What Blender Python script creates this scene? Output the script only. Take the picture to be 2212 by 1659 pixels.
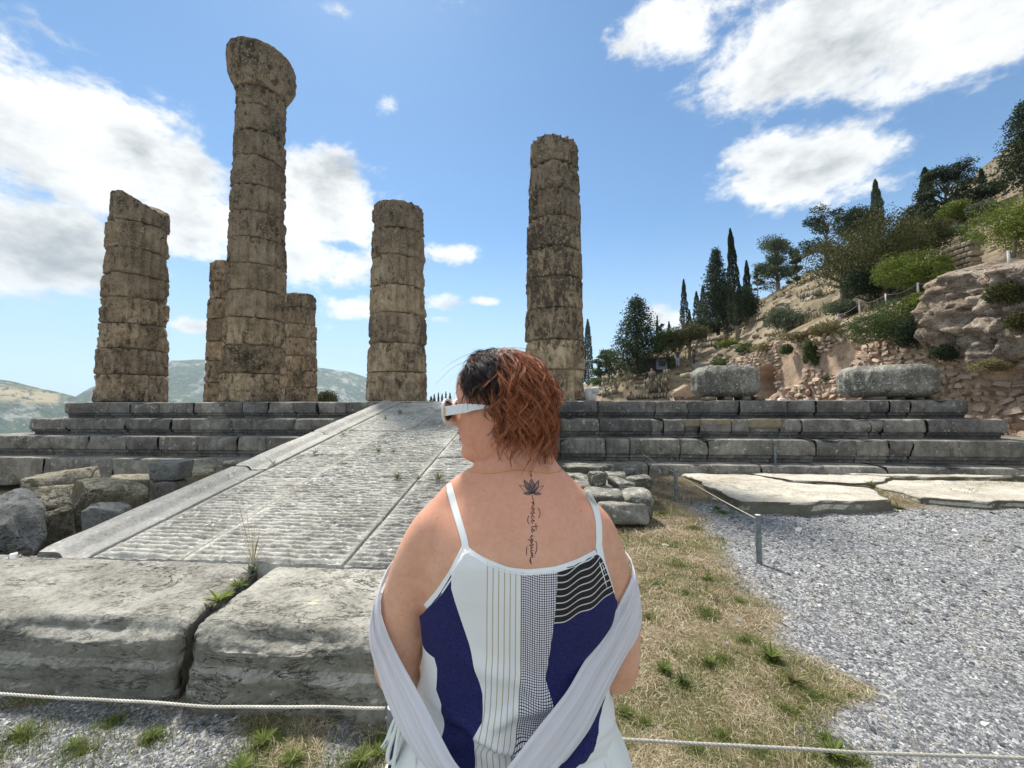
import bpy, math, random
import numpy as np
from mathutils import Vector, Matrix
from mathutils.bvhtree import BVHTree
random.seed(7); rng = np.random.default_rng(7)
for o in list(bpy.data.objects): bpy.data.objects.remove(o)
scene = bpy.context.scene
COL = scene.collection
# ------------------------------------------------------------------ camera
F = 860.0; CXP = 1106.0; CYP = 829.5; EYE = 1.62
PITCH = math.atan(36.5 / F); ROLL = math.radians(-0.2)
cam_d = bpy.data.cameras.new('camera'); cam = bpy.data.objects.new('camera', cam_d); COL.objects.link(cam)
cam_d.sensor_width = 36; cam_d.lens = F / 2212 * 36; cam_d.clip_start = 0.05; cam_d.clip_end = 30000
CM = (Matrix.Rotation(math.radians(90) + PITCH, 4, 'X') @ Matrix.Rotation(ROLL, 4, 'Z'))
cam.matrix_world = Matrix.Translation((0, 0, EYE)) @ CM
scene.camera = cam
# ------------------------------------------------------------------ light
SUN_EL = math.radians(56); SUN_AZ = math.radians(-24)      # az measured from +Y towards +X
sd = bpy.data.lights.new('sun', 'SUN'); sun = bpy.data.objects.new('sun', sd); COL.objects.link(sun)
sd.energy = 3.0; sd.angle = math.radians(7.0); sd.color = (1.0, 0.94, 0.85)
sdir = Vector((math.sin(SUN_AZ) * math.cos(SUN_EL), math.cos(SUN_AZ) * math.cos(SUN_EL), math.sin(SUN_EL)))
sun.rotation_euler = sdir.to_track_quat('Z', 'Y').to_euler()
scene.view_settings.view_transform = 'Standard'; scene.view_settings.look = 'None'
scene.view_settings.exposure = 1.22; scene.view_settings.gamma = 1.0; scene.view_settings.use_curve_mapping = False
scene.render.engine = 'CYCLES'

def px_dir(px, py):
    v = CM @ Vector(((px - CXP) / F, -(py - CYP) / F, -1.0))
    return v
def px_Y(px, py, Y):                      # point at world depth Y
    d = px_dir(px, py); t = Y / d.y
    return Vector((0, 0, EYE)) + d * t
def px_z(px, py, z):
    d = px_dir(px, py); t = (z - EYE) / d.z
    return Vector((0, 0, EYE)) + d * t
PSI = math.radians(5.4)
O_ = Vector((-1.05, 9.49)); U_ = Vector((math.cos(PSI), -math.sin(PSI))); N_ = Vector((math.sin(PSI), math.cos(PSI)))
def L(x, y, z=0.0):
    p = O_ + U_ * x + N_ * y
    return Vector((p.x, p.y, z))
def toL(p):
    d = Vector((p.x, p.y)) - O_
    return Vector((d.dot(U_), d.dot(N_), p.z))
def px_ly(px, py, ly):                    # intersect with the plane local y = ly, returns local coords
    d = px_dir(px, py); o = toL(Vector((0, 0, EYE))); dl = Vector((Vector((d.x, d.y)).dot(U_), Vector((d.x, d.y)).dot(N_), d.z))
    t = (ly - o.y) / dl.y
    return Vector((o.x + dl.x * t, ly, EYE + dl.z * t))

# ------------------------------------------------------------------ node helpers
class NT:
    def __init__(s, nt): s.nt = nt
    def n(s, t, **kw):
        nd = s.nt.nodes.new(t)
        for k, v in kw.items():
            if k == 'i':
                for a, b in v.items():
                    if hasattr(b, 'is_output') or isinstance(b, bpy.types.NodeSocket): s.nt.links.new(b, nd.inputs[a])
                    else: nd.inputs[a].default_value = b
            else: setattr(nd, k, v)
        return nd
    def math(s, op, a, b=0.0, c=None, clamp=False):
        i = {0: a, 1: b}
        if c is not None: i[2] = c
        return s.n('ShaderNodeMath', operation=op, use_clamp=clamp, i=i).outputs[0]
    def vm(s, op, a, b=(0, 0, 0)):
        nd = s.n('ShaderNodeVectorMath', operation=op, i={0: a, 1: b})
        return nd.outputs[1] if op in ('LENGTH', 'DOT_PRODUCT', 'DISTANCE') else nd.outputs[0]
    def mix(s, f, a, b, blend='MIX'):
        nd = s.n('ShaderNodeMix', data_type='RGBA', blend_type=blend)
        for idx, v in ((0, f), (6, a), (7, b)):
            if isinstance(v, bpy.types.NodeSocket): s.nt.links.new(v, nd.inputs[idx])
            else: nd.inputs[idx].default_value = v if idx == 0 else (tuple(v) + (1,))[:4]
        return nd.outputs[2]
    def noise(s, vec, scale, detail=4, rough=0.55, dist=0.0):
        nd = s.n('ShaderNodeTexNoise', i={'Scale': scale, 'Detail': detail, 'Roughness': rough, 'Distortion': dist})
        if vec is not None: s.nt.links.new(vec, nd.inputs['Vector'])
        return nd.outputs['Fac']
    def voro(s, vec, scale, feature='F1', out='Distance', rand=1.0):
        nd = s.n('ShaderNodeTexVoronoi', feature=feature, i={'Scale': scale, 'Randomness': rand})
        if vec is not None: s.nt.links.new(vec, nd.inputs['Vector'])
        return nd.outputs[out]
    def mr(s, v, a, b, c=0.0, d=1.0, smooth=False):
        nd = s.n('ShaderNodeMapRange', i={0: v, 1: a, 2: b, 3: c, 4: d})
        if smooth: nd.interpolation_type = 'SMOOTHSTEP'
        return nd.outputs[0]
    def ramp(s, v, stops, interp='LINEAR'):
        nd = s.n('ShaderNodeValToRGB', i={0: v}); cr = nd.color_ramp; cr.interpolation = interp
        while len(cr.elements) > 1: cr.elements.remove(cr.elements[-1])
        for k, (p, c) in enumerate(stops):
            e = cr.elements[0] if k == 0 else cr.elements.new(p)
            e.position = p; e.color = (tuple(c) + (1,))[:4] if not isinstance(c, float) else (c, c, c, 1)
        return nd.outputs[0]
    def scalev(s, vec, v):
        return s.vm('MULTIPLY', vec, v)
def new_mat(name):
    m = bpy.data.materials.new(name); m.use_nodes = True; m.node_tree.nodes.clear()
    T = NT(m.node_tree)
    out = T.n('ShaderNodeOutputMaterial'); b = T.n('ShaderNodeBsdfPrincipled')
    m.node_tree.links.new(b.outputs[0], out.inputs[0])
    b.inputs['Specular IOR Level'].default_value = 0.25
    T.b = b; T.out = out
    return m, T
def lk(T, a, b): T.nt.links.new(a, b)
def bump(T, h, strength=0.5, dist=0.02, prev=None):
    nd = T.n('ShaderNodeBump', i={'Height': h, 'Strength': strength, 'Distance': dist})
    if prev is not None: lk(T, prev, nd.inputs['Normal'])
    return nd.outputs[0]

# ------------------------------------------------------------------ world : sky with clouds
w = bpy.data.worlds.new('World'); scene.world = w; w.use_nodes = True
w.node_tree.nodes.clear(); T = NT(w.node_tree)
tc = T.n('ShaderNodeTexCoord'); dirv = T.vm('NORMALIZE', tc.outputs['Generated'])
sky = T.n('ShaderNodeTexSky'); sky.sky_type = 'NISHITA'; sky.sun_disc = False
sky.sun_elevation = SUN_EL; sky.sun_rotation = SUN_AZ; sky.altitude = 500; sky.air_density = 1.0; sky.dust_density = 0.25; sky.ozone_density = 1.3
sep = T.n('ShaderNodeSeparateXYZ', i={0: dirv})
# (px, py, rx, ry, amount) in photograph pixels -> fixed directions in the world
CL = [(60, 240, 390, 180, 1.05), (260, 350, 310, 125, 1.05), (20, 120, 200, 95, .7), (60, 530, 260, 125, 1.1), (200, 590, 160, 60, .6), (440, 480, 230, 120, .95), (330, 470, 220, 60, .7),
      (700, 450, 200, 125, 1.15), (660, 560, 230, 100, 1.0), (740, 660, 130, 42, .9), (840, 225, 48, 40, .62), (980, 545, 110, 34, .75), (1052, 650, 55, 17, .85),
      (720, 15, 75, 30, .7), (960, 0, 150, 40, .45), (950, 655, 70, 28, .7), (410, 705, 62, 28, .8), (950, 690, 60, 16, .6), (715, 708, 45, 14, .55), (860, 745, 260, 22, .35),
      (1470, 50, 190, 100, .95), (1800, 60, 350, 140, 1.1), (2090, 60, 280, 130, 1.05), (1640, 160, 130, 85, .85), (1930, 150, 140, 70, .7),
      (1720, 375, 240, 95, 1.05), (1650, 340, 130, 75, .85), (1870, 410, 220, 42, .7), (2010, 385, 130, 32, .5), (1540, 380, 60, 40, .5),
      (1310, 720, 80, 24, .5), (1290, 690, 30, 14, .5), (1430, 690, 130, 45, .8), (120, 770, 240, 26, .3), (1000, 790, 330, 26, .35), (30, 670, 160, 24, .4)]
acc = None
for (px, py, rx, ry, am) in CL:
    d = px_dir(px, py).normalized()
    k = F / px_dir(px, py).length * 1.0 / 1.0
    lx = rx / (F * px_dir(px, py).length); lz = ry / (F * px_dir(px, py).length)
    q = T.vm('MULTIPLY', T.vm('SUBTRACT', dirv, tuple(d)), (1 / lx, 1 / lx, 1 / lz))
    v = T.mr(T.vm('LENGTH', q), 0.0, 1.45, am, 0.0, smooth=True)
    acc = v if acc is None else T.math('MAXIMUM', acc, v)
# unseen clouds behind and beside the camera, enlarged to add white fill light
for (az, el, r1, r2, am) in [(95, 30, .6, .28, 1), (130, 45, .5, .3, 1), (175, 25, .8, .28, 1.1), (215, 38, .6, .3, 1), (255, 28, .7, .3, 1.1), (285, 50, .5, .3, .9), (150, 65, .5, .35, .9), (180, 50, .5, .25, 1), (230, 62, .4, .25, .9), (70, 55, .3, .15, .8), (0, 75, .5, .2, .6), (-70, 25, .4, .16, .9), (75, 14, .4, .10, .8), (200, 12, .8, .14, .9), (120, 12, .6, .12, .9)]:
    a = math.radians(az); e = math.radians(el)
    d = (math.sin(a) * math.cos(e), math.cos(a) * math.cos(e), math.sin(e))
    q = T.vm('MULTIPLY', T.vm('SUBTRACT', dirv, d), (1 / r1, 1 / r1, 1 / r2))
    v = T.mr(T.vm('LENGTH', q), 0.0, 1.45, am, 0.0, smooth=True)
    acc = T.math('MAXIMUM', acc, v)
sv = T.vm('MULTIPLY', dirv, (1.0, 1.0, 1.7))
n1 = T.noise(sv, 5.5, 7, 0.6, 0.2); n2 = T.noise(sv, 19, 5, 0.62, 0.15)
n4 = T.noise(sv, 60, 4, 0.6)
nn = T.math('ADD', T.math('ADD', T.math('MULTIPLY', n1, 0.60), T.math('MULTIPLY', n2, 0.30)), T.math('MULTIPLY', n4, 0.10))
dens = T.math('ADD', T.math('MULTIPLY', acc, 1.02), T.math('MULTIPLY', T.math('SUBTRACT', nn, 0.5), 2.4))
mask = T.mr(dens, 0.42, 0.80, smooth=True)
mask = T.math('MULTIPLY', mask, T.mr(acc, 0.02, 0.3))
# grey undersides : density looked up a little nearer the zenith
up = T.vm('ADD', sv, (0.0, 0.0, 0.05))
n3 = T.noise(up, 5.5, 6, 0.55, 0.2)
n5 = T.noise(T.vm('ADD', sv, (0.0, 0.0, 0.02)), 17, 4, 0.6)
n3 = T.math('ADD', T.math('MULTIPLY', n3, .72), T.math('MULTIPLY', n5, .28))
shade = T.math('ADD', T.math('MULTIPLY', T.math('SUBTRACT', n3, 0.49), 3.2), T.math('MULTIPLY', T.mr(dens, 0.7, 1.9), 0.7))
ccol = T.mix(T.mr(shade, -0.15, 1.0, smooth=True), (0.66, 0.665, 0.66), (0.25, 0.275, 0.29))
skyc = T.mix(1.0, sky.outputs[0], (0.064, 0.086, 0.095), 'MULTIPLY')
hz = T.mr(sep.outputs[2], 0.0, 0.42, 0.75, 0.0, smooth=True)
skyc = T.mix(hz, skyc, (0.37, 0.50, 0.62))
fin = T.mix(mask, skyc, ccol)
bg = T.n('ShaderNodeBackground', i={'Color': fin, 'Strength': 0.7}); wo = T.n('ShaderNodeOutputWorld', i={0: bg.outputs[0]})

# ------------------------------------------------------------------ numpy noise
def _h(ix, iy, iz, s):
    n = (ix * 374761393 + iy * 668265263 + iz * 2147483647 + s * 974634777) & 0xffffffff
    n = ((n ^ (n >> 13)) * 1274126177) & 0xffffffff
    n = (n ^ (n >> 16)) & 0xffffffff
    return n / 4294967295.0
def vnoise(P, seed=0):
    P = np.asarray(P, dtype=np.float64); i = np.floor(P).astype(np.int64); f = P - i; f = f * f * (3 - 2 * f)
    r = 0
    for dx in (0, 1):
        wx = f[:, 0] if dx else 1 - f[:, 0]
        for dy in (0, 1):
            wy = f[:, 1] if dy else 1 - f[:, 1]
            for dz in (0, 1):
                wz = f[:, 2] if dz else 1 - f[:, 2]
                r = r + wx * wy * wz * _h(i[:, 0] + dx, i[:, 1] + dy, i[:, 2] + dz, seed)
    return r * 2 - 1
def fbm(P, oct=4, seed=0, gain=0.5):
    P = np.asarray(P, dtype=np.float64); a = 1.0; r = 0; t = 0
    for k in range(oct):
        r = r + a * vnoise(P * (2 ** k) + k * 17.3, seed + k); t += a; a *= gain
    return r / t
def sstep(a, b, x):
    t = np.clip((np.asarray(x, dtype=float) - a) / (b - a), 0, 1); return t * t * (3 - 2 * t)

# ------------------------------------------------------------------ object helpers
def mk(name, V, Fc, mat=None, parent=None, smooth=True, label=None, cat=None, group=None, kind=None, loc=None, rotz=0):
    me = bpy.data.meshes.new(name)
    V = np.asarray(V, dtype=np.float32)
    if isinstance(Fc, np.ndarray):
        nf, k = Fc.shape
        me.vertices.add(len(V)); me.vertices.foreach_set('co', V.ravel())
        me.loops.add(nf * k); me.loops.foreach_set('vertex_index', Fc.astype(np.int32).ravel())
        me.polygons.add(nf); me.polygons.foreach_set('loop_start', np.arange(0, nf * k, k, dtype=np.int32))
        try: me.polygons.foreach_set('loop_total', np.full(nf, k, dtype=np.int32))
        except Exception: pass
        me.update(calc_edges=True)
    else:
        me.from_pydata([tuple(map(float, v)) for v in V], [], [tuple(map(int, f)) for f in Fc]); me.update()
    if smooth: me.polygons.foreach_set('use_smooth', np.ones(len(me.polygons), dtype=bool))
    if mat: me.materials.append(mat)
    o = bpy.data.objects.new(name, me); COL.objects.link(o)
    if parent is not None: o.parent = parent
    if loc is not None: o.location = loc
    if rotz: o.rotation_euler.z = rotz
    if label: o['label'] = label
    if cat: o['category'] = cat
    if group: o['group'] = group
    if kind: o['kind'] = kind
    return o
def thing(name, label, cat, loc=(0, 0, 0), rotz=0, group=None):
    o = bpy.data.objects.new(name, None); COL.objects.link(o); o.empty_display_size = .2
    o.location = loc; o.rotation_euler.z = rotz; o['label'] = label; o['category'] = cat
    if group: o['group'] = group
    return o
def grid_faces(nu, nv, wrap_u=False, off=0):       # index = j*nu+i
    iu = nu if wrap_u else nu - 1
    i, j = np.meshgrid(np.arange(iu), np.arange(nv - 1)); i = i.ravel(); j = j.ravel(); i2 = (i + 1) % nu
    return np.stack([j * nu + i, j * nu + i2, (j + 1) * nu + i2, (j + 1) * nu + i], 1) + off
_bc = {}
def box_lattice(nx, ny, nz):
    key = (nx, ny, nz)
    if key in _bc: return _bc[key]
    idx = {}; V = []; Fs = []
    def vid(a, b, c):
        k = (a, b, c)
        if k not in idx: idx[k] = len(V); V.append((a / nx * 2 - 1, b / ny * 2 - 1, c / nz * 2 - 1))
        return idx[k]
    for a in range(nx):
        for b in range(ny):
            Fs.append((vid(a, b, nz), vid(a + 1, b, nz), vid(a + 1, b + 1, nz), vid(a, b + 1, nz)))
            Fs.append((vid(a, b, 0), vid(a, b + 1, 0), vid(a + 1, b + 1, 0), vid(a + 1, b, 0)))
    for a in range(nx):
        for c in range(nz):
            Fs.append((vid(a, 0, c), vid(a + 1, 0, c), vid(a + 1, 0, c + 1), vid(a, 0, c + 1)))
            Fs.append((vid(a, ny, c), vid(a, ny, c + 1), vid(a + 1, ny, c + 1), vid(a + 1, ny, c)))
    for b in range(ny):
        for c in range(nz):
            Fs.append((vid(0, b, c), vid(0, b, c + 1), vid(0, b + 1, c + 1), vid(0, b + 1, c)))
            Fs.append((vid(nx, b, c), vid(nx, b + 1, c), vid(nx, b + 1, c + 1), vid(nx, b, c + 1)))
    _bc[key] = (np.array(V), np.array(Fs)); return _bc[key]
def rough_box(sx, sy, sz, seg, rnd=0.02, amp=0.01, freq=4.0, seed=0, skew=0.0, chip=0.0, facets=0):
    """an uneven stone block, centred, half sizes sx/2.. ; edges rounded by rnd, worn by noise"""
    V, Fs = box_lattice(*seg); h = np.array([sx, sy, sz]) / 2
    # crowd lattice lines towards the edges so that the rounding shows
    P = np.sign(V) * (np.abs(V) ** 0.8) * h
    nz = fbm(P * 2.1 / max(sx, sy, sz) + seed * 3.7, 2, seed)
    r = min(rnd * 1.0, h.min() * 0.9)
    inner = np.clip(P, -(h - r), (h - r)); d = P - inner; ln = np.linalg.norm(d, axis=1, keepdims=True)
    Pn = inner + np.where(ln > 1e-9, d / np.maximum(ln, 1e-9) * r, 0)
    nrm = np.where(ln > 1e-9, d / np.maximum(ln, 1e-9), 0)
    e = np.abs(P) / h; edge = np.sort(e, axis=1)[:, 1]          # 1 on edges
    D = fbm(P * freq + seed * 5.1, 4, seed + 3) * amp + fbm(P * freq * .35 + seed, 2, seed + 9) * amp * 1.6
    if chip: D = D - chip * sstep(.72, 1, edge) * sstep(0.0, .5, fbm(P * freq * .8 + seed * 1.3, 2, seed + 21))
    if facets:
        g_ = np.random.default_rng(seed + 400)
        for _ in range(facets):
            n_ = g_.normal(size=3); n_[2] = abs(n_[2]) if g_.random() < .7 else n_[2]; n_ /= np.linalg.norm(n_); sup = (np.abs(n_) * h).sum(); dd_ = sup * g_.uniform(.62, .86)
            over = np.clip(Pn @ n_ - dd_, 0, None); Pn = Pn - over[:, None] * n_ * .97
    Pn = Pn + nrm * D[:, None]
    if skew:
        g = np.random.default_rng(seed); s = g.uniform(-skew, skew, 6)
        Pn = Pn * (1 + np.stack([s[0] * P[:, 2] / h[2], s[1] * P[:, 0] / h[0], s[2] * P[:, 0] / h[0]], 1))
        Pn[:, 2] += s[3] * P[:, 0] * 0.5 + s[4] * P[:, 1] * .5
    return Pn, Fs
def tube(pts, r, n=6, cap=True):
    pts = np.asarray(pts, dtype=float); m = len(pts)
    rr = np.full(m, r) if np.isscalar(r) else np.asarray(r, dtype=float)
    t = np.gradient(pts, axis=0); t /= np.linalg.norm(t, axis=1, keepdims=True) + 1e-12
    up = np.array([0, 0, 1.0]) if abs(t[0][2]) < .9 else np.array([1.0, 0, 0])
    a = np.cross(t, up); a /= np.linalg.norm(a, axis=1, keepdims=True) + 1e-12; b = np.cross(t, a)
    th = np.arange(n) * 2 * math.pi / n
    V = pts[:, None, :] + rr[:, None, None] * (np.cos(th)[None, :, None] * a[:, None, :] + np.sin(th)[None, :, None] * b[:, None, :])
    V = V.reshape(-1, 3); Fs = [tuple(f) for f in grid_faces(n, m, True)]
    if cap:
        Fs.append(tuple(range(n))[::-1]); Fs.append(tuple(range((m - 1) * n, m * n)))
    return V, Fs
class MB:
    def __init__(s): s.V = []; s.F = []; s.n = 0
    def add(s, V, Fs):
        V = np.asarray(V, dtype=float); s.V.append(V); s.F += [tuple(int(k) + s.n for k in f) for f in Fs]; s.n += len(V)
    def box(s, c, h, rz=0):
        V = np.array([[x, y, z] for z in (-1, 1) for y in (-1, 1) for x in (-1, 1)], dtype=float) * np.array(h)
        ca, sa = math.cos(rz), math.sin(rz); V = V @ np.array([[ca, sa, 0], [-sa, ca, 0], [0, 0, 1]]) + np.array(c)
        s.add(V, [(0, 2, 3, 1), (4, 5, 7, 6), (0, 1, 5, 4), (2, 6, 7, 3), (0, 4, 6, 2), (1, 3, 7, 5)])
    def build(s, name, mat, parent=None, **k):
        return mk(name, np.concatenate(s.V), s.F, mat, parent, **k)
# ------------------------------------------------------------------ stone materials
def stone(name, cols, sc=1.0, spots=None, streak=0.0, bmp=0.5, rough=0.9, fleck=None, tone=0.18, dist=0.02, grade=None, cracks=0.0, fa=1.0, veins=0.0, side_shade=None, con=1.0):
    m, T = new_mat(name)
    g = T.n('ShaderNodeNewGeometry'); P = g.outputs['Position']
    oi = T.n('ShaderNodeObjectInfo'); rnd = oi.outputs['Random']
    Pj = T.vm('ADD', P, T.n('ShaderNodeCombineXYZ', i={0: T.math('MULTIPLY', rnd, 13.0), 1: 0.0, 2: T.math('MULTIPLY', rnd, 7.0)}).outputs[0])
    nb = T.noise(Pj, 1.3 * sc, 5, .6); nm = T.noise(Pj, 6 * sc, 6, .65, .3); nf = T.noise(Pj, 38 * sc, 4, .7)
    v = T.math('ADD', T.math('MULTIPLY', nb, .55), T.math('MULTIPLY', nm, .45))
    c = T.ramp(v, [(0.5 - .13 / con, cols[0]), (0.5, cols[1]), (0.5 + .13 / con, cols[2])])
    if grade:      # weathering by height above the stylobate : (z0, z1, colour, amount)
        z = T.n('ShaderNodeSeparateXYZ', i={0: P}).outputs[2]
        k = T.math('ADD', T.mr(z, grade[0], grade[1]), T.math('MULTIPLY', T.math('SUBTRACT', nm, .5), 2.2))
        c = T.mix(T.math('MULTIPLY', T.mr(k, 0.15, .8, smooth=True), grade[3]), c, grade[2])
    if streak:
        st = T.noise(T.vm('MULTIPLY', Pj, (7 * sc, 7 * sc, .7 * sc)), 1.6, 4, .6)
        c = T.mix(T.mr(st, .5, .72, 0, streak), c, tuple(x * .45 for x in cols[0]))
    c = T.mix(T.mr(nf, .35, .75, -0.0, .34 * fa), c, tuple(min(1, x * 1.55) for x in cols[2]))
    c = T.mix(T.mr(nf, .48, .28, 0, .42 * fa), c, tuple(x * .42 for x in cols[0]))
    if fleck:      # dark lichen crust
        fl = T.noise(T.vm('MULTIPLY', Pj, (1.0, 1.0, .55 if streak > .4 else 1.0)), fleck[1] * sc, 7, .74, .5)
        fl = T.math('ADD', fl, T.math('MULTIPLY', T.math('SUBTRACT', T.noise(P, .45, 3, .6), .5), .45))
        c = T.mix(T.mr(fl, fleck[2], fleck[2] + .1, 0, fleck[3], smooth=True), c, fleck[0])
    if spots:
        dv = T.voro(T.vm('ADD', Pj, T.vm('MULTIPLY', T.n('ShaderNodeTexNoise', i={'Vector': Pj, 'Scale': 14.0}).outputs['Color'], (.05, .05, .05))), spots[1])
        gate = T.noise(Pj, 2.3 * sc, 2, .5)
        sz = T.voro(Pj, spots[1], out='Color'); s1 = T.n('ShaderNodeSeparateXYZ', i={0: sz}).outputs[0]
        f = T.math('LESS_THAN', dv, T.math('MULTIPLY', T.math('SUBTRACT', s1, T.math('SUBTRACT', 1.25 - spots[2], T.math('MULTIPLY', gate, .55))), .9))
        c = T.mix(T.math('MULTIPLY', f, .8), c, spots[0])
    hv = T.math('ADD', T.math('MULTIPLY', nm, .6), T.math('MULTIPLY', nf, .4))
    if cracks:
        ck = T.voro(T.vm('ADD', T.vm('MULTIPLY', Pj, (1.0, 1.6, 3.0)), T.vm('MULTIPLY', T.n('ShaderNodeTexNoise', i={'Vector': Pj, 'Scale': 3.0, 'Detail': 5.0}).outputs['Color'], (.9, .9, .9))), 2.0, 'DISTANCE_TO_EDGE')
        cm = T.mr(ck, 0.0, .022, 1, 0, smooth=True)
        cm = T.math('MULTIPLY', cm, T.mr(T.noise(Pj, 2.0, 2, .5), .45, .6))
        c = T.mix(T.math('MULTIPLY', cm, cracks), c, tuple(x * .25 for x in cols[0])); hv = T.math('SUBTRACT', hv, T.math('MULTIPLY', cm, .7 * cracks))
    if side_shade:       # shade of the upright sides put into the colour, along with their lichen
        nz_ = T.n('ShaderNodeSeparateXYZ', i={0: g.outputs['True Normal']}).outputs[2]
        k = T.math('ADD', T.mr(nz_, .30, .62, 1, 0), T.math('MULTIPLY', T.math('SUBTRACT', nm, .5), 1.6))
        c = T.mix(T.math('MULTIPLY', T.mr(k, .35, .75, smooth=True), side_shade[1]), c, side_shade[0])
    if veins:      # long wandering fissures along the bedding
        for (sv_, th_, a_) in (((1.1, 2.6, 7.0), .0035, veins), ((2.6, 7.0, 16.0), .006, veins * .55)):
            vn = T.noise(T.vm('MULTIPLY', Pj, sv_), 1.0, 6, .62, .8)
            vl = T.mr(T.math('ABSOLUTE', T.math('SUBTRACT', vn, .5)), 0.0, th_ * 2.2, 1, 0, smooth=True)
            vl = T.math('MULTIPLY', vl, T.mr(T.noise(Pj, 1.7 * sv_[0], 3, .6), .44, .60))
            c = T.mix(T.math('MULTIPLY', vl, a_), c, tuple(x * .25 for x in cols[0])); hv = T.math('SUBTRACT', hv, T.math('MULTIPLY', vl, .5 * a_))
    c = T.mix(1.0, c, T.n('ShaderNodeCombineXYZ', i={0: T.mr(rnd, 0, 1, 1 - tone, 1 + tone), 1: T.mr(rnd, 0, 1, 1 - tone, 1 + tone), 2: T.mr(rnd, 0, 1, 1 - tone * .8, 1 + tone * .9)}).outputs[0], 'MULTIPLY')
    lk(T, c, T.b.inputs['Base Color']); T.b.inputs['Roughness'].default_value = rough
    lk(T, bump(T, hv, bmp, dist), T.b.inputs['Normal'])
    return m
M = {}
M['column'] = stone('column_limestone', [(.135, .098, .062), (.36, .268, .168), (.62, .49, .335)], 1.0, spots=((.44, .40, .31), 22, .50), streak=.5, bmp=1.3, dist=.08,
                    fleck=((.058, .047, .034), 6.5, .51, .80), grade=(2.4, 8.5, (.088, .078, .058), .58), tone=.18, fa=1.0, con=1.5)
M['step'] = stone('dark_grey_limestone', [(.085, .081, .072), (.155, .148, .132), (.25, .24, .215)], 1.0, spots=((.42, .41, .35), 13, .36), con=1.5, streak=.6, bmp=.8, dist=.02, tone=.26, fleck=((.035, .036, .034), 5, .6, .6))
M['patch'] = stone('mortar_patch', [(.13, .11, .075), (.20, .165, .11), (.26, .22, .15)], 1.2, bmp=.9, tone=.1)
M['drum'] = stone('lichen_drum', [(.10, .097, .083), (.17, .165, .142), (.27, .262, .225)], 1.1, spots=((.46, .46, .39), 27, .62), streak=.5, con=1.8, bmp=1.0, dist=.03, fleck=((.04, .042, .036), 6, .56, .7), tone=.08)
M['ramp'] = stone('pale_grey_ramp_stone', [(.185, .18, .16), (.30, .292, .262), (.40, .39, .355)], 1.0, bmp=.7, dist=.012, tone=.09, fleck=((.10, .10, .092), 14, .56, .55), spots=((.55, .55, .5), 22, .50), con=1.5)
M['curb'] = stone('smooth_pale_stone', [(.23, .225, .205), (.31, .305, .28), (.39, .385, .355)], .9, bmp=.5, tone=.06, spots=((.55, .54, .48), 14, .38))
M['sill'] = stone('veined_grey_stone', [(.16, .155, .132), (.27, .262, .228), (.38, .37, .325)], .9, bmp=1.0, dist=.03, tone=.05, veins=.85, spots=((.50, .47, .34), 8, .26), fleck=((.10, .096, .075), 4, .58, .5), side_shade=((.12, .115, .085), .55), con=1.6)
M['boulder'] = stone('grey_boulder', [(.10, .103, .098), (.165, .17, .16), (.26, .265, .25)], .9, bmp=1.2, dist=.05, tone=.12, veins=.6)
M['conglom'] = stone('pitted_pale_block', [(.20, .17, .105), (.36, .32, .22), (.50, .465, .36)], 1.7, bmp=1.4, dist=.06, tone=.1, fleck=((.06, .05, .035), 13, .53, .9), spots=((.6, .57, .46), 22, .6), side_shade=((.13, .115, .065), .55), con=1.4)
M['loose'] = stone('loose_grey_stone', [(.13, .125, .105), (.24, .235, .20), (.40, .39, .34)], 1.4, bmp=1.4, dist=.05, tone=.1, spots=((.60, .59, .52), 15, .62), side_shade=((.085, .082, .062), .7), con=1.4, fleck=((.05, .05, .042), 9, .56, .7))
M['slab'] = stone('pale_worn_slab', [(.28, .255, .20), (.40, .375, .315), (.54, .51, .44)], .9, bmp=1.1, dist=.03, tone=.06, fleck=((.17, .15, .10), 5, .56, .6), side_shade=((.075, .072, .045), .8), con=1.3)
M['rubble'] = stone('pinkish_rubble', [(.27, .19, .13), (.42, .315, .235), (.54, .44, .34)], .8, bmp=1.0, dist=.05, tone=.16, fleck=((.12, .085, .06), 7, .58, .6))
M['mortar'] = stone('pink_mortar', [(.27, .185, .125), (.40, .29, .205), (.50, .385, .285)], .6, bmp=1.0, dist=.08, tone=.0, fleck=((.14, .085, .055), 3, .6, .55), streak=.25)
M['cliff'] = stone('pinkish_cliff', [(.29, .22, .16), (.44, .35, .27), (.58, .49, .40)], .6, bmp=1.4, dist=.15, tone=.0, cracks=.0, fleck=((.12, .09, .06), 4, .56, .7), veins=.5, con=1.5)
M['ashlar'] = stone('ochre_ashlar', [(.15, .12, .085), (.24, .195, .14), (.32, .26, .19)], .5, bmp=.8, tone=.2)
M['ruin'] = stone('ruin_stone', [(.13, .11, .075), (.22, .19, .135), (.33, .295, .22)], .7, bmp=1.0, tone=.28)
M['marble'] = stone('weathered_marble', [(.36, .36, .35), (.5, .5, .48), (.62, .62, .6)], 1, bmp=.5, tone=.05)

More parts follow.
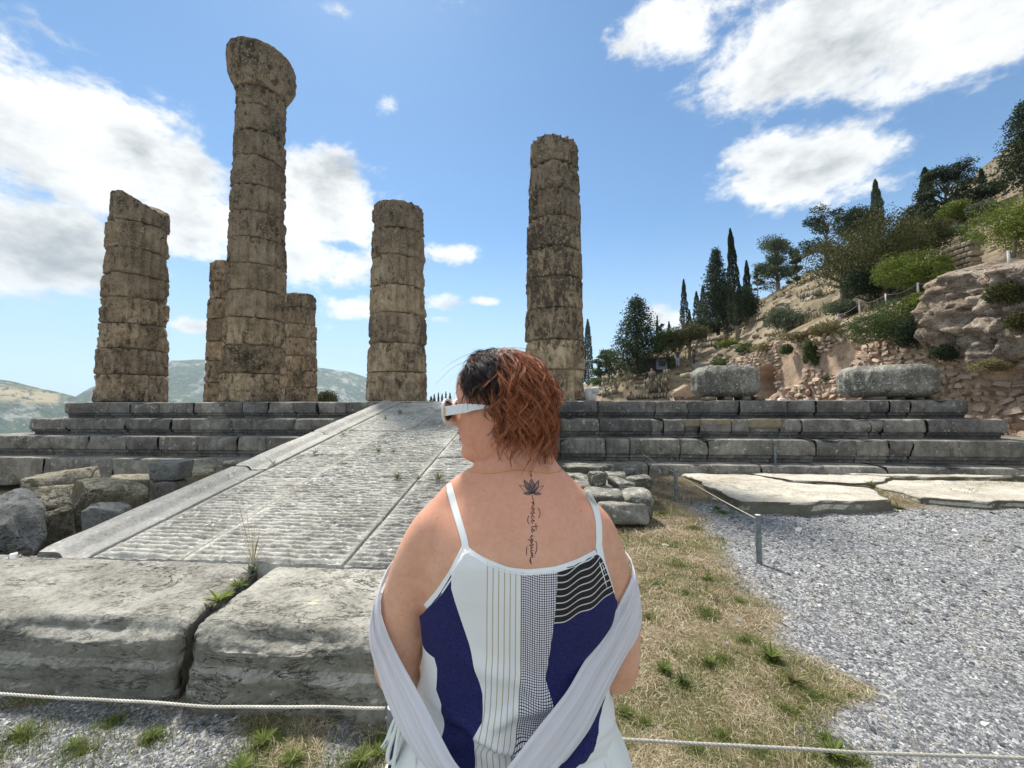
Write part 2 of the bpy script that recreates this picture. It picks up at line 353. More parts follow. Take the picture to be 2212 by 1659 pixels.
# ------------------------------------------------------------------ platform (krepis)
plat = thing('temple_platform', 'long grey stone temple base of four stepped courses carrying the columns', 'temple base', L(0, 0, 0), -PSI)
tops = [1.612, 1.212, 0.812, 0.345]; faces = [0.0, -0.37, -0.74, -1.12]
zb = [1.212, .812, .345, -0.30]
J = [
 [148, 233, 279, 342, 414, 481, 520, 575, 634, 682, 745, 822, 900, 985, 1090, 1190, 1293, 1417, 1487, 1600, 1701, 1767, 1884, 1927, 1970, 2003, 2083],
 [62, 140, 177, 268, 366, 405, 498, 544, 635, 720, 800, 900, 1010, 1120, 1210, 1296, 1407, 1434, 1478, 1512, 1580, 1618, 1686, 1732, 1828, 1885, 1911, 2006, 2176],
 [-60, 36, 107, 190, 274, 341, 427, 510, 574, 660, 760, 900, 1010, 1120, 1210, 1309, 1361, 1469, 1530, 1667, 1763, 1850, 1921, 1970, 2330],
 [-160, 96, 246, 419, 600, 800, 1010, 1201, 1400, 1643, 1780, 1915, 2100, 2400]]
endsx = [(-10.84, 10.84), (-11.9, 11.75), (None, None), (None, None)]
def step_block(x0, x1, ci, seed, mat, parent):
    w_ = x1 - x0; zt, zl = tops[ci], zb[ci]; H = zt - zl; yf = faces[ci]; dep = .9 if ci else 1.1
    nx = max(5, int(w_ / .055)); ns = 20
    # profile (y offset outwards, z) from back top round the front to the bottom : drafted recessed band below
    rec = H * .30 if ci < 3 else 0.0
    prof = [(dep, zt), (dep * .5, zt), (.18, zt), (.06, zt), (.03, zt - .003), (.008, zt - .012), (0, zt - .035), (-.004, zt - H * .2), (-.002, zt - H * .35), (0, zt - H * .5), (0, zl + rec + .03), (.004, zl + rec + .008), (.05, zl + rec)]
    if rec: prof += [(.056, zl + rec - .012), (.058, zl + rec * .62), (.066, zl + rec * .56), (.125, zl + rec * .55), (.13, zl + rec * .3), (.13, zl)]
    else: prof += [(.02, zl + .04), (.0, zl)]
    prof = np.array(prof); m = len(prof); gap = .006
    xs = np.concatenate([[x0 + gap, x0 + gap + .012], np.linspace(x0 + .05, x1 - .05, nx - 4), [x1 - gap - .012, x1 - gap]])
    nx = len(xs); X, Jx = np.meshgrid(xs, np.arange(m)); X = X.ravel(); Jx = Jx.ravel()
    y = prof[Jx, 0].copy(); z = prof[Jx, 1].copy()
    ex = np.minimum(X - x0, x1 - X)
    P = np.stack([X * 3, y * 3, z * 3 + seed], 1)
    nzz = fbm(P, 4, seed); n2 = fbm(P * 3, 3, seed + 5)
    front = (prof[Jx, 0] < .06) & (Jx > 3)
    y = y + np.where(front, nzz * .022 + n2 * .008, 0) + yf
    # end chipping : rounded worn ends
    chip = np.clip(.06 + .10 * fbm(np.stack([z * 4, X * 0 + seed * 2.1, X * 0], 1), 2, seed + 2), .012, .2)
    er = np.clip(1 - ex / chip, 0, 1) ** 2
    y = y + np.where(front, er * chip * .9, 0)
    z = z - np.where(Jx < 7, np.abs(nzz) * .012 + er * .018, 0)
    # broken corners and bites
    r_ = np.random.default_rng(seed)
    for _ in range(r_.integers(1, 4)):
        bx = r_.uniform(x0, x1); bz = r_.choice([zt, zl + rec, zt]); rad = r_.uniform(.06, .22)
        dd = np.sqrt((X - bx) ** 2 + ((z - bz) * 1.4) ** 2)
        k = np.clip(1 - dd / rad, 0, 1)
        y = y + np.where(front, k * rad * .45, 0); z = z - np.where(Jx < 7, k * .02, 0)
    V = np.stack([X, y, z], 1); Fs = [tuple(f) for f in grid_faces(nx, m)]
    Fs.append(tuple([j * nx for j in range(m)])[::-1]); Fs.append(tuple([j * nx + nx - 1 for j in range(m)]))
    return mk('step_block', V, Fs, mat, parent)
seed = 10
for ci, js in enumerate(J):
    xs = [px_ly(px, 900, faces[ci]).x for px in js]
    if ci == 0: xs[0] = -10.84; xs[-1] = 10.84
    course = mk('step_course', [(0, 0, 0), (.01, 0, 0), (0, .01, 0)], [(0, 1, 2)], M['step'], plat) if False else None
    for a, b in zip(xs[:-1], xs[1:]):
        seed += 1
        step_block(a, b, ci, seed, M['step'], plat)
    # core behind the facing
    mb = MB(); yb = faces[ci] + .45
    mb.box(((xs[0] + xs[-1]) / 2, yb + 28, (tops[ci] - .02 + zb[ci]) / 2), ((xs[-1] - xs[0]) / 2 - .12, 28, (tops[ci] - .02 - zb[ci]) / 2))
    mb.build('step_core', M['step'], plat, smooth=False)
# small mortar repairs on the second course (right)
for k, (pa, pb, ya, yb_) in enumerate([(1478, 1512, 905, 922), (1515, 1580, 905, 918), (1618, 1690, 905, 925)]):
    a = px_ly(pa, ya, faces[1] - .004); b = px_ly(pb, yb_, faces[1] - .004)
    V, Fs = rough_box(b.x - a.x, .06, a.z - b.z, (10, 2, 5), .02, .012, 5, 300 + k)
    V = V + np.array([(a.x + b.x) / 2, faces[1] + .022, (a.z + b.z) / 2])
    mk('mortar_patch', V, Fs, M['patch'], plat)

# ------------------------------------------------------------------ columns
def column(lx, ly, joints_px, label, R0=.80, taper=.02, seed=1, cap=None, top_cut=None, yfront=None, facing=0.0):
    c = L(lx, ly, tops[0]); root = thing('stone_column', label, 'column', c, -PSI, 'standing columns of the temple')
    fl = ly - R0
    zs = [px_ly(1000 if yfront is None else 1000, y, fl).z if False else None for y in joints_px]
    cp = px_ly(1106, 866, fl)
    # image x of the column front, to unproject heights exactly
    wp = L(lx, fl); pxc = CXP + F * wp.x / wp.y
    zs = [px_ly(pxc, y, fl).z - tops[0] for y in joints_px][::-1]; zs[0] = 0.0
    r_ = np.random.default_rng(seed)
    nth = 120; th = np.arange(nth) / nth * 2 * math.pi
    n = len(zs) - 1
    for k in range(n):
        is_cap = cap is not None and k == n - 1
        z0, z1 = zs[k], zs[k + 1]; H = z1 - z0
        m = 22 if not is_cap else 26
        ts = np.concatenate([[0, .012, .03], np.linspace(.07, .93, m - 6), [.97, .988, 1.0]])
        TH, TT = np.meshgrid(th, ts); TH = TH.ravel(); TT = TT.ravel(); Z = z0 + .004 + TT * (H - .008)
        jit = r_.normal(0, .008, 2)
        R = R0 - taper * (Z)
        if is_cap:
            e = TT; R = (R0 - taper * z0) * (1.0 + .02) + cap * np.where(e < .66, np.sin(np.clip(e / .66, 0, 1) * math.pi / 2) ** 1.25, 1 - .30 * np.clip((e - .80) / .20, 0, 1) ** 2.4)
        cx_, cz_ = np.cos(TH), np.sin(TH)
        P3 = np.stack([cx_ * 1.5, cz_ * 1.5, Z * 1.6 + seed * 11], 1)
        big = fbm(P3 * .8 + k * 5, 3, seed * 13 + k); med = fbm(P3 * 3, 4, seed * 13 + k + 50); fine = fbm(P3 * 9, 3, seed + k)
        ph = (TH * 20 / (2 * math.pi)) % 1.0
        flute = .088 * (1 - (2 * ph - 1) ** 2) * (0 if is_cap else 1)         # concave channel between sharp arrises
        worn = sstep(.0, .30, big * 1.2 + med * .5 + (0.10 if k > n * .55 else -.10))
        R = R - flute * (1 - .95 * worn) - worn * (.030 if not is_cap else .03) - np.abs(med) * .075 * (.45 + worn) + fine * .020 - sstep(.15, .5, big) * .03
        # gouges
        for _ in range(7 if not is_cap else 6):
            a0 = r_.uniform(0, 2 * math.pi); zz = r_.uniform(z0, z1) if r_.random() < .4 else r_.choice([z0, z1]); ra = r_.uniform(.08, .34); dep = r_.uniform(.02, .085)
            da = np.abs((TH - a0 + math.pi) % (2 * math.pi) - math.pi) * R0
            dd = np.sqrt(da ** 2 + ((Z - zz) * r_.uniform(1.2, 2.6)) ** 2) + med * .05
            R = R - dep * sstep(ra, 0, dd)
        ed = (np.minimum(TT, 1 - TT) if not (k == n - 1 and top_cut) else TT) * H
        eb = .018 + .085 * np.clip(fbm(np.stack([cx_ * 2.2, cz_ * 2.2, np.where(TT > .5, z1, z0) * 3], 1), 3, seed + 31 + k) + .25, 0, 1)
        R = R - eb * np.clip(1 - ed / eb, 0, 1) ** 2 * (1.0 if not is_cap else .3)
        X = jit[0] + R * cx_; Y = jit[1] + R * cz_
        if k == n - 1 and top_cut:
            cut = top_cut(X, Y); lim = z1 + cut; Z = np.where(Z > lim, lim + (Z - z0) * .02, Z)
        if is_cap:
            Z = Z + np.where(TT > .6, (big * .10 + med * .05), 0) - np.where(TT > .55, .06 * np.clip((X * .9 + .1), -1, 1) * (TT - .55) / .45, 0)
        if k == n - 1 and not is_cap: Z = Z + np.where(TT > .9, med * .05 + big * .06, 0)
        V = list(np.stack([X, Y, Z], 1)); Fs = [tuple(f) for f in grid_faces(nth, len(ts), True)]
        # top and bottom caps as shrinking rings
        for (base, zz, flip) in ((0, 0, True), ((len(ts) - 1) * nth, 1, False)):
            ring = np.array(V[base:base + nth]); ctr = ring.mean(0); prev = base
            for s_ in (.8, .45):
                rr = ctr + (ring - ctr) * s_
                if not flip: rr[:, 2] += fbm(rr * 2.2 + seed, 3, seed + 70) * .05 + .02
                off = len(V); V += list(rr)
                for i in range(nth):
                    a, b = prev + i, prev + (i + 1) % nth; c_, d_ = off + (i + 1) % nth, off + i
                    Fs.append((a, b, c_, d_) if not flip else (d_, c_, b, a))
                prev = off
            V.append(ctr); cc = len(V) - 1
            for i in range(nth):
                Fs.append((prev + i, prev + (i + 1) % nth, cc) if not flip else (prev + (i + 1) % nth, prev + i, cc))
        rot = r_.normal(0, .012); ca, sa = math.cos(rot), math.sin(rot); V = np.array(V)
        V[:, :2] = V[:, :2] @ np.array([[ca, sa], [-sa, ca]])
        mk('capital' if is_cap else 'drum', V, Fs, M['column'], root)
    return root
colA = [405, 467, 527, 584, 637, 694, 750, 808, 868]
colB = [78, 166, 207, 265, 322, 387, 445, 504, 562, 620, 681, 743, 805, 866]
colD = [422, 482, 543, 609, 671, 738, 802, 865]
colE = [275, 333, 396, 456, 524, 589, 659, 730, 796, 862]
def lx_of(px, ly): return px_ly(px, 860, ly).x
column(lx_of(286, 1.0), 1.0, colA, 'short leftmost front column with a slanting broken top, near the corner of the platform', seed=3,
       top_cut=lambda X, Y: -.85 * np.clip(X - .12, 0, 2) ** 1.25)
column(lx_of(549, 1.0), 1.0, colB, 'tallest column, the only one that still carries its capital', seed=5, cap=.27)
column(lx_of(859, 1.0), 1.0, colD, 'middling front column of seven drums at the top left edge of the ramp', seed=8)
column(lx_of(1199, 1.0), 1.0, colE, 'tall flat topped column without capital rising behind the woman\'s head', seed=12)
column(lx_of(496, 4.3), 4.3, [558, 604, 643, 686, 735, 777, 825, 866], 'slim looking column half hidden behind the left side of the tallest column', seed=17)
column(lx_of(645, 8.3), 8.3, [629, 660, 697, 728, 767, 801, 836, 867], 'low rear column showing to the right of the tallest column', seed=21)

# two lone drums on shims on the right part of the stylobate
def stub(pxl, pxr, ytop, ybot, label, seed):
    ly = 1.0; pc = (pxl + pxr) / 2; R0 = .80
    fl = ly - R0; a = px_ly(pc, ytop, fl).z; b = px_ly(pc, ybot, fl).z; lx = lx_of(pc, ly)
    root = thing('column_drum', label, 'column drum', L(lx, ly, tops[0]), -PSI, 'single drums left on the platform')
    Rm = abs(px_ly(pxr, 866, ly).x - px_ly(pxl, 866, ly).x) / 2 * .93
    nth = 128; th = np.arange(nth) / nth * 2 * math.pi; ts = np.concatenate([[0, .03, .07], np.linspace(.13, .87, 18), [.93, .97, 1.0]])
    z0, z1 = b - tops[0], a - tops[0]; TH, TT = np.meshgrid(th, ts); TH = TH.ravel(); TT = TT.ravel(); Z = z0 + TT * (z1 - z0)
    P3 = np.stack([np.cos(TH) * 2, np.sin(TH) * 2, Z * 2 + seed], 1); md = fbm(P3 * 2, 4, seed); fn = fbm(P3 * 7, 3, seed + 2)
    e0 = .20 * np.clip(1 - TT / .26, 0, 1) ** 2.2 + .20 * np.clip(1 - (1 - TT) / .30, 0, 1) ** 2.2
    R = Rm - e0 + md * .045 + fn * .014 - .045 * (1 - (2 * ((TH * 20 / 6.2832) % 1) - 1) ** 2)
    V = list(np.stack([R * np.cos(TH), R * np.sin(TH), Z + md * .02 * (TT > .9)], 1)); Fs = [tuple(f) for f in grid_faces(nth, len(ts), True)]
    for base, flip in ((0, True), ((len(ts) - 1) * nth, False)):
        ring = np.array(V[base:base + nth]); ctr = ring.mean(0); rr = ctr + (ring - ctr) * .55; off = len(V); V += list(rr); V.append(ctr); cc = len(V) - 1
        for i in range(nth):
            a_, b_, c_, d_ = base + i, base + (i + 1) % nth, off + (i + 1) % nth, off + i
            Fs.append((a_, b_, c_, d_) if not flip else (d_, c_, b_, a_)); Fs.append((d_, c_, cc) if not flip else (c_, d_, cc))
    mk('drum', V, Fs, M['drum'], root)
    for k, dx in enumerate((-.52, -.14, .26, .58)):
        V, F2 = rough_box(.17, .5, z0 + .02, (3, 3, 2), .01, .004, 5, seed + k); V = V + np.array([dx, -.35, z0 / 2 + .008])
        mk('shim', V, F2, M['patch'], root)
stub(1489, 1641, 787, 858, 'worn lichened drum standing beside the dark hole in the pink wall', 41)
stub(1818, 2010, 786, 858, 'wide lichened drum, the farther right of the two lone drums on the platform', 47)
# ------------------------------------------------------------------ ramp
RX0, RX1, RY0, RY1 = -2.06, 1.94, -6.53, -0.02
Z0R, Z1R = .42, 1.60
def rz(y): return Z0R + (np.asarray(y) - RY0) / (RY1 - RY0) * (Z1R - Z0R)
ramp = thing('stone_ramp', 'wide grooved grey stone ramp climbing from the front blocks to the platform', 'ramp', L(0, 0, 0), -PSI)
def slab(x0, x1, y0, y1, seed, kind='groove', lift=0.0, mat='ramp', name='ramp_slab'):
    w_, l_ = x1 - x0, y1 - y0; dy = .0085 if y0 < -4 else .013
    nx = max(8, int(w_ / .035)); ny = max(8, int(l_ / dy))
    xs = np.concatenate([[x0 + .006], np.linspace(x0 + .016, x1 - .016, nx - 2), [x1 - .006]]); ys = np.concatenate([[y0 + .008], np.linspace(y0 + .018, y1 - .018, ny - 2), [y1 - .008]])
    X, Y = np.meshgrid(xs, ys); X = X.ravel(); Y = Y.ravel()
    P = np.stack([X, Y, X * 0 + seed], 1)
    n1 = fbm(P * 1.7, 3, seed); n2 = fbm(P * np.array([9, 22, 1]), 3, seed + 4); n3 = fbm(P * 40, 2, seed + 8)
    z = rz(Y) + lift + n1 * .006
    if kind == 'groove':
        per = .058; wob = n1 * .010 + fbm(P * np.array([4, 1, 1]), 3, 77) * .012 + n2 * .006
        ph = ((Y + wob) / per) % 1.0
        rd = np.where(ph < .76, np.sin(ph / .76 * math.pi) ** .38, 0)
        edge = np.minimum(X - x0, x1 - X); m_ = sstep(.035, .075, edge + n2 * .01)
        wear = sstep(-.60, .30, fbm(P * .9 + 3, 3, seed + 60) + .25)
        z = z - .016 * m_ * wear + (rd * .029 * (1 + n2 * .40 + n3 * .45) * m_ * wear)
    z = z + n2 * .0022 + n3 * .0016
    er = np.minimum(np.minimum(X - x0, x1 - X), np.minimum(Y - y0, y1 - Y)); cw = .02 + .03 * np.clip(fbm(P * 3.3, 3, seed + 9), 0, 1)
    z = z - np.clip(1 - er / cw, 0, 1) ** 2 * .018
    V = np.stack([X, Y, z], 1); NX, NY = len(xs), len(ys); Fs = list(map(tuple, grid_faces(NX, NY)))
    rim = list(range(NX)) + [j * NX + NX - 1 for j in range(1, NY)] + list(range(NY * NX - 2, (NY - 1) * NX - 1, -1)) + [j * NX for j in range(NY - 2, 0, -1)]
    lo = V[rim].copy(); lo[:, 2] = rz(lo[:, 1]) - .16; off = len(V); V = np.concatenate([V, lo]); k = len(rim)
    Fs += [(rim[i], off + i, off + (i + 1) % k, rim[(i + 1) % k]) for i in range(k)]
    return mk(name, V, Fs, M[mat], ramp)
# lanes : curb | lane1 | lane2 | lane3
curb_in = -1.62; l1, l2 = -.86, .42
seed = 200
SH = .40; YJ = -2.72
low = {0: [RY0, -4.86, -3.98, YJ], 1: [RY0, -4.84, YJ], 2: [RY0, -5.35, -4.10, YJ]}
high = {0: [YJ, -1.45, RY1], 1: [YJ, -1.86, -1.32, RY1], 2: [YJ, -1.1, RY1]}
for rows, sh in ((low, 0.0), (high, SH)):
    for ln, (xa, xb) in enumerate([(curb_in, l1 + sh), (l1 + sh, l2 + sh), (l2 + sh, RX1)]):
        ys = rows[ln]
        for k in range(len(ys) - 1):
            seed += 1; plain = (sh > 0 and ln == 1 and k == 1)
            slab(xa, xb, ys[k], ys[k + 1], seed, 'plain' if plain else 'groove', lift=[0, .006, -.006, .008, -.004][(k * 2 + ln) % 5])
# curb : a smooth raised edge with an inner gutter, in four lengths
for k, (y0, y1) in enumerate([(RY0 - .02, -4.62), (-4.60, -2.95), (-2.94, -1.5), (-1.49, RY1)]):
    pr = np.array([(RX0, -.30), (RX0, .035), (RX0 + .012, .052), (RX0 + .17, .052), (RX0 + .20, .042), (RX0 + .235, .004), (RX0 + .27, -.004), (RX0 + .31, .004), (curb_in - .02, .014), (curb_in - .006, .008), (curb_in - .004, -.1)])
    ys = np.linspace(y0, y1, 40); m = len(pr); V = []
    for i, y in enumerate(ys):
        er = min(y - y0, y1 - y)
        for (x, z) in pr: V.append((x, y, float(rz(y)) + z - (max(0, 1 - er / .03) ** 2 * .012 if z > 0 else 0)))
    V = np.array(V); nn = fbm(V * 4, 3, 20 + k); V[:, 0] += nn * .007; V[:, 2] += nn * .006
    V[:, 0] += np.where(V[:, 0] < RX0 + .05, np.clip(fbm(V * 3, 2, 50 + k), 0, 1) * .035, 0)
    Fs = list(map(tuple, grid_faces(m, len(ys)))); Fs.append(tuple(range(m))); Fs.append(tuple(range((len(ys) - 1) * m, len(ys) * m))[::-1])
    mk('curb_stone', V, Fs, M['curb'], ramp)
mb = MB()
V = []
for x in (RX0 + .03, RX1 - .02):
    for y, z in ((RY0 + .05, -.4), (RY1 - .0, -.4), (RY1 - .0, float(rz(RY1)) - .12), (RY0 + .05, float(rz(RY0)) - .12)): V.append((x, y, z))
mb.add(V, [(0, 1, 2, 3), (7, 6, 5, 4), (0, 4, 5, 1), (1, 5, 6, 2), (2, 6, 7, 3), (3, 7, 4, 0)])
mb.build('ramp_core', M['loose'], ramp, smooth=False)

# ------------------------------------------------------------------ two big threshold blocks in front of the ramp
def sill_block(poly_x0, x1f, x0b, x1b, label, seed):
    x0f = poly_x0; yb, yf = RY0 - .012, -7.30; nx, nz, ny = 110, 30, 50
    V, Fs = box_lattice(nx, ny, nz); u = (V[:, 0] + 1) / 2; v = (V[:, 1] + 1) / 2; w_ = (V[:, 2] + 1) / 2
    X0 = x0f + (x0b - x0f) * v; X1 = x1f + (x1b - x1f) * v; X = X0 + (X1 - X0) * u; Y = yf + (yb - yf) * v
    zt = .375 + .035 * v; zl = -.06
    Z = zl + (zt - zl) * w_
    P = np.stack([X, Y, Z], 1)
    # round the front upper edge (profile) and ends
    fr = np.clip(1 - (Y - yf) / .11, 0, 1); tp = np.clip(1 - (zt - Z) / .10, 0, 1); wr_ = .75 + fbm(P * 3.1 + seed, 3, seed + 40) * .9
    Z = Z - fr ** 2.2 * tp * .055 * wr_; Y = Y + tp ** 2.0 * fr * .060 * wr_
    endr = np.clip(1 - np.minimum(X - X0, X1 - X) / .07, 0, 1)
    front = np.clip(1 - (Y - yf) / .05, 0, 1)
    Z = Z - endr ** 2 * tp * .03; Y = Y + endr ** 2 * front * .06
    a = fbm(P * 2.2 + seed, 4, seed); b = fbm(P * np.array([4, 11, 16]) + seed, 4, seed + 3); c_ = fbm(P * 30, 3, seed + 6)
    lowf = front * sstep(.20, .16, P[:, 2])
    Y = Y - front * (a * .014 + b * .012 + c_ * .007 + np.round(fbm(P * np.array([2.4, 1, 5]) + 4, 2, seed + 44) * 4) * .006) - lowf * (.02 + np.abs(fbm(P * 6, 4, seed + 9)) * .05)
    top = (V[:, 2] > .99)
    Z = Z + np.where(V[:, 2] > .6, a * .010 + c_ * .004 + np.round(fbm(P * np.array([1.5, 4, 1]) + 9, 3, seed + 46) * 6) * .0035, 0)
    vein = fbm(np.stack([P[:, 0] * 2 + P[:, 1] * 5, P[:, 1] * 14 - P[:, 0] * 2.5, P[:, 2] * 8], 1), 4, seed + 13)
    Z = Z - np.where(V[:, 2] > .6, sstep(.05, .0, np.abs(vein)) * .010, 0)
    X = X + np.where(np.abs(V[:, 0]) > .99, b * .02 + a * .03, 0)
    V2 = np.stack([X, Y, Z], 1)
    o = mk('threshold_block', V2, Fs, M['sill'], None, label=label, cat='stone block', group='big blocks in front of the ramp', loc=L(0, 0, 0), rotz=-PSI)
    return o
sill_block(-2.75, -.10, -2.75, -.22, 'large veined grey block with a cracked darker left end, left of the weedy joint', 71)
sill_block(-.045, 1.75, -.11, 1.75, 'large veined grey block right of the weedy joint, beside the woman', 77)

# ------------------------------------------------------------------ loose blocks (left of ramp, right of ramp)
def block_at(name, label, cat, mat, px0, px1, yt, yb, Y, depth, seed, seg=(16, 14, 12), rnd=.05, amp=.03, freq=4, skew=.1, rz_=None, group=None, chip=.05, sink=0.0, parent=None, tilt=0.0, facets=0):
    a = px_Y(px0, yt, Y); b = px_Y(px1, yb, Y); face = None
    if group == G1:
        az = math.atan2((a.x + b.x) / 2, Y); face = -az + (rz_ or 0); rz_ = face; px_w = (px1 - px0) / F * Y * math.cos(az)
        sx = px_w * .97
    else: sx = b.x - a.x
    sz = a.z - b.z + sink
    V, Fs = rough_box(sx, depth, sz, seg, rnd, amp, freq, seed, skew, chip, facets)
    if tilt:
        ca, sa = math.cos(tilt), math.sin(tilt); V = V @ np.array([[ca, 0, sa], [0, 1, 0], [-sa, 0, ca]])
    c = Vector(((a.x + b.x) / 2, Y + depth / 2, (a.z + b.z - sink) / 2 - (b.z - sink)))
    if face is not None:
        c.x = (a.x + b.x) / 2 - math.sin(face) * depth / 2; c.y = Y + math.cos(face) * depth / 2
    V[:, 2] += c.z
    return mk(name, V, Fs, mat, None, label=label, cat=cat, group=group, loc=(c.x, c.y, b.z - sink), rotz=-PSI if rz_ is None else rz_)
def G_(): pass
G1 = 'loose blocks lying left of the ramp'
block_at('boulder', 'dark blue grey boulder cut off by the left edge of the picture', 'boulder', M['boulder'], -150, 114, 1100, 1235, 3.35, .7, 81, (40, 26, 30), .06, .07, 2.6, .14, facets=16, rz_=.12, group=G1, sink=.25, tilt=.10)
block_at('stone_block', 'upright pitted yellowish block beside the dark boulder', 'stone block', M['conglom'], 58, 162, 1074, 1180, 3.95, .5, 83, (24, 16, 22), .05, .035, 6, .1, facets=5, rz_=.1, group=G1, sink=.3)
block_at('stone_block', 'big pale pitted block nearest the base of the steps, highest at the left', 'stone block', M['conglom'], 36, 214, 1030, 1092, 5.0, 1.0, 84, (36, 22, 18), .04, .045, 5, .12, facets=7, rz_=-.12, group=G1, sink=.45, tilt=.03)
block_at('stone_block', 'long pitted block with a pale top lying against the ramp curb', 'stone block', M['conglom'], 150, 326, 1052, 1112, 4.45, .6, 85, (36, 16, 18), .04, .035, 6, .08, facets=5, rz_=.12, group=G1, sink=.45, tilt=-.09)
block_at('boulder', 'small angular grey rock with a bright top wedged between pitted blocks and curb', 'boulder', M['boulder'], 168, 262, 1092, 1140, 3.75, .5, 86, (22, 16, 16), .05, .03, 4, .2, facets=12, rz_=-.3, group=G1, sink=.25, tilt=.22)
block_at('stone_block', 'flat pale stone low against the bottom step', 'stone block', M['conglom'], 232, 330, 1036, 1062, 6.0, .7, 87, (18, 10, 6), .05, .03, 5, .1, group=G1, sink=.3)
block_at('stone_block', 'pale rubbly stone between the broken pillar stump and the ramp', 'stone block', M['conglom'], 372, 470, 1020, 1052, 6.1, .7, 88, (18, 10, 8), .07, .04, 5, .1, group=G1, sink=.3, tilt=-.05)
block_at('stone_block', 'little pale stone on the ramp curb next to the bottom step', 'stone block', M['loose'], 480, 512, 997, 1014, 6.7, .3, 89, (8, 6, 5), .05, .02, 5, .1, group=G1, sink=.1)
block_at('stone_block', 'thin white stone peeping out under the lowest curb stone', 'stone block', M['marble'], 14, 44, 1201, 1214, 3.12, .12, 90, (8, 4, 3), .015, .008, 5, .1, group=G1, sink=.02)
st = px_Y(348, 1075, 5.2)
stump = thing('pillar_stump', 'broken grey pillar stump standing in two pieces left of the ramp', 'pillar stump', (st.x, 5.35, st.z - .3), 0)
for k, (y0, y1, x0, x1) in enumerate([(1041, 1090, 318, 372), (999, 1040, 319, 381)]):
    a = px_Y(x0, y0, 5.2); b = px_Y(x1, y1, 5.2); V, Fs = rough_box(b.x - a.x, .26, a.z - b.z, (12, 8, 10), .015, .012, 5, 95 + k, .06, .03)
    V = V + np.array([(a.x + b.x) / 2 - st.x, 0, (a.z + b.z) / 2 - st.z + .3]); mk('stump_piece', V, Fs, M['step'] if k == 0 else M['boulder'], stump)
G2 = 'loose blocks lying right of the ramp'
block_at('stone_block', 'long toothed slab farthest back in the pile beside the woman\'s neck', 'stone block', M['loose'], 1195, 1332, 1009, 1024, 7.15, .5, 101, (30, 8, 5), .025, .02, 9, .03, facets=6, group=G2, sink=.25)
block_at('stone_block', 'toothed slab in the middle row left of the small cube', 'stone block', M['loose'], 1190, 1276, 1030, 1042, 6.65, .45, 102, (20, 8, 5), .025, .02, 9, .03, facets=6, group=G2, sink=.25)
block_at('stone_block', 'flat slab in the middle row right of the small cube', 'stone block', M['loose'], 1310, 1368, 1027, 1050, 6.65, .45, 103, (16, 8, 5), .025, .02, 9, .03, facets=6, group=G2, sink=.2)
block_at('stone_block', 'low smooth slab carrying the small cube', 'stone block', M['step'], 1190, 1340, 1048, 1066, 6.1, .55, 104, (24, 8, 5), .03, .012, 4, .03, facets=6, group=G2, sink=.2)
block_at('stone_block', 'small dark leaning cube set on the low slab', 'stone block', M['drum'], 1274, 1310, 1021, 1052, 6.05, .24, 105, (10, 8, 10), .03, .015, 5, .12, rz_=.25, facets=6, group=G2, tilt=.08)
block_at('stone_block', 'rough streaky chunk between the low slab and the lichened block', 'stone block', M['loose'], 1330, 1374, 1041, 1072, 5.95, .35, 106, (12, 9, 9), .06, .03, 6, .2, rz_=.3, facets=6, group=G2, sink=.1)
block_at('stone_block', 'lichened block with an overhanging edge at the right of the pile', 'stone block', M['loose'], 1367, 1416, 1038, 1062, 6.05, .5, 107, (14, 10, 8), .05, .02, 5, .15, facets=6, group=G2, sink=.06, tilt=.04)
block_at('stone_block', 'small striped stone beside the second far post', 'stone block', M['loose'], 1348, 1382, 1014, 1034, 7.1, .35, 108, (9, 8, 7), .08, .03, 7, .15, facets=6, group=G2, sink=.1)
block_at('stone_block', 'white spotted block at the woman\'s shoulder in the front row', 'stone block', M['loose'], 1270, 1358, 1070, 1108, 5.35, .55, 109, (20, 12, 10), .05, .03, 6, .08, facets=6, group=G2, sink=.15)
block_at('stone_block', 'square white spotted block at the right front corner of the pile', 'stone block', M['loose'], 1357, 1418, 1070, 1106, 5.25, .55, 110, (16, 12, 10), .04, .022, 6, .06, facets=6, group=G2, sink=.12)
block_at('stone_block', 'low mossy plinth under the two front blocks of the pile', 'stone block', M['step'], 1300, 1410, 1094, 1116, 5.1, .6, 111, (20, 10, 4), .02, .012, 6, .03, facets=6, group=G2, sink=.1)

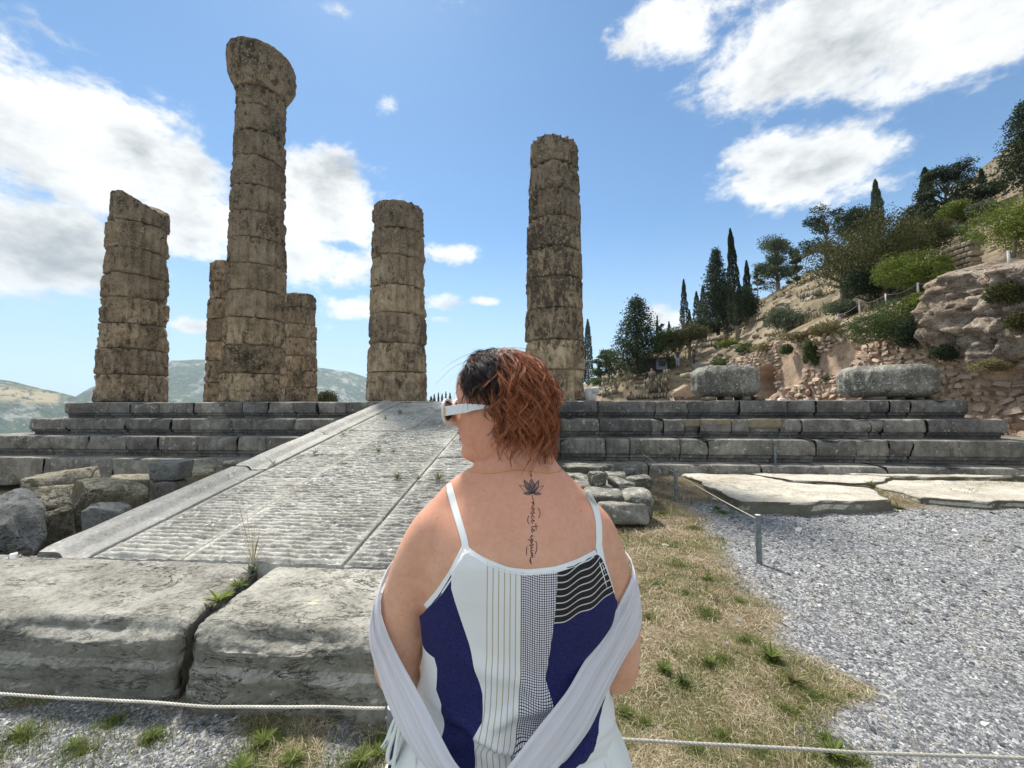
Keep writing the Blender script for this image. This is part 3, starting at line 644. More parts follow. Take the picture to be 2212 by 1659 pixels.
# ------------------------------------------------------------------ big flat slabs on the right
def poly_slab(label, pts_px, zt, th, seed, mat='slab', group='flat pale slabs beside the gravel'):
    P = [px_z(x, y, zt) for x, y in pts_px]; P = np.array([(p.x, p.y) for p in P]); c = P.mean(0)
    # densify outline and make it ragged
    out = []
    for i in range(len(P)):
        a, b = P[i], P[(i + 1) % len(P)]; n = max(2, int(np.linalg.norm(b - a) / .08))
        for k in range(n): out.append(a + (b - a) * k / n)
    out = np.array(out); nn = fbm(np.stack([out[:, 0] * 2.2, out[:, 1] * 2.2, out[:, 0] * 0 + seed], 1), 4, seed)
    n2 = fbm(np.stack([out[:, 0] * 2.2, out[:, 1] * 2.2, out[:, 0] * 0 + seed + 9], 1), 4, seed + 1)
    out = out + np.stack([nn, n2], 1) * .16
    m = len(out); V = []; Fs = []; rings = [(1.0, -th - .1, .0), (1.0, -th * .6, .015), (1.0, -th * .3, -.01), (1.0, -.035, .0), (.995, -.008, 0), (.975, 0, 0), (.9, 0, 0), (.8, 0, 0), (.65, 0, 0), (.5, 0, 0), (.35, 0, 0), (.2, 0, 0), (.08, 0, 0)]
    for (s, z, o) in rings:
        ring = c + (out - c) * s; d = (out - c) / np.linalg.norm(out - c, axis=1, keepdims=True); ring = ring + d * o
        q = np.stack([ring[:, 0], ring[:, 1], np.full(m, zt + z)], 1)
        w_ = fbm(q * 3, 3, seed + 4); q[:, 2] += np.where(z > -.04, w_ * .025 * (s < .99) + fbm(q * 9, 2, seed) * .006, 0); q[:, :2] += d * (w_ * .07 * (z < -.02))[:, None]
        V += list(q)
    V.append((c[0], c[1], zt)); cc = len(V) - 1
    Fs = list(map(tuple, grid_faces(m, len(rings), True))); Fs += [((len(rings) - 1) * m + i, (len(rings) - 1) * m + (i + 1) % m, cc) for i in range(m)]
    # outline runs clockwise or not : make the normals point up
    V = np.array(V); V = V - np.array([c[0], c[1], 0])
    o = mk('paving_slab', V, Fs, M[mat], None, label=label, cat='stone slab', group=group, loc=(c[0], c[1], 0))
    return o
poly_slab('large pale slab with a thick dark front edge, nearest the gravel', [(1478, 1024), (1600, 1082), (1660, 1083), (1925, 1079), (1880, 1054), (1700, 1040), (1600, 1022)], .19, .2, 401)
poly_slab('pale slab with weeds along its front, cut by the right edge of the picture', [(1882, 1046), (1990, 1074), (2110, 1080), (2250, 1083), (2300, 1050), (2100, 1034), (1935, 1034)], .15, .14, 402)
poly_slab('long worn slab right behind the nearest one', [(1590, 1018), (1705, 1036), (1870, 1046), (1925, 1031), (1800, 1014), (1700, 1010)], .20, .15, 403)
poly_slab('worn slab at the foot of the steps behind the two right posts', [(1735, 1010), (1830, 1022), (1960, 1030), (2260, 1028), (2400, 1014), (2060, 1000), (1900, 1002)], .22, .15, 404)
# ------------------------------------------------------------------ terrain (local frame of the temple)
WX = 14.0                                                       # foot line of the big retaining wall
walltop_px = [(2330, 552), (2212, 566), (2130, 578), (2060, 592), (2010, 620), (1960, 640), (1860, 672), (1740, 706), (1660, 738), (1600, 768), (1530, 785), (1490, 812), (1455, 838), (1440, 866)]
def wall_yz(px, py):
    d = px_dir(px, py); o = toL(Vector((0, 0, EYE))); dl = (Vector((d.x, d.y)).dot(U_), Vector((d.x, d.y)).dot(N_), d.z)
    t = (WX - o.x) / dl[0]; return o.y + dl[1] * t, EYE + dl[2] * t
WT = np.array([wall_yz(a, b) for a, b in walltop_px])
o_ = np.argsort(WT[:, 0]); WT = WT[o_]
def wtop(y): return np.interp(y, WT[:, 0], WT[:, 1]) + fbm(np.stack([np.asarray(y) * .8, np.asarray(y) * 0, np.asarray(y) * 0], 1), 3, 44) * .16
def terr(x, y):
    x = np.asarray(x, dtype=float); y = np.asarray(y, dtype=float)
    z = np.zeros_like(x)
    z = z + sstep(-4, -1.2, y) * .14 * sstep(1.5, 4, x)
    z = z - sstep(-2.2, -3.2, x) * sstep(-6.6, -5.6, y) * (.45)
    z = z + sstep(10.5, 13, x) * sstep(-3, 2, y) * .55 * (x < WX + .5)
    z = np.where(x >= WX + .5, 0, z)
    # land falls away left of the temple
    d = np.clip(-13.5 - x, 0, None); z = z - sstep(0, 8, d) * 3.5 - np.clip(d - 3, 0, None) * .34 * sstep(-30, 10, y)
    # far beyond the temple the ground drops too, except on the hill side
    far = np.clip(y - 75, 0, None); z = z - far * .12 * sstep(30, -8, x)
    # hill
    blend = sstep(20, 30, y)
    toe = 3.0 + sstep(40, 120, y) * -1.0
    hA = np.where(x < WX + .5, 0, np.interp(y, WT[:, 0], WT[:, 1]) + .05 + (x - WX - .5) * (.58 + .008 * np.clip(y, 0, 20)))
    xx = np.clip(x - toe, 0, None); hB = 1.0 * sstep(0, 3, xx) + xx * .375 + np.clip(x - WX, 0, None) * .20
    hA = hA - sstep(2, -6, y) * 0
    h = hA * (1 - blend) + hB * blend
    # the ridge flattens out
    over = np.clip(x - 37, 0, None); h = h - over * .50
    z = z + np.where(x > toe, h, 0)
    return z
def terr_hill(x, y): return terr(np.maximum(x, WX + .52), y)
def terr_w(X, Y):
    d = Vector((X, Y)) - O_; return float(terr(d.dot(U_), d.dot(N_)))
def hit(px, py, y0=6.0):
    d = px_dir(px, py); d = d / d.y; o = Vector((0, 0, EYE)); t = y0
    while t < 400:
        p = o + d * t
        l_ = toL(p)
        if l_.x > 2.5 and p.z < (terr_w(p.x, p.y) if l_.x < WX + .5 or l_.y > 22 else float(terr(l_.x, l_.y))): return p
        t += .15 if t < 60 else .5
    return None

# ------------------------------------------------------------------ ground material
def ground_mat():
    m, T = new_mat('ground_earth')
    g = T.n('ShaderNodeNewGeometry'); P = g.outputs['Position']
    at = T.n('ShaderNodeVertexColor', layer_name='mask'); s = T.n('ShaderNodeSeparateColor', i={0: at.outputs[0]})
    gravel, hillm = s.outputs[0], s.outputs[1]
    vc = T.n('ShaderNodeTexVoronoi', i={'Vector': P, 'Scale': 62.0}); v1 = vc.outputs['Color']; vs = T.n('ShaderNodeSeparateXYZ', i={0: v1}).outputs[0]
    vc2 = T.n('ShaderNodeTexVoronoi', i={'Vector': P, 'Scale': 30.0}); vs2 = T.n('ShaderNodeSeparateXYZ', i={0: vc2.outputs['Color']}).outputs[0]
    big = T.noise(P, .7, 4, .6); mid = T.noise(P, 5, 5, .65); fine = T.noise(P, 45, 4, .7)
    gc = T.ramp(vs, [(0, (.07, .074, .082)), (.35, (.15, .156, .165)), (.7, (.25, .257, .265)), (.93, (.46, .46, .455))])
    gc = T.mix(T.mr(vs2, .75, 1.0, 0, .5), gc, (.42, .43, .44))
    gc = T.mix(T.mr(big, .45, .65, 0, .25), gc, (.20, .205, .20))
    dirt = T.ramp(mid, [(.35, (.075, .052, .032)), (.5, (.14, .10, .062)), (.66, (.24, .19, .125))])
    dirt = T.mix(T.mr(fine, .45, .65, 0, .6), dirt, (.33, .28, .19))
    dirt = T.mix(T.mr(T.noise(P, 1.7, 4, .6), .5, .62, 0, .55), dirt, (.09, .10, .035))
    hill = T.ramp(T.noise(P, .35, 6, .7), [(.35, (.10, .078, .05)), (.5, (.19, .15, .098)), (.62, (.28, .225, .15))])
    hill = T.mix(T.mr(T.noise(P, 2.2, 5, .75), .52, .68, 0, .7), hill, (.10, .10, .045))
    hill = T.mix(T.mr(T.noise(P, 1.4, 6, .75), .58, .68, 0, .8), hill, (.36, .32, .26))
    strat = T.noise(T.vm('MULTIPLY', P, (.25, .25, 2.5)), 1.0, 5, .7)
    hill = T.mix(T.mr(strat, .42, .34, 0, .7), hill, (.10, .075, .045))
    c = T.mix(gravel, dirt, gc); c = T.mix(hillm, c, hill)
    lk(T, c, T.b.inputs['Base Color']); T.b.inputs['Roughness'].default_value = .95
    hgt = T.math('ADD', T.math('MULTIPLY', T.math('MULTIPLY', vs, gravel), .8), T.math('ADD', T.math('MULTIPLY', fine, .5), mid))
    lk(T, bump(T, hgt, .8, .02), T.b.inputs['Normal'])
    return m
M['ground'] = ground_mat()
def terrain_mesh(name, xs, ys, zfun, maskfun, label=None):
    X, Y = np.meshgrid(xs, ys); X = X.ravel(); Y = Y.ravel(); Z = zfun(X, Y)
    V = np.stack([X, Y, Z], 1); Fs = grid_faces(len(xs), len(ys))
    o = mk(name, V, Fs, M['ground'], None, kind='structure', loc=L(0, 0, 0), rotz=-PSI)
    ca = o.data.color_attributes.new('mask', 'FLOAT_COLOR', 'POINT'); A = np.ones((len(V), 4), dtype=np.float32); A[:, :3] = maskfun(X, Y); ca.data.foreach_set('color', A.ravel())
    return o
# gravel / grass boundary from the photograph, walked in world space on z = 0
bpx = [(1500, 1105), (1545, 1150), (1590, 1215), (1605, 1265), (1680, 1340), (1755, 1438), (1865, 1490), (1805, 1530), (1790, 1582), (1860, 1645), (1900, 1720), (1960, 1900)]
BW = np.array([toL(px_z(a, b, 0.0))[:2] for a, b in bpx])[::-1]
def gravel_mask(X, Y):
    xb = np.interp(Y, BW[:, 1], BW[:, 0]); n = fbm(np.stack([X * 2.5, Y * 2.5, X * 0], 1), 3, 5)
    right = sstep(-.18, .22, X - xb + n * .25) * sstep(-2.6, -3.2, Y + n * .3 + np.clip(3.2 - X, 0, 2) * .9 - 0)
    n2 = fbm(np.stack([X * 3, Y * 3, X * 0 + 5], 1), 3, 9)
    left = sstep(1.3, .9, X + n2 * .3) * sstep(-7.15, -7.45, Y + n2 * .1) * sstep(-.35, .1, n2 + .12)
    return np.clip(right + left, 0, 1)
def near_mask(X, Y):
    g = gravel_mask(X, Y); return np.stack([g, np.zeros_like(g), np.zeros_like(g)], 1)
def near_z(X, Y): return terr(X, Y) + fbm(np.stack([X * 1.2, Y * 1.2, X * 0], 1), 3, 3) * .02 + fbm(np.stack([X * 8, Y * 8, X * 0], 1), 2, 4) * .006 - .01
xs = np.concatenate([-14 - np.geomspace(.5, 600, 60)[::-1], np.arange(-14, -4, .4), np.arange(-4, 7, .06), np.arange(7, 14.3, .3), [14.4]])
ys = np.concatenate([-12.6 - np.geomspace(.5, 300, 30)[::-1], np.arange(-12.6, -8.8, .3), np.arange(-8.8, -1.5, .06), np.arange(-1.5, 22, .8), np.arange(22, 60, 1.0), np.geomspace(60, 420, 50)])
def gz(X, Y): return near_z(X, Y) + np.where(Y > 20, fbm(np.stack([X * .25, Y * .25, X * 0], 1), 3, 8) * .5 * sstep(20, 40, Y) * sstep(2, 6, X), 0) - np.where(np.abs(X) < 10, 0, 0)
def gm(X, Y):
    g = gravel_mask(X, Y) * (Y < 0); h = sstep(2, 12, Y) + sstep(-8, -12, X) + sstep(9, 14, X) * sstep(-3, 0, Y); h = np.clip(h, 0, 1); return np.stack([g * (1 - h), h, h * 0], 1)
terrain_mesh('ground', xs, ys, gz, gm)
xs = np.concatenate([np.arange(14.45, 40, .35), 40 + np.geomspace(.6, 200, 24)]); ys = np.concatenate([np.arange(-14, 60, .45), np.geomspace(60, 420, 90)])
def hz_(X, Y):
    P = np.stack([X * .3, Y * .16, X * 0], 1); b = terr_hill(X, Y)
    t = b + fbm(P, 4, 30) * 1.1 * sstep(14.2, 19, X)
    q = 1.15; st = np.floor(t / q) * q + q * sstep(.55, 1.0, (t / q) % 1.0)          # old terraces
    k = sstep(15, 18, X) * .62 * sstep(40, 30, X)
    z = t * (1 - k) + st * k
    z = z + fbm(np.stack([X * 1.3, Y * 1.3, X * 0], 1), 3, 33) * .16
    # the retained ground stops short of the wall face
    return np.where(X < 15.0, np.minimum(z, b - .05), z)
def hm(X, Y): return np.stack([X * 0, X * 0 + 1, X * 0], 1)
terrain_mesh('hillside', xs, ys, hz_, hm)

# ------------------------------------------------------------------ retaining wall with rubble stones
CL_Y = wall_yz(2015, 700)[0]           # natural rock right of this
def wall_disp(y, z):
    P = np.stack([y * .5, z * .5, y * 0], 1)
    d = fbm(P, 4, 50) * .22 + fbm(P * 5, 3, 52) * .05 + (z - 3) * .08
    rock = sstep(CL_Y + .35, CL_Y - .5, y + fbm(P * 2, 3, 58) * .5) * sstep(1.5, 3.4, z + fbm(P * 1.5, 2, 57))
    r = 1.0 - np.abs(fbm(P * np.array([1.6, 2.6, 1]), 4, 55)) * 1.9
    r2 = 1.0 - np.abs(fbm(P * np.array([5, 8, 1]), 3, 66)) * 1.9
    jx = P * np.array([2.4, 3.6, 1]) + fbm(P * 3, 3, 91)[:, None] * .5; ci = np.floor(jx[:, :2]).astype(np.int64); best = np.full(len(P), 9.0); sec = np.full(len(P), 9.0); hb = np.zeros(len(P))
    for ox in (-1, 0, 1):
        for oy in (-1, 0, 1):
            cx_, cy_ = ci[:, 0] + ox, ci[:, 1] + oy; fx = cx_ + _h(cx_, cy_, cx_ * 0, 5); fy = cy_ + _h(cx_, cy_, cx_ * 0, 6); dq = np.hypot(jx[:, 0] - fx, jx[:, 1] - fy); nb = dq < best
            sec = np.where(nb, best, np.minimum(sec, dq)); hb = np.where(nb, _h(cx_, cy_, cx_ * 0, 7), hb); best = np.where(nb, dq, best)
    crag = hb * .20 + sstep(0, .16, sec - best) * .16 + fbm(P * 14, 3, 92) * .05
    d = d - rock * (.30 + .32 * r + .12 * r2 + fbm(P * 9, 3, 56) * .14 + crag)
    return d, rock
ym, yM = -9.0, WT[-1, 0]
ys = np.concatenate([np.arange(ym, 6, .07), np.arange(6, yM, .16)]); vs = np.linspace(0, 1, 84)
wallT = thing('retaining_wall', 'long pink and ochre rubble wall with a rock outcrop, closing the right side behind the platform', 'stone wall', L(0, 0, 0), -PSI)
Yg, Vg = np.meshgrid(ys, vs); Yg = Yg.ravel(); Vg = Vg.ravel(); tp = wtop(Yg); Zg = -.3 + (tp + .3) * Vg
dd, rk = wall_disp(Yg, Zg)
hy, hz0 = wall_yz(1652, 822)           # dark hole
hole = sstep(1.0, .75, np.sqrt(((Yg - hy) / 1.25) ** 2 + ((Zg - hz0 + .15) / 1.05) ** 2) + fbm(np.stack([Yg * 2, Zg * 2, Yg * 0], 1), 3, 60) * .3)
Xg = WX + dd + hole * 2.6
rimt = sstep(.97, 1, Vg); Xg = Xg + rimt * .3
V = np.stack([Xg, Yg, Zg], 1); nY = len(ys)
Fs = list(map(tuple, grid_faces(nY, len(vs))))
wf = mk('wall_face', V, [f[::-1] for f in Fs], M['mortar'], wallT)
wf.data.materials.append(M['cliff'])
rk_f = rk.reshape(len(vs), nY); mi = (rk_f[:-1, :-1] > .4).astype(np.int32).ravel(); wf.data.polygons.foreach_set('material_index', mi)
# the strip of ground between wall top and hillside
V = []
for y in ys:
    t = float(wtop(np.array([y]))[0]); x0 = WX + float(wall_disp(np.array([y]), np.array([t]))[0][0]) + .25
    for k, s in enumerate((0, .35, .75, 1.2, 1.8)): V.append((x0 + s if k else x0, y, t - .02 + s * .25 + .0))
nv = 5; V = np.array(V); V[:, 2] += fbm(V * 1.4, 3, 61) * .14 * (np.arange(len(V)) % 5 > 0)
tf = mk('wall_crest', V, list(map(tuple, grid_faces(nv, nY))), M['cliff'], wallT)
# stones
cand = []
r_ = np.random.default_rng(5)
z = -.1
while z < 6.6:
    y = ym + r_.uniform(0, .4)
    rowh = r_.uniform(.14, .24)
    while y < yM:
        w_ = r_.uniform(.16, .44) * (1 if y < 8 else 1.25); cand.append((y + w_ / 2, z + rowh / 2 + r_.normal(0, .02), w_ * .92, rowh * r_.uniform(.8, 1.0))); y += w_ + .02
    z += rowh + .012
cand = np.array(cand); cand[:, 1] += fbm(np.stack([cand[:, 0] * .45, cand[:, 1] * .3, cand[:, 0] * 0], 1), 3, 65) * .30; cand[:, 2:] *= r_.uniform(.75, 1.15, (len(cand), 1)); tpz = wtop(cand[:, 0]); dd, rk = wall_disp(cand[:, 0], cand[:, 1])
pl = fbm(np.stack([cand[:, 0] * .33, cand[:, 1] * .42, cand[:, 0] * 0 + 9], 1), 3, 63)
y1 = wall_yz(1840, 800)[0]; y2 = wall_yz(1700, 800)[0]
plaster = sstep(y1 - .8, y1 + .5, cand[:, 0]) * sstep(y2 + 3, y2, cand[:, 0]) * sstep(4.4, 3.6, cand[:, 1])
hol = np.sqrt(((cand[:, 0] - hy) / 1.35) ** 2 + ((cand[:, 1] - hz0 + .15) / 1.15) ** 2)
ok = (cand[:, 1] + cand[:, 3] * .5 < tpz - .05) & (rk < .35) & (pl + .34 - plaster * .50 > 0) & (hol > 1)
cand = cand[ok]; dd = dd[ok]
# size in the picture decides which are separate parts
W3 = np.array([L(WX, c[0], c[1]) for c in cand]); dist = W3[:, 1]; vis = (W3[:, 0] / W3[:, 1] < 1.30) & (cand[:, 1] > .75)
score = cand[:, 2] * cand[:, 3] / dist ** 2 * np.where(W3[:, 0] / W3[:, 1] > 0, 1, 1) * vis
order = np.argsort(-score); single = set(order[:290].tolist())
protos = []
for k in range(14):
    V, Fp = rough_box(1.15, 1.0, 1.0, (2, 2, 2), .16, .22, 1.6, 500 + k, .34, 0, 5); protos.append((V, Fp))
pm = []
for k, (V, Fp) in enumerate(protos):
    me = bpy.data.meshes.new('stone'); me.from_pydata([tuple(v) for v in V], [], [tuple(map(int, f)) for f in Fp]); me.materials.append(M['rubble']); pm.append(me)
mb = MB()
for i, c in enumerate(cand):
    k = int(r_.integers(0, 14)); dep = .20; xx = WX + dd[i] - .012 + r_.normal(0, .018)
    if i in single:
        o = bpy.data.objects.new('stone', pm[k]); COL.objects.link(o); o.parent = wallT; o.location = (xx, c[0], c[1]); o.scale = (dep, c[2], c[3] * .97); o.rotation_euler = (r_.normal(0, .30), 0, r_.choice([0, math.pi]) + r_.normal(0, .05))
    else:
        V = protos[k][0] * np.array([dep, c[2], c[3] * .97]) * (1 if r_.random() < .5 else -1) + np.array([xx, c[0], c[1]]); mb.add(V, protos[k][1] if True else None)
rs = mb.build('rubble_stones', M['rubble'], wallT, kind='stuff', smooth=False)

# ashlar wall on the slope above the rock
aw = thing('ashlar_wall', 'low wall of squared ochre blocks on the slope between the two bright green shrubs', 'stone wall', (0, 0, 0), 0)
p0 = hit(2040, 600); 
if p0 is None: p0 = px_Y(2040, 600, 14)
Ya = p0.y * 1.0; a = px_Y(2036, 606, Ya + .6); b = px_Y(2116, 582, Ya - .6)
nrow = 6; ncol = 7; hgt = (px_Y(2112, 520, Ya).z - px_Y(2112, 590, Ya).z)
for r in range(nrow):
    for c in range(ncol):
        u0 = (c + (.5 if r % 2 else 0)) / ncol; u = min(1, u0); z0 = (a.z * (1 - u) + b.z * u) + r * hgt / nrow - .1
        top = 0 if u < .15 else 0
        if r == nrow - 1 and c < 1: continue
        V, Fp = rough_box((b - a).length / ncol * .97, .4, hgt / nrow * .94, (4, 2, 3), .03, .015, 3, 600 + r * 9 + c)
        p = a.lerp(b, u); mk('block', V, Fp, M['ashlar'], aw, loc=(p.x, p.y, z0 + hgt / nrow / 2), rotz=math.atan2(b.y - a.y, b.x - a.x))
# ------------------------------------------------------------------ ruins and rubble on the far slope
def stone_row(name, label, p0, p1, h, n, rows, seed, mat='ruin', thick=.5):
    root = thing(name, label, 'ruined wall', (p0.x, p0.y, p0.z), 0); g = np.random.default_rng(seed); d = (p1 - p0); ang = math.atan2(d.y, d.x)
    for r in range(rows):
        for c in range(n):
            if g.random() < .12 + .1 * r: continue
            w_ = Vector((d.x, d.y)).length / n; V, Fp = rough_box(w_ * g.uniform(.85, 1.02), thick, h / rows * g.uniform(.85, 1.05), (3, 2, 2), .08, .05, 1.5, seed * 50 + r * 20 + c, .15)
            q = d * ((c + .5 + .3 * (r % 2)) / n); mk('stone', V, Fp, M[mat], root, loc=(q.x, q.y, q.z + h / rows * (r + .45)), rotz=ang + g.normal(0, .06))
    return root
def P_(px, py, dflt=40):
    p = hit(px, py); return p if p is not None else px_Y(px, py, dflt)
stone_row('ruined_wall', 'long low dry stone wall just above the platform edge, left of the lichened drum', P_(1352, 862), P_(1440, 858), 1.6, 14, 4, 11)
stone_row('ruined_wall', 'stepped wall remains over the low wall, under the thin dry grass', P_(1400, 848), P_(1448, 842), 1.8, 9, 4, 12)
stone_row('ruined_wall', 'broken wall with upright stones under the dark conifer', P_(1318, 822), P_(1345, 818), 2.6, 6, 4, 13)
stone_row('ruined_wall', 'grey wall stub beside the shelter at the conifer foot', P_(1352, 812), P_(1388, 806), 1.8, 8, 3, 14)
stone_row('ruined_wall', 'small ruined wall nearest the white marble stump', P_(1300, 858), P_(1335, 848), 1.8, 8, 4, 15)
stone_row('ruined_wall', 'row of stones on the slope left of the tallest cypress', P_(1500, 752), P_(1560, 745), .9, 12, 2, 16)
stone_row('ruined_wall', 'dark stone ledge right of the tallest cypress trunk', P_(1560, 716), P_(1600, 708), 1.2, 8, 2, 17)
stone_row('ruined_wall', 'tumbled stones on the slope between the tallest cypress and the fenced edge', P_(1720, 662), P_(1770, 650), .8, 10, 2, 18)
ow = thing('ochre_wall', 'short orange ochre wall end emerging left of the left lone drum', 'stone wall', (0, 0, 0), 0)
pa = px_Y(1452, 866, 33); pb = px_Y(1500, 815, 31)
V, Fp = rough_box(3.0, 1.0, 2.6, (12, 4, 12), .1, .12, 1.2, 640, .02); V[:, 2] = V[:, 2] - np.where(V[:, 2] > 0, np.clip((.9 - V[:, 0]) * .55, 0, 1.4), 0); mk('wall_face', V, Fp, M['mortar'], ow, loc=((pa.x + pb.x) / 2 + .4, 32, 1.62 + .6))
V, Fp = rough_box(3.2, 1.1, .35, (12, 4, 3), .1, .1, 1.2, 641, .02); mk('coping', V + np.array([1.2, 0, 1.4]), Fp, M['ruin'], ow, loc=((pa.x + pb.x) / 2 + .4, 32, 1.62 + .6))
# scattered rocks over the hill : one mass
mb = MB(); g = np.random.default_rng(77); cnt = 0
while cnt < 2600:
    x = g.uniform(4, 40); y = g.uniform(12, 110)
    if x < 14.6 and y < 26: continue
    n = float(fbm(np.array([[x * .25, y * .18, 0]]), 3, 71)[0]) + (.25 if x < 14 else 0)
    if n < g.uniform(-.25, .35): continue
    if x < 14: z = float(gz(np.array([x]), np.array([y]))[0])
    else: z = float(hz_(np.array([x]), np.array([y]))[0])
    s = g.uniform(.10, .38) * (1 + y / 90); k = int(g.integers(0, 14)); V = protos[k][0] * np.array([s * g.uniform(.8, 1.6), s, s * g.uniform(.4, .9)]); a_ = g.uniform(0, 6.28); ca, sa = math.cos(a_), math.sin(a_)
    V = V @ np.array([[ca, sa, 0], [-sa, ca, 0], [0, 0, 1]]) + np.array([x, y, z + s * .15]); mb.add(V, protos[k][1]); cnt += 1
mb.build('slope_rubble', M['ruin'], None, kind='stuff', loc=L(0, 0, 0), rotz=-PSI, label='grey and ochre rubble strewn over the dry slope', cat='rubble')
mb = MB(); cnt = 0
while cnt < 3600:
    x = g.uniform(14.6, 40) if g.random() < .75 else g.uniform(4, 14.4); y = g.uniform(-2, 105)
    if x < 14.5 and y < 24: continue
    if float(fbm(np.array([[x * .3, y * .2, 4]]), 3, 73)[0]) < g.uniform(-.1, .35): continue
    z = float((gz if x < 14.4 else hz_)(np.array([x]), np.array([y]))[0]); s = g.uniform(.12, .42) * (1 + y / 70)
    for _ in range(7):
        a_ = g.uniform(0, 6.28); r0 = s * g.uniform(.1, .9); c = np.array([x + math.cos(a_) * r0 * .7, y + math.sin(a_) * r0 * .7, z]); t_ = np.array([math.cos(a_) * s * .5, math.sin(a_) * s * .5, s * g.uniform(.5, 1.0)]); w_ = np.array([-math.sin(a_), math.cos(a_), 0]) * s * .13
        mb.add([c - w_, c + w_, c + t_], [(0, 1, 2)])
    cnt += 1
SCRUB = mb
# boulders on the skyline near right edge
for k, (a_, b_, c_, d_, lb) in enumerate([(2105, 2180, 408, 452, 'large bare rock on the skyline beside the dark tree at the right edge'), (2180, 2240, 392, 440, 'bare rock under the dark tree at the right edge')]):
    q = px_Y((a_ + b_) / 2, d_, 24); s0 = (b_ - a_) / F * 24; V, Fp = rough_box(s0, 3, (d_ - c_) / F * 24 + 1, (12, 8, 8), .5, .3, .8, 660 + k, .2); mk('rock_outcrop', V, Fp, M['cliff'], None, label=lb, cat='rock', loc=(q.x, 25, q.z + .3))

# white marble stump and post beside column E's foot
ms = px_ly(1275, 862, 1.2); root = thing('marble_stump', 'small weathered white marble stump on the platform right of the column behind the woman', 'marble stump', L(ms.x, 1.3, tops[0]), -PSI)
V, Fp = tube([(0, 0, 0), (0, 0, .02), (0, 0, .33), (0, 0, .34)], [.13, .14, .12, .1], 20); V[:, :] += np.array([-.06, 0, 0]); mk('shaft', V, Fp, M['marble'], root)
V, Fp = rough_box(.26, .26, .2, (8, 8, 6), .09, .02, 5, 670); mk('worn_top', V + np.array([.13, .1, .28]), Fp, M['marble'], root)
V, Fp = rough_box(.1, .2, .22, (4, 4, 4), .03, .02, 5, 671); mk('worn_base', V + np.array([.1, .1, .09]), Fp, M['marble'], root)

# ------------------------------------------------------------------ far mountains
def mount_mat():
    m, T = new_mat('mountain_scrub'); P = T.n('ShaderNodeNewGeometry').outputs['Position']
    n = T.noise(P, .012, 8, .7); n2 = T.noise(P, .05, 6, .75); n3 = T.noise(P, .004, 4, .6)
    c = T.ramp(n2, [(.36, (.018, .042, .018)), (.5, (.040, .075, .030)), (.6, (.10, .13, .055))])
    c = T.mix(T.mr(n, .52, .60, 0, .85), c, (.40, .38, .34)); c = T.mix(T.mr(T.noise(P, .09, 5, .8), .58, .66, 0, .8), c, (.46, .45, .42))
    at = T.n('ShaderNodeVertexColor', layer_name='field'); f = T.n('ShaderNodeSeparateColor', i={0: at.outputs[0]}).outputs[0]
    c = T.mix(T.math('MULTIPLY', f, T.mr(n2, .40, .5)), c, (.50, .40, .22))
    lk(T, c, T.b.inputs['Base Color']); T.b.inputs['Roughness'].default_value = 1.0; lk(T, bump(T, n2, .8, 12), T.b.inputs['Normal']); return m
M['mount'] = mount_mat()
def mountain(name, sky_px, R, depth, base, seed, fields=None, rough=14, a0=-75, a1=20):
    ax = np.array([math.atan2(px_dir(x, y).x, px_dir(x, y).y) for x, y in sky_px]); el = np.array([px_dir(x, y).z / math.hypot(px_dir(x, y).x, px_dir(x, y).y) for x, y in sky_px])
    na, nr = 230, 64; A = np.linspace(math.radians(a0), math.radians(a1), na); rr = np.linspace(0, 1, nr)
    AA, RR = np.meshgrid(A, rr); AA = AA.ravel(); RR = RR.ravel(); top = np.interp(AA, ax, el) * R + EYE
    Rd = R - depth + depth * 1.5 * RR; t = np.clip(Rd - (R - depth), 0, depth) / depth
    hgt = base + (top - base) * (t ** 1.25); back = np.clip((Rd - R) / depth, 0, 1); hgt = hgt - back * (top - base) * .5
    P = np.stack([np.sin(AA) * Rd / 260, np.cos(AA) * Rd / 260, AA * 0], 1); rg = (1 - np.abs(fbm(P, 5, seed)) * 2.2)
    hgt = hgt + (rg - .6) * rough * 2.2 * (1 - np.abs(2 * np.clip(t, 0, 1) - 1) ** 3) + fbm(P * 6, 4, seed + 3) * rough * .35
    V = np.stack([np.sin(AA) * Rd, np.cos(AA) * Rd, hgt], 1)
    o = mk(name, V, grid_faces(na, nr)[:, ::1], M['mount'], None, kind='structure')
    ca = o.data.color_attributes.new('field', 'FLOAT_COLOR', 'POINT'); C = np.zeros((len(V), 4), dtype=np.float32); C[:, 3] = 1
    if fields is not None:
        (x0, y0), (x1, y1), thk = fields; d0 = px_dir(x0, y0); d1 = px_dir(x1, y1); a_0, a_1 = math.atan2(d0.x, d0.y), math.atan2(d1.x, d1.y); e0, e1 = d0.z / math.hypot(d0.x, d0.y), d1.z / math.hypot(d1.x, d1.y)
        elv = (V[:, 2] - EYE) / Rd; u = np.clip((AA - a_0) / (a_1 - a_0), -.5, 1); line = e0 + (e1 - e0) * u; C[:, 0] = sstep(thk, thk * .4, np.abs(elv - line + fbm(P * 2, 3, 9) * .006)) * (AA < a_1) * (Rd < R)
    ca.data.foreach_set('color', C.ravel()); return o
mountain('far_mountain', [(-700, 835), (-300, 800), (60, 905), (148, 866), (200, 836), (300, 800), (372, 779), (440, 777), (560, 781), (690, 794), (750, 802), (795, 816), (860, 838), (930, 866), (1000, 880), (1200, 900)], 2600, 1500, -420, 81, rough=16)
mountain('near_ridge', [(-900, 780), (-300, 790), (0, 819), (60, 832), (110, 844), (150, 854), (200, 868), (280, 890), (420, 940), (700, 980)], 1900, 1000, -420, 90, fields=((-200, 832), (128, 860), .016), rough=12, a0=-80, a1=-20)

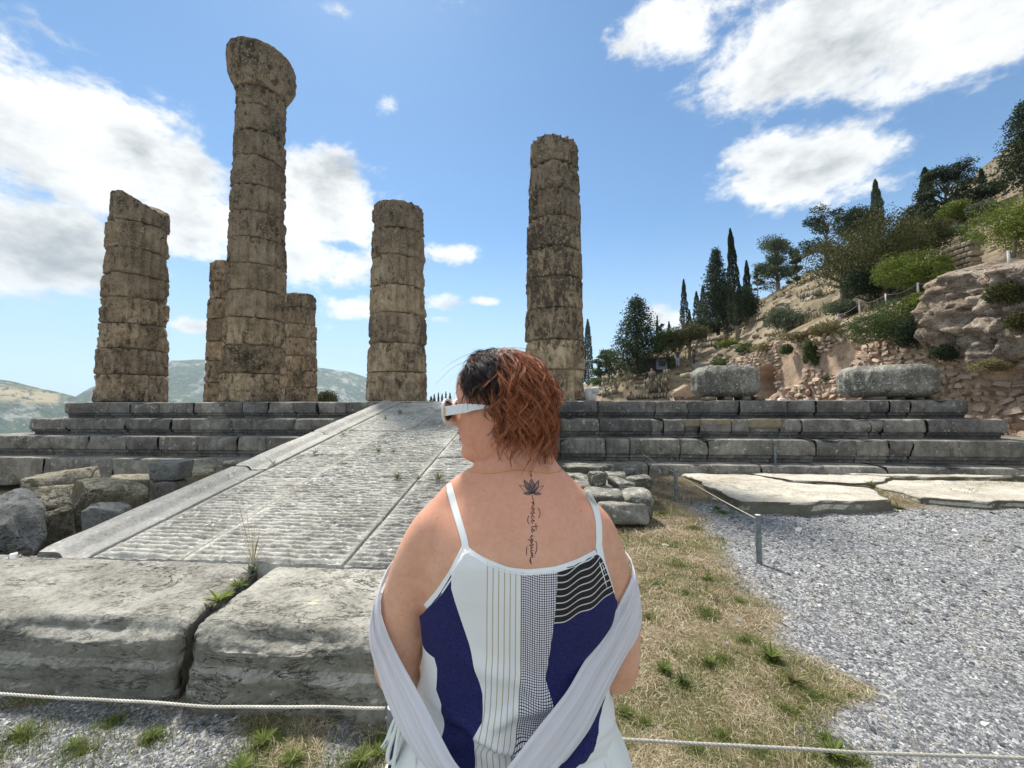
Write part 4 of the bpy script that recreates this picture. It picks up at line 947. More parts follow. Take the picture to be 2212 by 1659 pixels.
# ------------------------------------------------------------------ haze
M['haze'] = bpy.data.materials.new('haze_air'); M['haze'].use_nodes = True; nt = M['haze'].node_tree; nt.nodes.clear(); T = NT(nt)
pv = T.n('ShaderNodeVolumePrincipled', i={'Color': (.72, .87, 1, 1), 'Density': .00016, 'Anisotropy': .2}); oo = T.n('ShaderNodeOutputMaterial'); nt.links.new(pv.outputs[0], oo.inputs['Volume'])
HAZE = True
if HAZE:
    mb = MB(); mb.box((0, 0, -130), (4200, 4200, 480)); mb.build('haze', M['haze'], None, smooth=False, kind='stuff')
# ------------------------------------------------------------------ foliage
def leaf_mat(name, cols, rough=.6, trans=.25):
    m, T = new_mat(name); g = T.n('ShaderNodeNewGeometry'); r = g.outputs['Random Per Island']; P = g.outputs['Position']
    n = T.noise(P, 1.1, 4, .6); v = T.math('ADD', T.math('MULTIPLY', r, .55), T.math('MULTIPLY', n, .6))
    c = T.ramp(v, [(.2, cols[0]), (.55, cols[1]), (.85, cols[2])])
    lk(T, c, T.b.inputs['Base Color']); T.b.inputs['Roughness'].default_value = rough; T.b.inputs['Specular IOR Level'].default_value = .2
    tr = T.n('ShaderNodeBsdfTranslucent', i={'Color': c}); mx = T.n('ShaderNodeMixShader', i={0: trans}); lk(T, T.b.outputs[0], mx.inputs[1]); lk(T, tr.outputs[0], mx.inputs[2]); lk(T, mx.outputs[0], T.out.inputs[0]); return m
M['lf_cyp'] = leaf_mat('cypress_foliage', [(.010, .020, .008), (.020, .038, .014), (.040, .062, .022)])
M['lf_dark'] = leaf_mat('dark_conifer_foliage', [(.014, .028, .014), (.030, .050, .022), (.060, .085, .034)])
M['lf_pine'] = leaf_mat('pine_foliage', [(.034, .058, .026), (.065, .095, .040), (.12, .15, .060)])
M['lf_olive'] = leaf_mat('brownish_green_foliage', [(.032, .038, .012), (.065, .070, .020), (.115, .115, .036)])
M['lf_bright'] = leaf_mat('bright_green_foliage', [(.055, .085, .012), (.12, .165, .022), (.22, .26, .045)])
M['lf_mid'] = leaf_mat('mid_green_foliage', [(.040, .068, .020), (.078, .115, .034), (.14, .18, .06)])
M['lf_grey'] = leaf_mat('grey_green_foliage', [(.055, .075, .045), (.10, .13, .080), (.17, .20, .12)])
M['lf_dry'] = leaf_mat('dry_scrub_foliage', [(.10, .085, .035), (.19, .165, .075), (.30, .27, .14)])
M['bark'] = stone('tree_bark', [(.09, .065, .045), (.17, .135, .10), (.26, .22, .17)], 3, bmp=1.0, streak=.4)
SCRUB.build('dry_scrub', M['lf_dry'], None, kind='stuff', smooth=False, loc=L(0, 0, 0), rotz=-PSI, label='dry grass and scrub tufts scattered over the hillside', cat='scrub')
def cards(C, size, g, flat=0.0, nrm=None, asp=.55):
    """one small bent leaf spray (two triangles-quads) per centre"""
    n = len(C); a = g.normal(size=(n, 3)); a /= np.linalg.norm(a, axis=1, keepdims=True); b = g.normal(size=(n, 3))
    if nrm is not None: a = a * .55 + nrm * .9; a /= np.linalg.norm(a, axis=1, keepdims=True)
    b = b - (b * a).sum(1, keepdims=True) * a; b /= np.linalg.norm(b, axis=1, keepdims=True) + 1e-9; s = (size * g.uniform(.6, 1.35, n))[:, None]
    c = np.cross(a, b)
    V = np.stack([C - a * s * .5, C + b * s * asp * .5 + c * s * .12, C + a * s * .6, C - b * s * asp * .5 + c * s * .12], 1).reshape(-1, 3)
    return V, np.arange(n * 4).reshape(n, 4)
def crown_obj(name, C, size, mat, parent, g, nrm=None, asp=.55):
    V, Fq = cards(C, size, g, nrm=nrm, asp=asp); return mk(name, V, Fq, mat, parent, smooth=False)
def blob_pts(n, c, r, g, shell=.55, noise=.25, seed=0):
    d = g.normal(size=(n, 3)); d /= np.linalg.norm(d, axis=1, keepdims=True); rad = (shell + (1 - shell) * g.random(n) ** .6)
    k = 1 + noise * fbm(d * 2.1 + seed * 3.3, 3, seed) * 1.6
    return np.array(c) + d * (rad * k)[:, None] * np.array(r), d
def tree(kind, label, px, ybase, ytop, wpx, Y=None, mat='lf_dark', trunk=.12, seed=1, group=None, density=1.0, lean=0.0, leafpx=3.4, name=None, cat='tree', drop=0.0):
    g = np.random.default_rng(seed * 7 + 3)
    if name != 'shrub' and not (group and 'far row' in group) and not (px < 1100):
        p = hit(px, ybase)
        if p is not None and (Y is None or p.y < Y or kind != 'bush'): Y = p.y
        if Y is None: Y = 60
    base = px_Y(px, ybase, Y); top = px_Y(px, ytop, Y); sc = Y / F * (px_dir(px, ybase).length if False else 1)
    H = top.z - base.z; W = wpx * sc; ls = leafpx * sc
    root = thing(name or {'cypress': 'cypress_tree', 'fir': 'conifer_tree', 'pine': 'pine_tree', 'round': 'round_tree', 'bush': 'shrub'}[kind], label, cat, (base.x, base.y, base.z - drop), 0, group)
    H += drop; tH = H * trunk; pts = []; nr = []
    if kind == 'cypress':
        n = int(min(9000, max(500, 2.6 * H * W * math.pi / ls ** 2 * density))); t = g.random(n) ** .85; z = tH + t * (H - tH)
        prof = (np.clip(t / .10, 0, 1) ** .5) * np.clip(1 - t, 0, 1) ** .62 * (1 + .10 * np.sin(t * 37 + seed)); R = W / 2 * np.maximum(prof, .03)
        a = g.uniform(0, 2 * math.pi, n); lump = 1 + .22 * fbm(np.stack([np.cos(a) * 1.4, np.sin(a) * 1.4, z * 1.2 / max(W, .1)], 1), 3, seed) * 1.5
        rr = R * lump * (.55 + .5 * g.random(n) ** .5); pts = np.stack([rr * np.cos(a) + lean * t * W, rr * np.sin(a), z], 1)
        nrm = np.stack([np.cos(a) * .25, np.sin(a) * .25, np.ones(n)], 1); nrm /= np.linalg.norm(nrm, axis=1, keepdims=True)
        crown_obj('crown', pts, ls, M[mat], root, g, nrm, .5)
    elif kind == 'fir':
        nb = int(110 * density); allp = []; lim = []
        for i in range(nb):
            t = (i + .5) / nb; z = tH + (t ** .9) * (H - tH); R = W / 2 * ((1 - t) ** .75) * g.uniform(.62, 1.12) + .03 * W; a = i * 2.4 + g.normal(0, .3)
            m_ = max(8, int(3400 * density / nb * (R / (W / 2) + .25) * 1.2)); s = g.random(m_) ** .65
            tipz = z + (R * g.uniform(.05, .5)) - R * .12
            q = np.stack([np.cos(a) * s * R, np.sin(a) * s * R, z + (tipz - z) * s ** 1.5], 1); q += g.normal(size=q.shape) * np.array([.05, .05, .045]) * W * (1.1 - s * .6)[:, None]; allp.append(q)
        P = np.concatenate(allp); core, _ = blob_pts(int(500 * density), (0, 0, tH + (H - tH) * .32), (W * .30, W * .30, (H - tH) * .33), g, .2, .3, seed); P = np.concatenate([P, core])
        crown_obj('crown', P, ls, M[mat], root, g)
    elif kind == 'pine':
        allp = []; mbt = MB(); nb = int(15 * max(.6, density))
        for i in range(nb):
            t = .30 + .70 * g.random(); z = H * t; a = g.uniform(0, 6.28); R = W * .42 * g.uniform(.35, 1) * (1.15 - t * .55); c = np.array([np.cos(a) * R, np.sin(a) * R, z - .02 * H]); rr = W * g.uniform(.12, .21)
            q, _ = blob_pts(int(300 * density), c, (rr, rr, rr * .55), g, .35, .5, seed + i); allp.append(q)
            V, Fp = tube([(0, 0, z * .72), (c[0] * .5, c[1] * .5, z * .88), tuple(c)], [.012 * H, .008 * H, .004 * H], 5); mbt.add(V, Fp)
        q, _ = blob_pts(int(200 * density), (0, 0, H * .93), (W * .17, W * .17, H * .07), g, .3, .5, seed); allp.append(q)
        crown_obj('crown', np.concatenate(allp), ls, M[mat], root, g); mbt.build('limbs', M['bark'], root)
    else:
        nb = 20 if kind == 'round' else 14; allp = []; nn = []
        Hc = H - tH; n_tot = int(min(15000, 5.2 * (W * Hc * 2.6) / ls ** 2 * density))
        for i in range(nb):
            u = g.normal(size=3); u /= np.linalg.norm(u); u[2] = abs(u[2]) * .9 - .25 if kind == 'round' else abs(u[2]) * .9
            c = np.array([u[0] * W * .30, u[1] * W * .26, tH + Hc * (.46 if kind == 'round' else .30) + u[2] * Hc * (.36 if kind == 'round' else .42)]); rr = g.uniform(.17, .31)
            q, d = blob_pts(int(n_tot / nb), c, (W * rr, W * rr, Hc * rr * .95), g, .62, .35, seed + i); allp.append(q); nn.append(d)
        P = np.concatenate(allp); N = np.concatenate(nn); keep = P[:, 2] > -.02 * H; crown_obj('crown' if kind == 'round' else 'foliage', P[keep], ls, M[mat], root, g)
        if kind == 'bush':
            V, Fp = tube([(0, 0, .12 * H), (0.02 * W, 0, H * .25), (.05 * W, 0, H * .5)], [.02 * W, .015 * W, .01 * W], 5); mk('stems', V, Fp, M['bark'], root)
    if kind != 'bush':
        tr = max(.02 * H, .05 * W if kind != 'cypress' else .09 * W); zz = np.linspace(-.15 * tH - .3, tH + (H - tH) * (.75 if kind in ('fir', 'cypress', 'pine') else .45), 9)
        pts = np.stack([lean * W * np.clip(zz / H, 0, 1) + fbm(np.stack([zz * .6, zz * 0 + seed, zz * 0], 1), 2, seed) * tr * .8, zz * 0, zz], 1)
        V, Fp = tube(pts, tr * np.linspace(1, .25, 9), 8); mk('trunk', V, Fp, M['bark'], root)
        if kind in ('round', 'fir'):
            mb = MB()
            for k in range(6):
                a = k * 1.1 + seed; z0 = tH * .8 + (H - tH) * .06 * k; V, Fp = tube([(0, 0, z0), (np.cos(a) * W * .14, np.sin(a) * W * .14, z0 + H * .07), (np.cos(a) * W * .30, np.sin(a) * W * .30, z0 + H * .16)], [tr * .5, tr * .3, tr * .12], 5); mb.add(V, Fp)
            mb.build('limbs', M['bark'], root)
    return root
tree('cypress', 'dark cypress touching the column behind the woman', 1271, 832, 690, 27, 45, 'lf_cyp', .02, 1, density=1.3)
tree('cypress', 'cypress tip half hidden by the column behind the woman', 1258, 830, 706, 20, 48, 'lf_cyp', .02, 2, density=1.3)
tree('fir', 'broad dark conifer, the leftmost large tree of the slope', 1378, 815, 645, 140, 52, 'lf_dark', .04, 3, density=3.6, leafpx=4.2)
tree('pine', 'small loose pine low behind the ruins at the left foot of the slope', 1316, 832, 756, 80, 62, 'lf_pine', .1, 4, density=1.2)
tree('bush', 'light green bush at the bottom left of the slope', 1302, 838, 808, 56, 50, 'lf_mid', 0, 5, cat='shrub')
tree('cypress', 'tiny far cypress standing apart low in the gap beside the column', 1295, 830, 778, 8, 90, 'lf_cyp', .02, 6)
tree('cypress', 'thin cypress rising just right of the broad dark conifer', 1421, 770, 682, 10, 66, 'lf_cyp', .05, 7)
tree('pine', 'nearly bare thin tree behind the light green round tree', 1430, 765, 700, 22, 68, 'lf_dark', .05, 8, density=.25)
tree('cypress', 'short cypress behind the light green round tree', 1446, 745, 695, 11, 68, 'lf_cyp', .05, 9)
tree('round', 'light green round tree between the broad conifer and the dark umbrella shaped tree', 1442, 784, 706, 66, 56, 'lf_mid', .12, 10, density=1.1)
tree('bush', 'low green bush over the ruins beside the shelter', 1448, 796, 766, 34, 50, 'lf_mid', 0, 11, cat='shrub')
tree('round', 'dark umbrella shaped tree with a forked trunk in the middle of the slope', 1490, 776, 696, 96, 52, 'lf_olive', .3, 12, density=1.3)
tree('round', 'dark rounded tree just behind the umbrella shaped one', 1524, 744, 682, 80, 56, 'lf_dark', .22, 13, density=1.2)
tree('cypress', 'slim cypress standing alone over the umbrella shaped tree', 1479, 712, 604, 20, 58, 'lf_cyp', .03, 14, density=1.3)
tree('cypress', 'very small cypress tip right of the slim lone one', 1490, 706, 670, 9, 64, 'lf_cyp', .03, 15)
tree('cypress', 'left one of two short cypresses before the ragged conifer', 1506, 700, 630, 20, 60, 'lf_cyp', .03, 16)
tree('cypress', 'right one of two short cypresses before the ragged conifer', 1520, 702, 619, 22, 60, 'lf_cyp', .03, 17, density=1.3)
tree('fir', 'tall ragged dark conifer left of the tallest cypress', 1550, 727, 540, 84, 50, 'lf_dark', .10, 18, density=3.4, leafpx=3.8)
tree('cypress', 'tallest cypress of the slope with a bare pale trunk', 1592, 734, 494, 34, 47, 'lf_cyp', .12, 19, density=2.2, lean=-.25)
tree('cypress', 'cypress behind and right of the tallest one', 1616, 690, 563, 25, 56, 'lf_cyp', .03, 20, density=1.3)
tree('round', 'dark tree mass right behind the tallest cypress', 1614, 710, 610, 64, 54, 'lf_dark', .05, 21, density=1.3)
tree('round', 'dark foliage between the ragged conifer and the tallest cypress', 1572, 712, 600, 48, 56, 'lf_dark', .05, 22, density=1.2)
tree('pine', 'spindly pine on the ridge right of the cypress group', 1637, 646, 578, 20, 56, 'lf_pine', .1, 23, density=.5)
tree('pine', 'open crowned pine standing on the skyline', 1680, 632, 516, 104, 50, 'lf_pine', .2, 24, density=1.9, leafpx=3.0, drop=1)
tree('pine', 'smaller pine at the right end of the open crowned one', 1722, 622, 546, 44, 50, 'lf_pine', .2, 25, density=.9, drop=1)
tree('bush', 'yellow green bush at the foot of the tallest cypress', 1572, 754, 730, 46, 42, 'lf_bright', 0, 26, cat='shrub')
tree('bush', 'low mid green bush along the terrace edge near the cypress foot', 1612, 764, 738, 48, 38, 'lf_mid', 0, 27, cat='shrub')
tree('bush', 'grey green bush on the terrace edge left of the fence posts', 1694, 718, 654, 92, 27, 'lf_grey', 0, 28, leafpx=3.2, cat='shrub')
tree('bush', 'second grey green bush between the fence posts', 1816, 690, 642, 78, 22, 'lf_grey', 0, 29, leafpx=3.2, cat='shrub')
tree('round', 'large brownish dark tree filling the middle of the slope, its left part', 1826, 660, 478, 165, 27, 'lf_olive', .03, 30, density=2.0, leafpx=3.6)
tree('round', 'large brownish dark tree under the pale tipped cypress', 1915, 650, 440, 190, 25, 'lf_olive', .03, 31, density=2.0, leafpx=3.6)
tree('round', 'lower dark green tree in front of the brownish trees', 1880, 665, 565, 110, 23, 'lf_dark', .03, 32, density=1.3, leafpx=3.6)
tree('round', 'dark tree reaching right towards the dry slope', 1985, 575, 462, 110, 26, 'lf_olive', .05, 33, density=1.3, leafpx=3.6)
tree('pine', 'blue green pine branches sticking out left of the brownish tree', 1790, 590, 455, 110, 32, 'lf_dark', .2, 34, density=1.2, leafpx=3.4)
tree('round', 'dark pine top behind the brownish tree', 1852, 540, 440, 90, 33, 'lf_dark', .05, 35, density=1.2)
tree('cypress', 'pale tipped cypress sticking out over the brownish tree', 1896, 520, 388, 32, 33, 'lf_pine', .03, 36, density=1.6)
tree('cypress', 'broad cypress on the skyline before the spreading pine', 2004, 500, 362, 44, 31, 'lf_cyp', .02, 37, density=1.7)
tree('pine', 'spreading pine on the skyline behind the broad cypress', 2046, 484, 366, 120, 36, 'lf_dark', .1, 38, density=2.0, leafpx=3.4, drop=1)
tree('round', 'dark foliage left of the broad cypress', 1978, 500, 432, 54, 34, 'lf_dark', .05, 39, density=1.2)
tree('fir', 'tiny conifer on the skyline between two shrubs', 2121, 400, 365, 18, 44, 'lf_dark', .1, 40, density=.5)
tree('bush', 'dark shrub on the skyline below the tiny conifer', 2132, 440, 388, 72, 33, 'lf_dark', 0, 41, leafpx=3.4, cat='shrub')
tree('round', 'yellow green small tree right of the broad cypress', 2064, 492, 428, 58, 28, 'lf_bright', .1, 42, density=1.1)
tree('bush', 'grey green shrub below the skyline rock', 2118, 468, 430, 58, 27, 'lf_grey', 0, 43, cat='shrub')
tree('bush', 'grey green shrub alone on the dry slope', 2056, 518, 480, 52, 24, 'lf_grey', 0, 44, cat='shrub')
tree('bush', 'small dark shrub at the upper end of the squared block wall', 2104, 532, 500, 38, 20, 'lf_mid', 0, 45, cat='shrub')
tree('bush', 'bright green dome shaped shrub beside the squared block wall', 1975, 640, 528, 158, 19, 'lf_bright', 0, 46, density=2.2, leafpx=3.4, cat='shrub')
tree('bush', 'big bright green shrub cut by the right edge of the picture', 2190, 575, 420, 200, 14, 'lf_bright', 0, 47, density=2.4, leafpx=3.8, cat='shrub')
tree('fir', 'large dark tree cut by the right edge of the picture', 2218, 410, 225, 120, 26, 'lf_dark', .04, 48, density=2.4, leafpx=4.6)
# plants growing on the wall
def wallbush(label, px, ybase, ytop, wpx, dx, mat, seed, density=1.2):
    y, z = wall_yz(px, (ybase + ytop) / 2); Yw = L(WX, y).y - dx
    tree('bush', label, px, ybase, ytop, wpx, Yw, mat, 0, seed, leafpx=3.4, density=density, name='shrub', cat='shrub')
wallbush('dark green bush spilling over the wall beside the rock outcrop', 1925, 752, 636, 160, .3, 'lf_mid', 60, 2.0)
wallbush('darker lower half of the overhanging bush near the rock', 1990, 764, 660, 96, .5, 'lf_dark', 61, 1.8)
wallbush('small dark bush hanging under the overhanging bush', 2035, 784, 738, 46, .7, 'lf_dark', 62)
wallbush('yellow green tuft over the overhanging bush', 1985, 678, 628, 76, .2, 'lf_bright', 63)
wallbush('green creeper hanging down the pink wall', 1752, 800, 724, 32, .4, 'lf_mid', 64)
wallbush('brownish scrub on the wall crest above the creeper', 1790, 730, 690, 76, .1, 'lf_dry', 65)
wallbush('scrub on the wall crest left of the creeper', 1722, 742, 712, 70, .1, 'lf_dry', 66)
wallbush('green tuft hanging left on the pink wall', 1700, 770, 738, 28, .4, 'lf_mid', 67)
wallbush('low scrub on the far end of the wall crest', 1655, 764, 738, 60, .1, 'lf_dry', 68)
wallbush('dry scrub patch high on the rock outcrop', 2172, 672, 600, 70, .6, 'lf_olive', 69)
wallbush('dry scrub patch in the middle of the rock outcrop', 2140, 806, 772, 70, .7, 'lf_dry', 70)
wallbush('green scrub at the right edge of the rock outcrop', 2205, 716, 668, 50, .6, 'lf_olive', 71)
wallbush('small tuft on the stones of the pink wall', 1786, 826, 808, 14, .3, 'lf_mid', 72)
wallbush('green scrub hanging at the left end of the wall', 1560, 796, 768, 44, .2, 'lf_mid', 73)
# behind the platform on the left : a pine top and a far row of cypresses
tree('round', 'dark green tree top showing over the platform right of the rear column', 706, 900, 840, 54, 42, 'lf_olive', .1, 80, density=1.3, leafpx=2.8)
for k, (x, t, w_) in enumerate([(938, 852, 8), (947, 848, 6), (955, 851, 7), (963, 846, 6), (972, 849, 9), (931, 856, 10)]):
    tree('cypress', 'far small cypress in the row over the ramp top, ' + ['leftmost but one', 'third from the left', 'fourth from the left', 'tallest of all', 'broad one farthest right', 'leftmost broad low one'][k], x, 880, t, w_, 150, 'lf_cyp', .02, 81 + k, leafpx=2.2, group='far row of small cypresses')

# ------------------------------------------------------------------ shelter on the slope
p = P_(1421, 800); sh = thing('guard_booth', 'small grey booth with a dark window under the broad conifer', 'booth', (p.x, p.y - 1.0, p.z), -.2)
def pmat(name, col, rough=.6, metal=0.0):
    m, T = new_mat(name); P = T.n('ShaderNodeNewGeometry').outputs['Position']; n = T.noise(P, 9, 5, .6); c = T.mix(T.mr(n, .3, .7), tuple(x * .78 for x in col), tuple(min(1, x * 1.15) for x in col))
    lk(T, c, T.b.inputs['Base Color']); T.b.inputs['Roughness'].default_value = rough; T.b.inputs['Metallic'].default_value = metal; return m
M['booth'] = pmat('grey_booth_paint', (.16, .18, .20)); M['glassd'] = pmat('dark_glass', (.015, .018, .022), .15); M['shade'] = pmat('dark_timber', (.035, .03, .028), .9)
s_ = p.y / F; mb = MB(); mb.box((0, .5, 11 * s_), (11 * s_, .5, 11 * s_)); mb.build('booth_wall', M['booth'], sh, smooth=False)
mb = MB(); mb.box((0, -.04, 13 * s_), (6 * s_, .03, 6 * s_)); mb.build('window', M['glassd'], sh, smooth=False)
mb = MB(); mb.box((-8 * s_, .4, 23 * s_), (26 * s_, 1.0, 1.2 * s_)); mb.build('roof', M['shade'], sh, smooth=False)
mb = MB(); mb.box((-22 * s_, .6, 10 * s_), (10 * s_, .4, 11 * s_)); mb.build('side_room', M['shade'], sh, smooth=False)

# ------------------------------------------------------------------ rope fence
m, T = new_mat('galvanised_steel'); P = T.n('ShaderNodeNewGeometry').outputs['Position']; n = T.noise(P, 16, 6, .7); n2 = T.noise(P, 70, 3, .7)
c = T.ramp(n, [(.3, (.10, .12, .125)), (.5, (.19, .215, .22)), (.7, (.29, .32, .32))]); lk(T, c, T.b.inputs['Base Color']); T.b.inputs['Roughness'].default_value = .55; T.b.inputs['Metallic'].default_value = .35; lk(T, bump(T, n2, .3, .003), T.b.inputs['Normal']); M['steel'] = m
m, T = new_mat('twisted_wire_rope'); uvn = T.n('ShaderNodeTexCoord').outputs['UV']; P = T.n('ShaderNodeNewGeometry').outputs['Position']
c = T.mix(T.noise(P, 130, 3, .6), (.22, .21, .18), (.52, .50, .44)); lk(T, c, T.b.inputs['Base Color']); T.b.inputs['Roughness'].default_value = .6; M['rope'] = m
M['rope2'] = pmat('pale_plastic_rope', (.55, .53, .46))
def post(p, h, label, r=.024, group='metal posts of the rope fence'):
    root = thing('fence_post', label, 'fence post', (p.x, p.y, p.z), 0, group)
    th = np.arange(24) / 24 * 6.28318; zz = [-.1, 0, h * .5, h - .004, h]; rr = [r, r, r, r, r * .94]; V = np.array([(rr[j] * math.cos(a), rr[j] * math.sin(a), zz[j]) for j in range(5) for a in th]); Fs = list(map(tuple, grid_faces(24, 5, True)))
    mk('tube', V, Fs, M['steel'], root)
    V = [(r * .94 * math.cos(a), r * .94 * math.sin(a), h) for a in th] + [(0, 0, h + .003)]; mk('cap', V, [(i, (i + 1) % 24, 24) for i in range(24)], M['marble'], root, smooth=False)
    V, Fp = tube([(-r * 1.25, 0, h - .045), (r * 1.25, 0, h - .045)], .006, 8); mk('eyelet', V, Fp, M['steel'], root)
    return Vector((p.x, p.y, p.z + h - .045))
def gpt(px, py, zg=0.0): return px_z(px, py, zg)
pA = gpt(1640, 1215, 0.0); tA = post(pA, .47, 'nearest metal post standing in the gravel', .027)
pB = gpt(1461, 1088, 0.0); tB = post(pB, .53, 'metal post in the grass at the corner of the big slab', .028)
pC = gpt(1382, 1026, .02); tC = post(pC, .56, 'metal post at the back corner beside the striped stone', .028)
pD = gpt(1675, 1016, .19); tD = post(pD, .46, 'middle one of the posts before the steps', .028)
pE = gpt(1977, 1008, .20); tE = post(pE, .48, 'rightmost metal post before the steps', .028)
tF = post(Vector((-.425, 1.475, 0)), .53, 'metal post mostly hidden by the woman\'s left hip', .026)
def rope(a, b, sag, label, r=.0045, mat='rope', wig=0):
    n = 60; t = np.linspace(0, 1, n)[:, None]; P = np.array(a) * (1 - t) + np.array(b) * t; P[:, 2] -= (4 * t * (1 - t) * sag)[:, 0]
    if wig: P[:, 2] += fbm(np.stack([t[:, 0] * 5, t[:, 0] * 0, t[:, 0] * 0 + 3], 1), 2, 3) * wig
    # strands twisted round each other
    mb = MB(); c = P.mean(0); L_ = np.linalg.norm(np.array(b) - np.array(a)); m = int(min(380, max(60, L_ / .008))) if r > .004 and L_ < 4 else 60
    ti = np.linspace(0, 1, m); Q = np.stack([np.interp(ti, t[:, 0], P[:, k]) for k in range(3)], 1)
    tw = 3 if m > 60 else 1
    for s in range(tw):
        if tw == 1: V, Fp = tube(Q - c, r, 8)
        else:
            tg = np.gradient(Q, axis=0); tg /= np.linalg.norm(tg, axis=1, keepdims=True); u = np.cross(tg, [0, 0, 1]); u /= np.linalg.norm(u, axis=1, keepdims=True); v = np.cross(tg, u); ph = ti * L_ / .045 * 6.283 + s * 2.094
            V, Fp = tube(Q - c + (np.cos(ph)[:, None] * u + np.sin(ph)[:, None] * v) * r * .5, r * .62, 5)
        mb.add(V, Fp)
    return mb.build('fence_rope', M[mat], None, label=label, cat='rope', group='ropes of the fence', loc=tuple(c))
rope(tC, tD, .03, 'thin wire from the back corner post to the middle post before the steps', .005)
rope(tD, tE, .0, 'thin wire between the two right posts before the steps', .005)
rope(tE, tE + Vector((3.0, -.3, .05)), .03, 'thin wire leaving the rightmost post out of the picture', .005)
rope(tC, tB, .04, 'thin wire between the back corner post and the slab corner post', .006)
rope(tB, tA, .02, 'thin wire coming down along the slab to the nearest gravel post', .006)
a0 = px_Y(-40, 1492, 1.58); a1 = px_Y(832, 1527, 1.475); rope(a0, a1, .022, 'cream coloured rope in front of the two big blocks', .0050, 'rope2', .012)
b0 = px_Y(1318, 1594, 1.33); b1 = px_Y(2290, 1640, 1.24); rope(b0, b1, .008, 'grey twisted rope across the bottom right over the grass', .0050, 'rope', .004)
rope(Vector((-.425, 1.475, .487)), b0, .01, 'hidden length of rope passing behind the woman', .0048, 'rope')
# small pale posts and cord above the wall
fp = []
for k, (x, yb, yt) in enumerate([(1811, 690, 677), (1857, 668, 652), (1914, 648, 634), (1983, 625, 611), (2059, 602, 587), (2179, 560, 541)]):
    y, z = wall_yz(x, yb); Yw = L(WX + .5, y).y + .2; q = px_Y(x, yb, Yw); h = (yb - yt) * Yw / F * 1.0
    root = thing('cord_post', 'short pale post on the wall crest, ' + ['leftmost of the row', 'second from the left of the row', 'third from the left, over the dark bush', 'fourth one, beside the bright dome shrub', 'fifth one, on the rock', 'rightmost, before the big bright shrub'][k], 'fence post', (q.x, q.y, q.z - .3), 0, 'short pale posts on the wall crest')
    V, Fp = tube([(0, 0, 0), (0, 0, .3 + h)], .028, 8); mk('stake', V, Fp, M['marble'], root); V, Fp = tube([(0, 0, .3 + h), (0, 0, .315 + h)], .034, 8); mk('cap', V, Fp, M['marble'], root); fp.append(Vector((q.x, q.y, q.z + h * .85)))
for k in range(len(fp) - 1):
    rope(fp[k], fp[k + 1], .10, 'thin cord on the wall crest, ' + ['leftmost span', 'second span from the left', 'middle span over the dark bush', 'span beside the bright dome shrub', 'rightmost long span over the rock'][k], .007, 'rope')
# ------------------------------------------------------------------ loose gravel and grass (masses)
def attr_col_mat(name, stops, rough=.9, trans=0.0):
    m, T = new_mat(name); g = T.n('ShaderNodeNewGeometry'); r = g.outputs['Random Per Island']
    c = T.ramp(r, stops); lk(T, c, T.b.inputs['Base Color']); T.b.inputs['Roughness'].default_value = rough
    if trans:
        tr = T.n('ShaderNodeBsdfTranslucent', i={'Color': c}); mx = T.n('ShaderNodeMixShader', i={0: trans}); lk(T, T.b.outputs[0], mx.inputs[1]); lk(T, tr.outputs[0], mx.inputs[2]); lk(T, mx.outputs[0], T.out.inputs[0])
    return m
M['pebble'] = attr_col_mat('gravel_pebbles', [(0, (.055, .060, .068)), (.35, (.115, .122, .133)), (.7, (.20, .207, .215)), (.9, (.31, .314, .316)), (1, (.52, .515, .50))])
M['straw'] = attr_col_mat('dry_straw', [(0, (.15, .115, .065)), (.35, (.30, .25, .145)), (.7, (.46, .40, .26)), (1, (.68, .62, .45))], trans=.2)
M['grass'] = attr_col_mat('green_grass', [(0, (.06, .085, .02)), (.5, (.13, .18, .04)), (1, (.27, .31, .09))], trans=.3)
g = np.random.default_rng(99)
def sample_view(n, ylo, yhi, xlo=-60, xhi=2280, pw=1.0):
    """points on the ground spread evenly per picture area"""
    py = g.uniform(ylo, yhi, n); px = g.uniform(xlo, xhi, n); P = []
    dx = (px - CXP) / F; Yd = EYE / np.maximum((py - 866) / F, 1e-3); X = dx * Yd; d = np.stack([X - O_.x, Yd - O_.y], 1)
    return d @ np.array([U_.x, U_.y]), d @ np.array([N_.x, N_.y]), Yd
lx, ly, Yd = sample_view(150000, 1080, 1760)
lx2, ly2, Yd2 = sample_view(30000, 1130, 1760, 2280, 3300); lx, ly, Yd = np.concatenate([lx, lx2]), np.concatenate([ly, ly2]), np.concatenate([Yd, Yd2])
gmk = gravel_mask(lx, ly); inside = (ly > -7.33) & (ly < -6.4) & (lx < 1.8) & (lx > -2.9); ramp_in = (ly > -6.6) & (lx < 2.05)
keep = (g.random(len(lx)) < gmk * 1.0 + .025 * (ly < -3)) & ~inside & ~ramp_in; lx, ly, Yd = lx[keep], ly[keep], Yd[keep]; n = len(lx)
oc = np.array([[1, 0, 0], [-1, 0, 0], [0, 1, 0], [0, -1, 0], [0, 0, 1.]]) - np.array([0, 0, .35]); of = np.array([[0, 2, 4], [2, 1, 4], [1, 3, 4], [3, 0, 4]])
s = g.lognormal(-.1, .48, n) * .0056 * np.clip(Yd / 2.6, .85, 1.9); sc = np.stack([s * g.uniform(.8, 1.6, n), s * g.uniform(.7, 1.2, n), s * g.uniform(.45, .9, n)], 1)
V = oc[None] * (1 + g.uniform(-.3, .3, (n, 5, 1))) * sc[:, None, :]; a = g.uniform(0, 6.28, n); ca, sa = np.cos(a)[:, None], np.sin(a)[:, None]; tl = g.uniform(-.6, .6, n)[:, None]
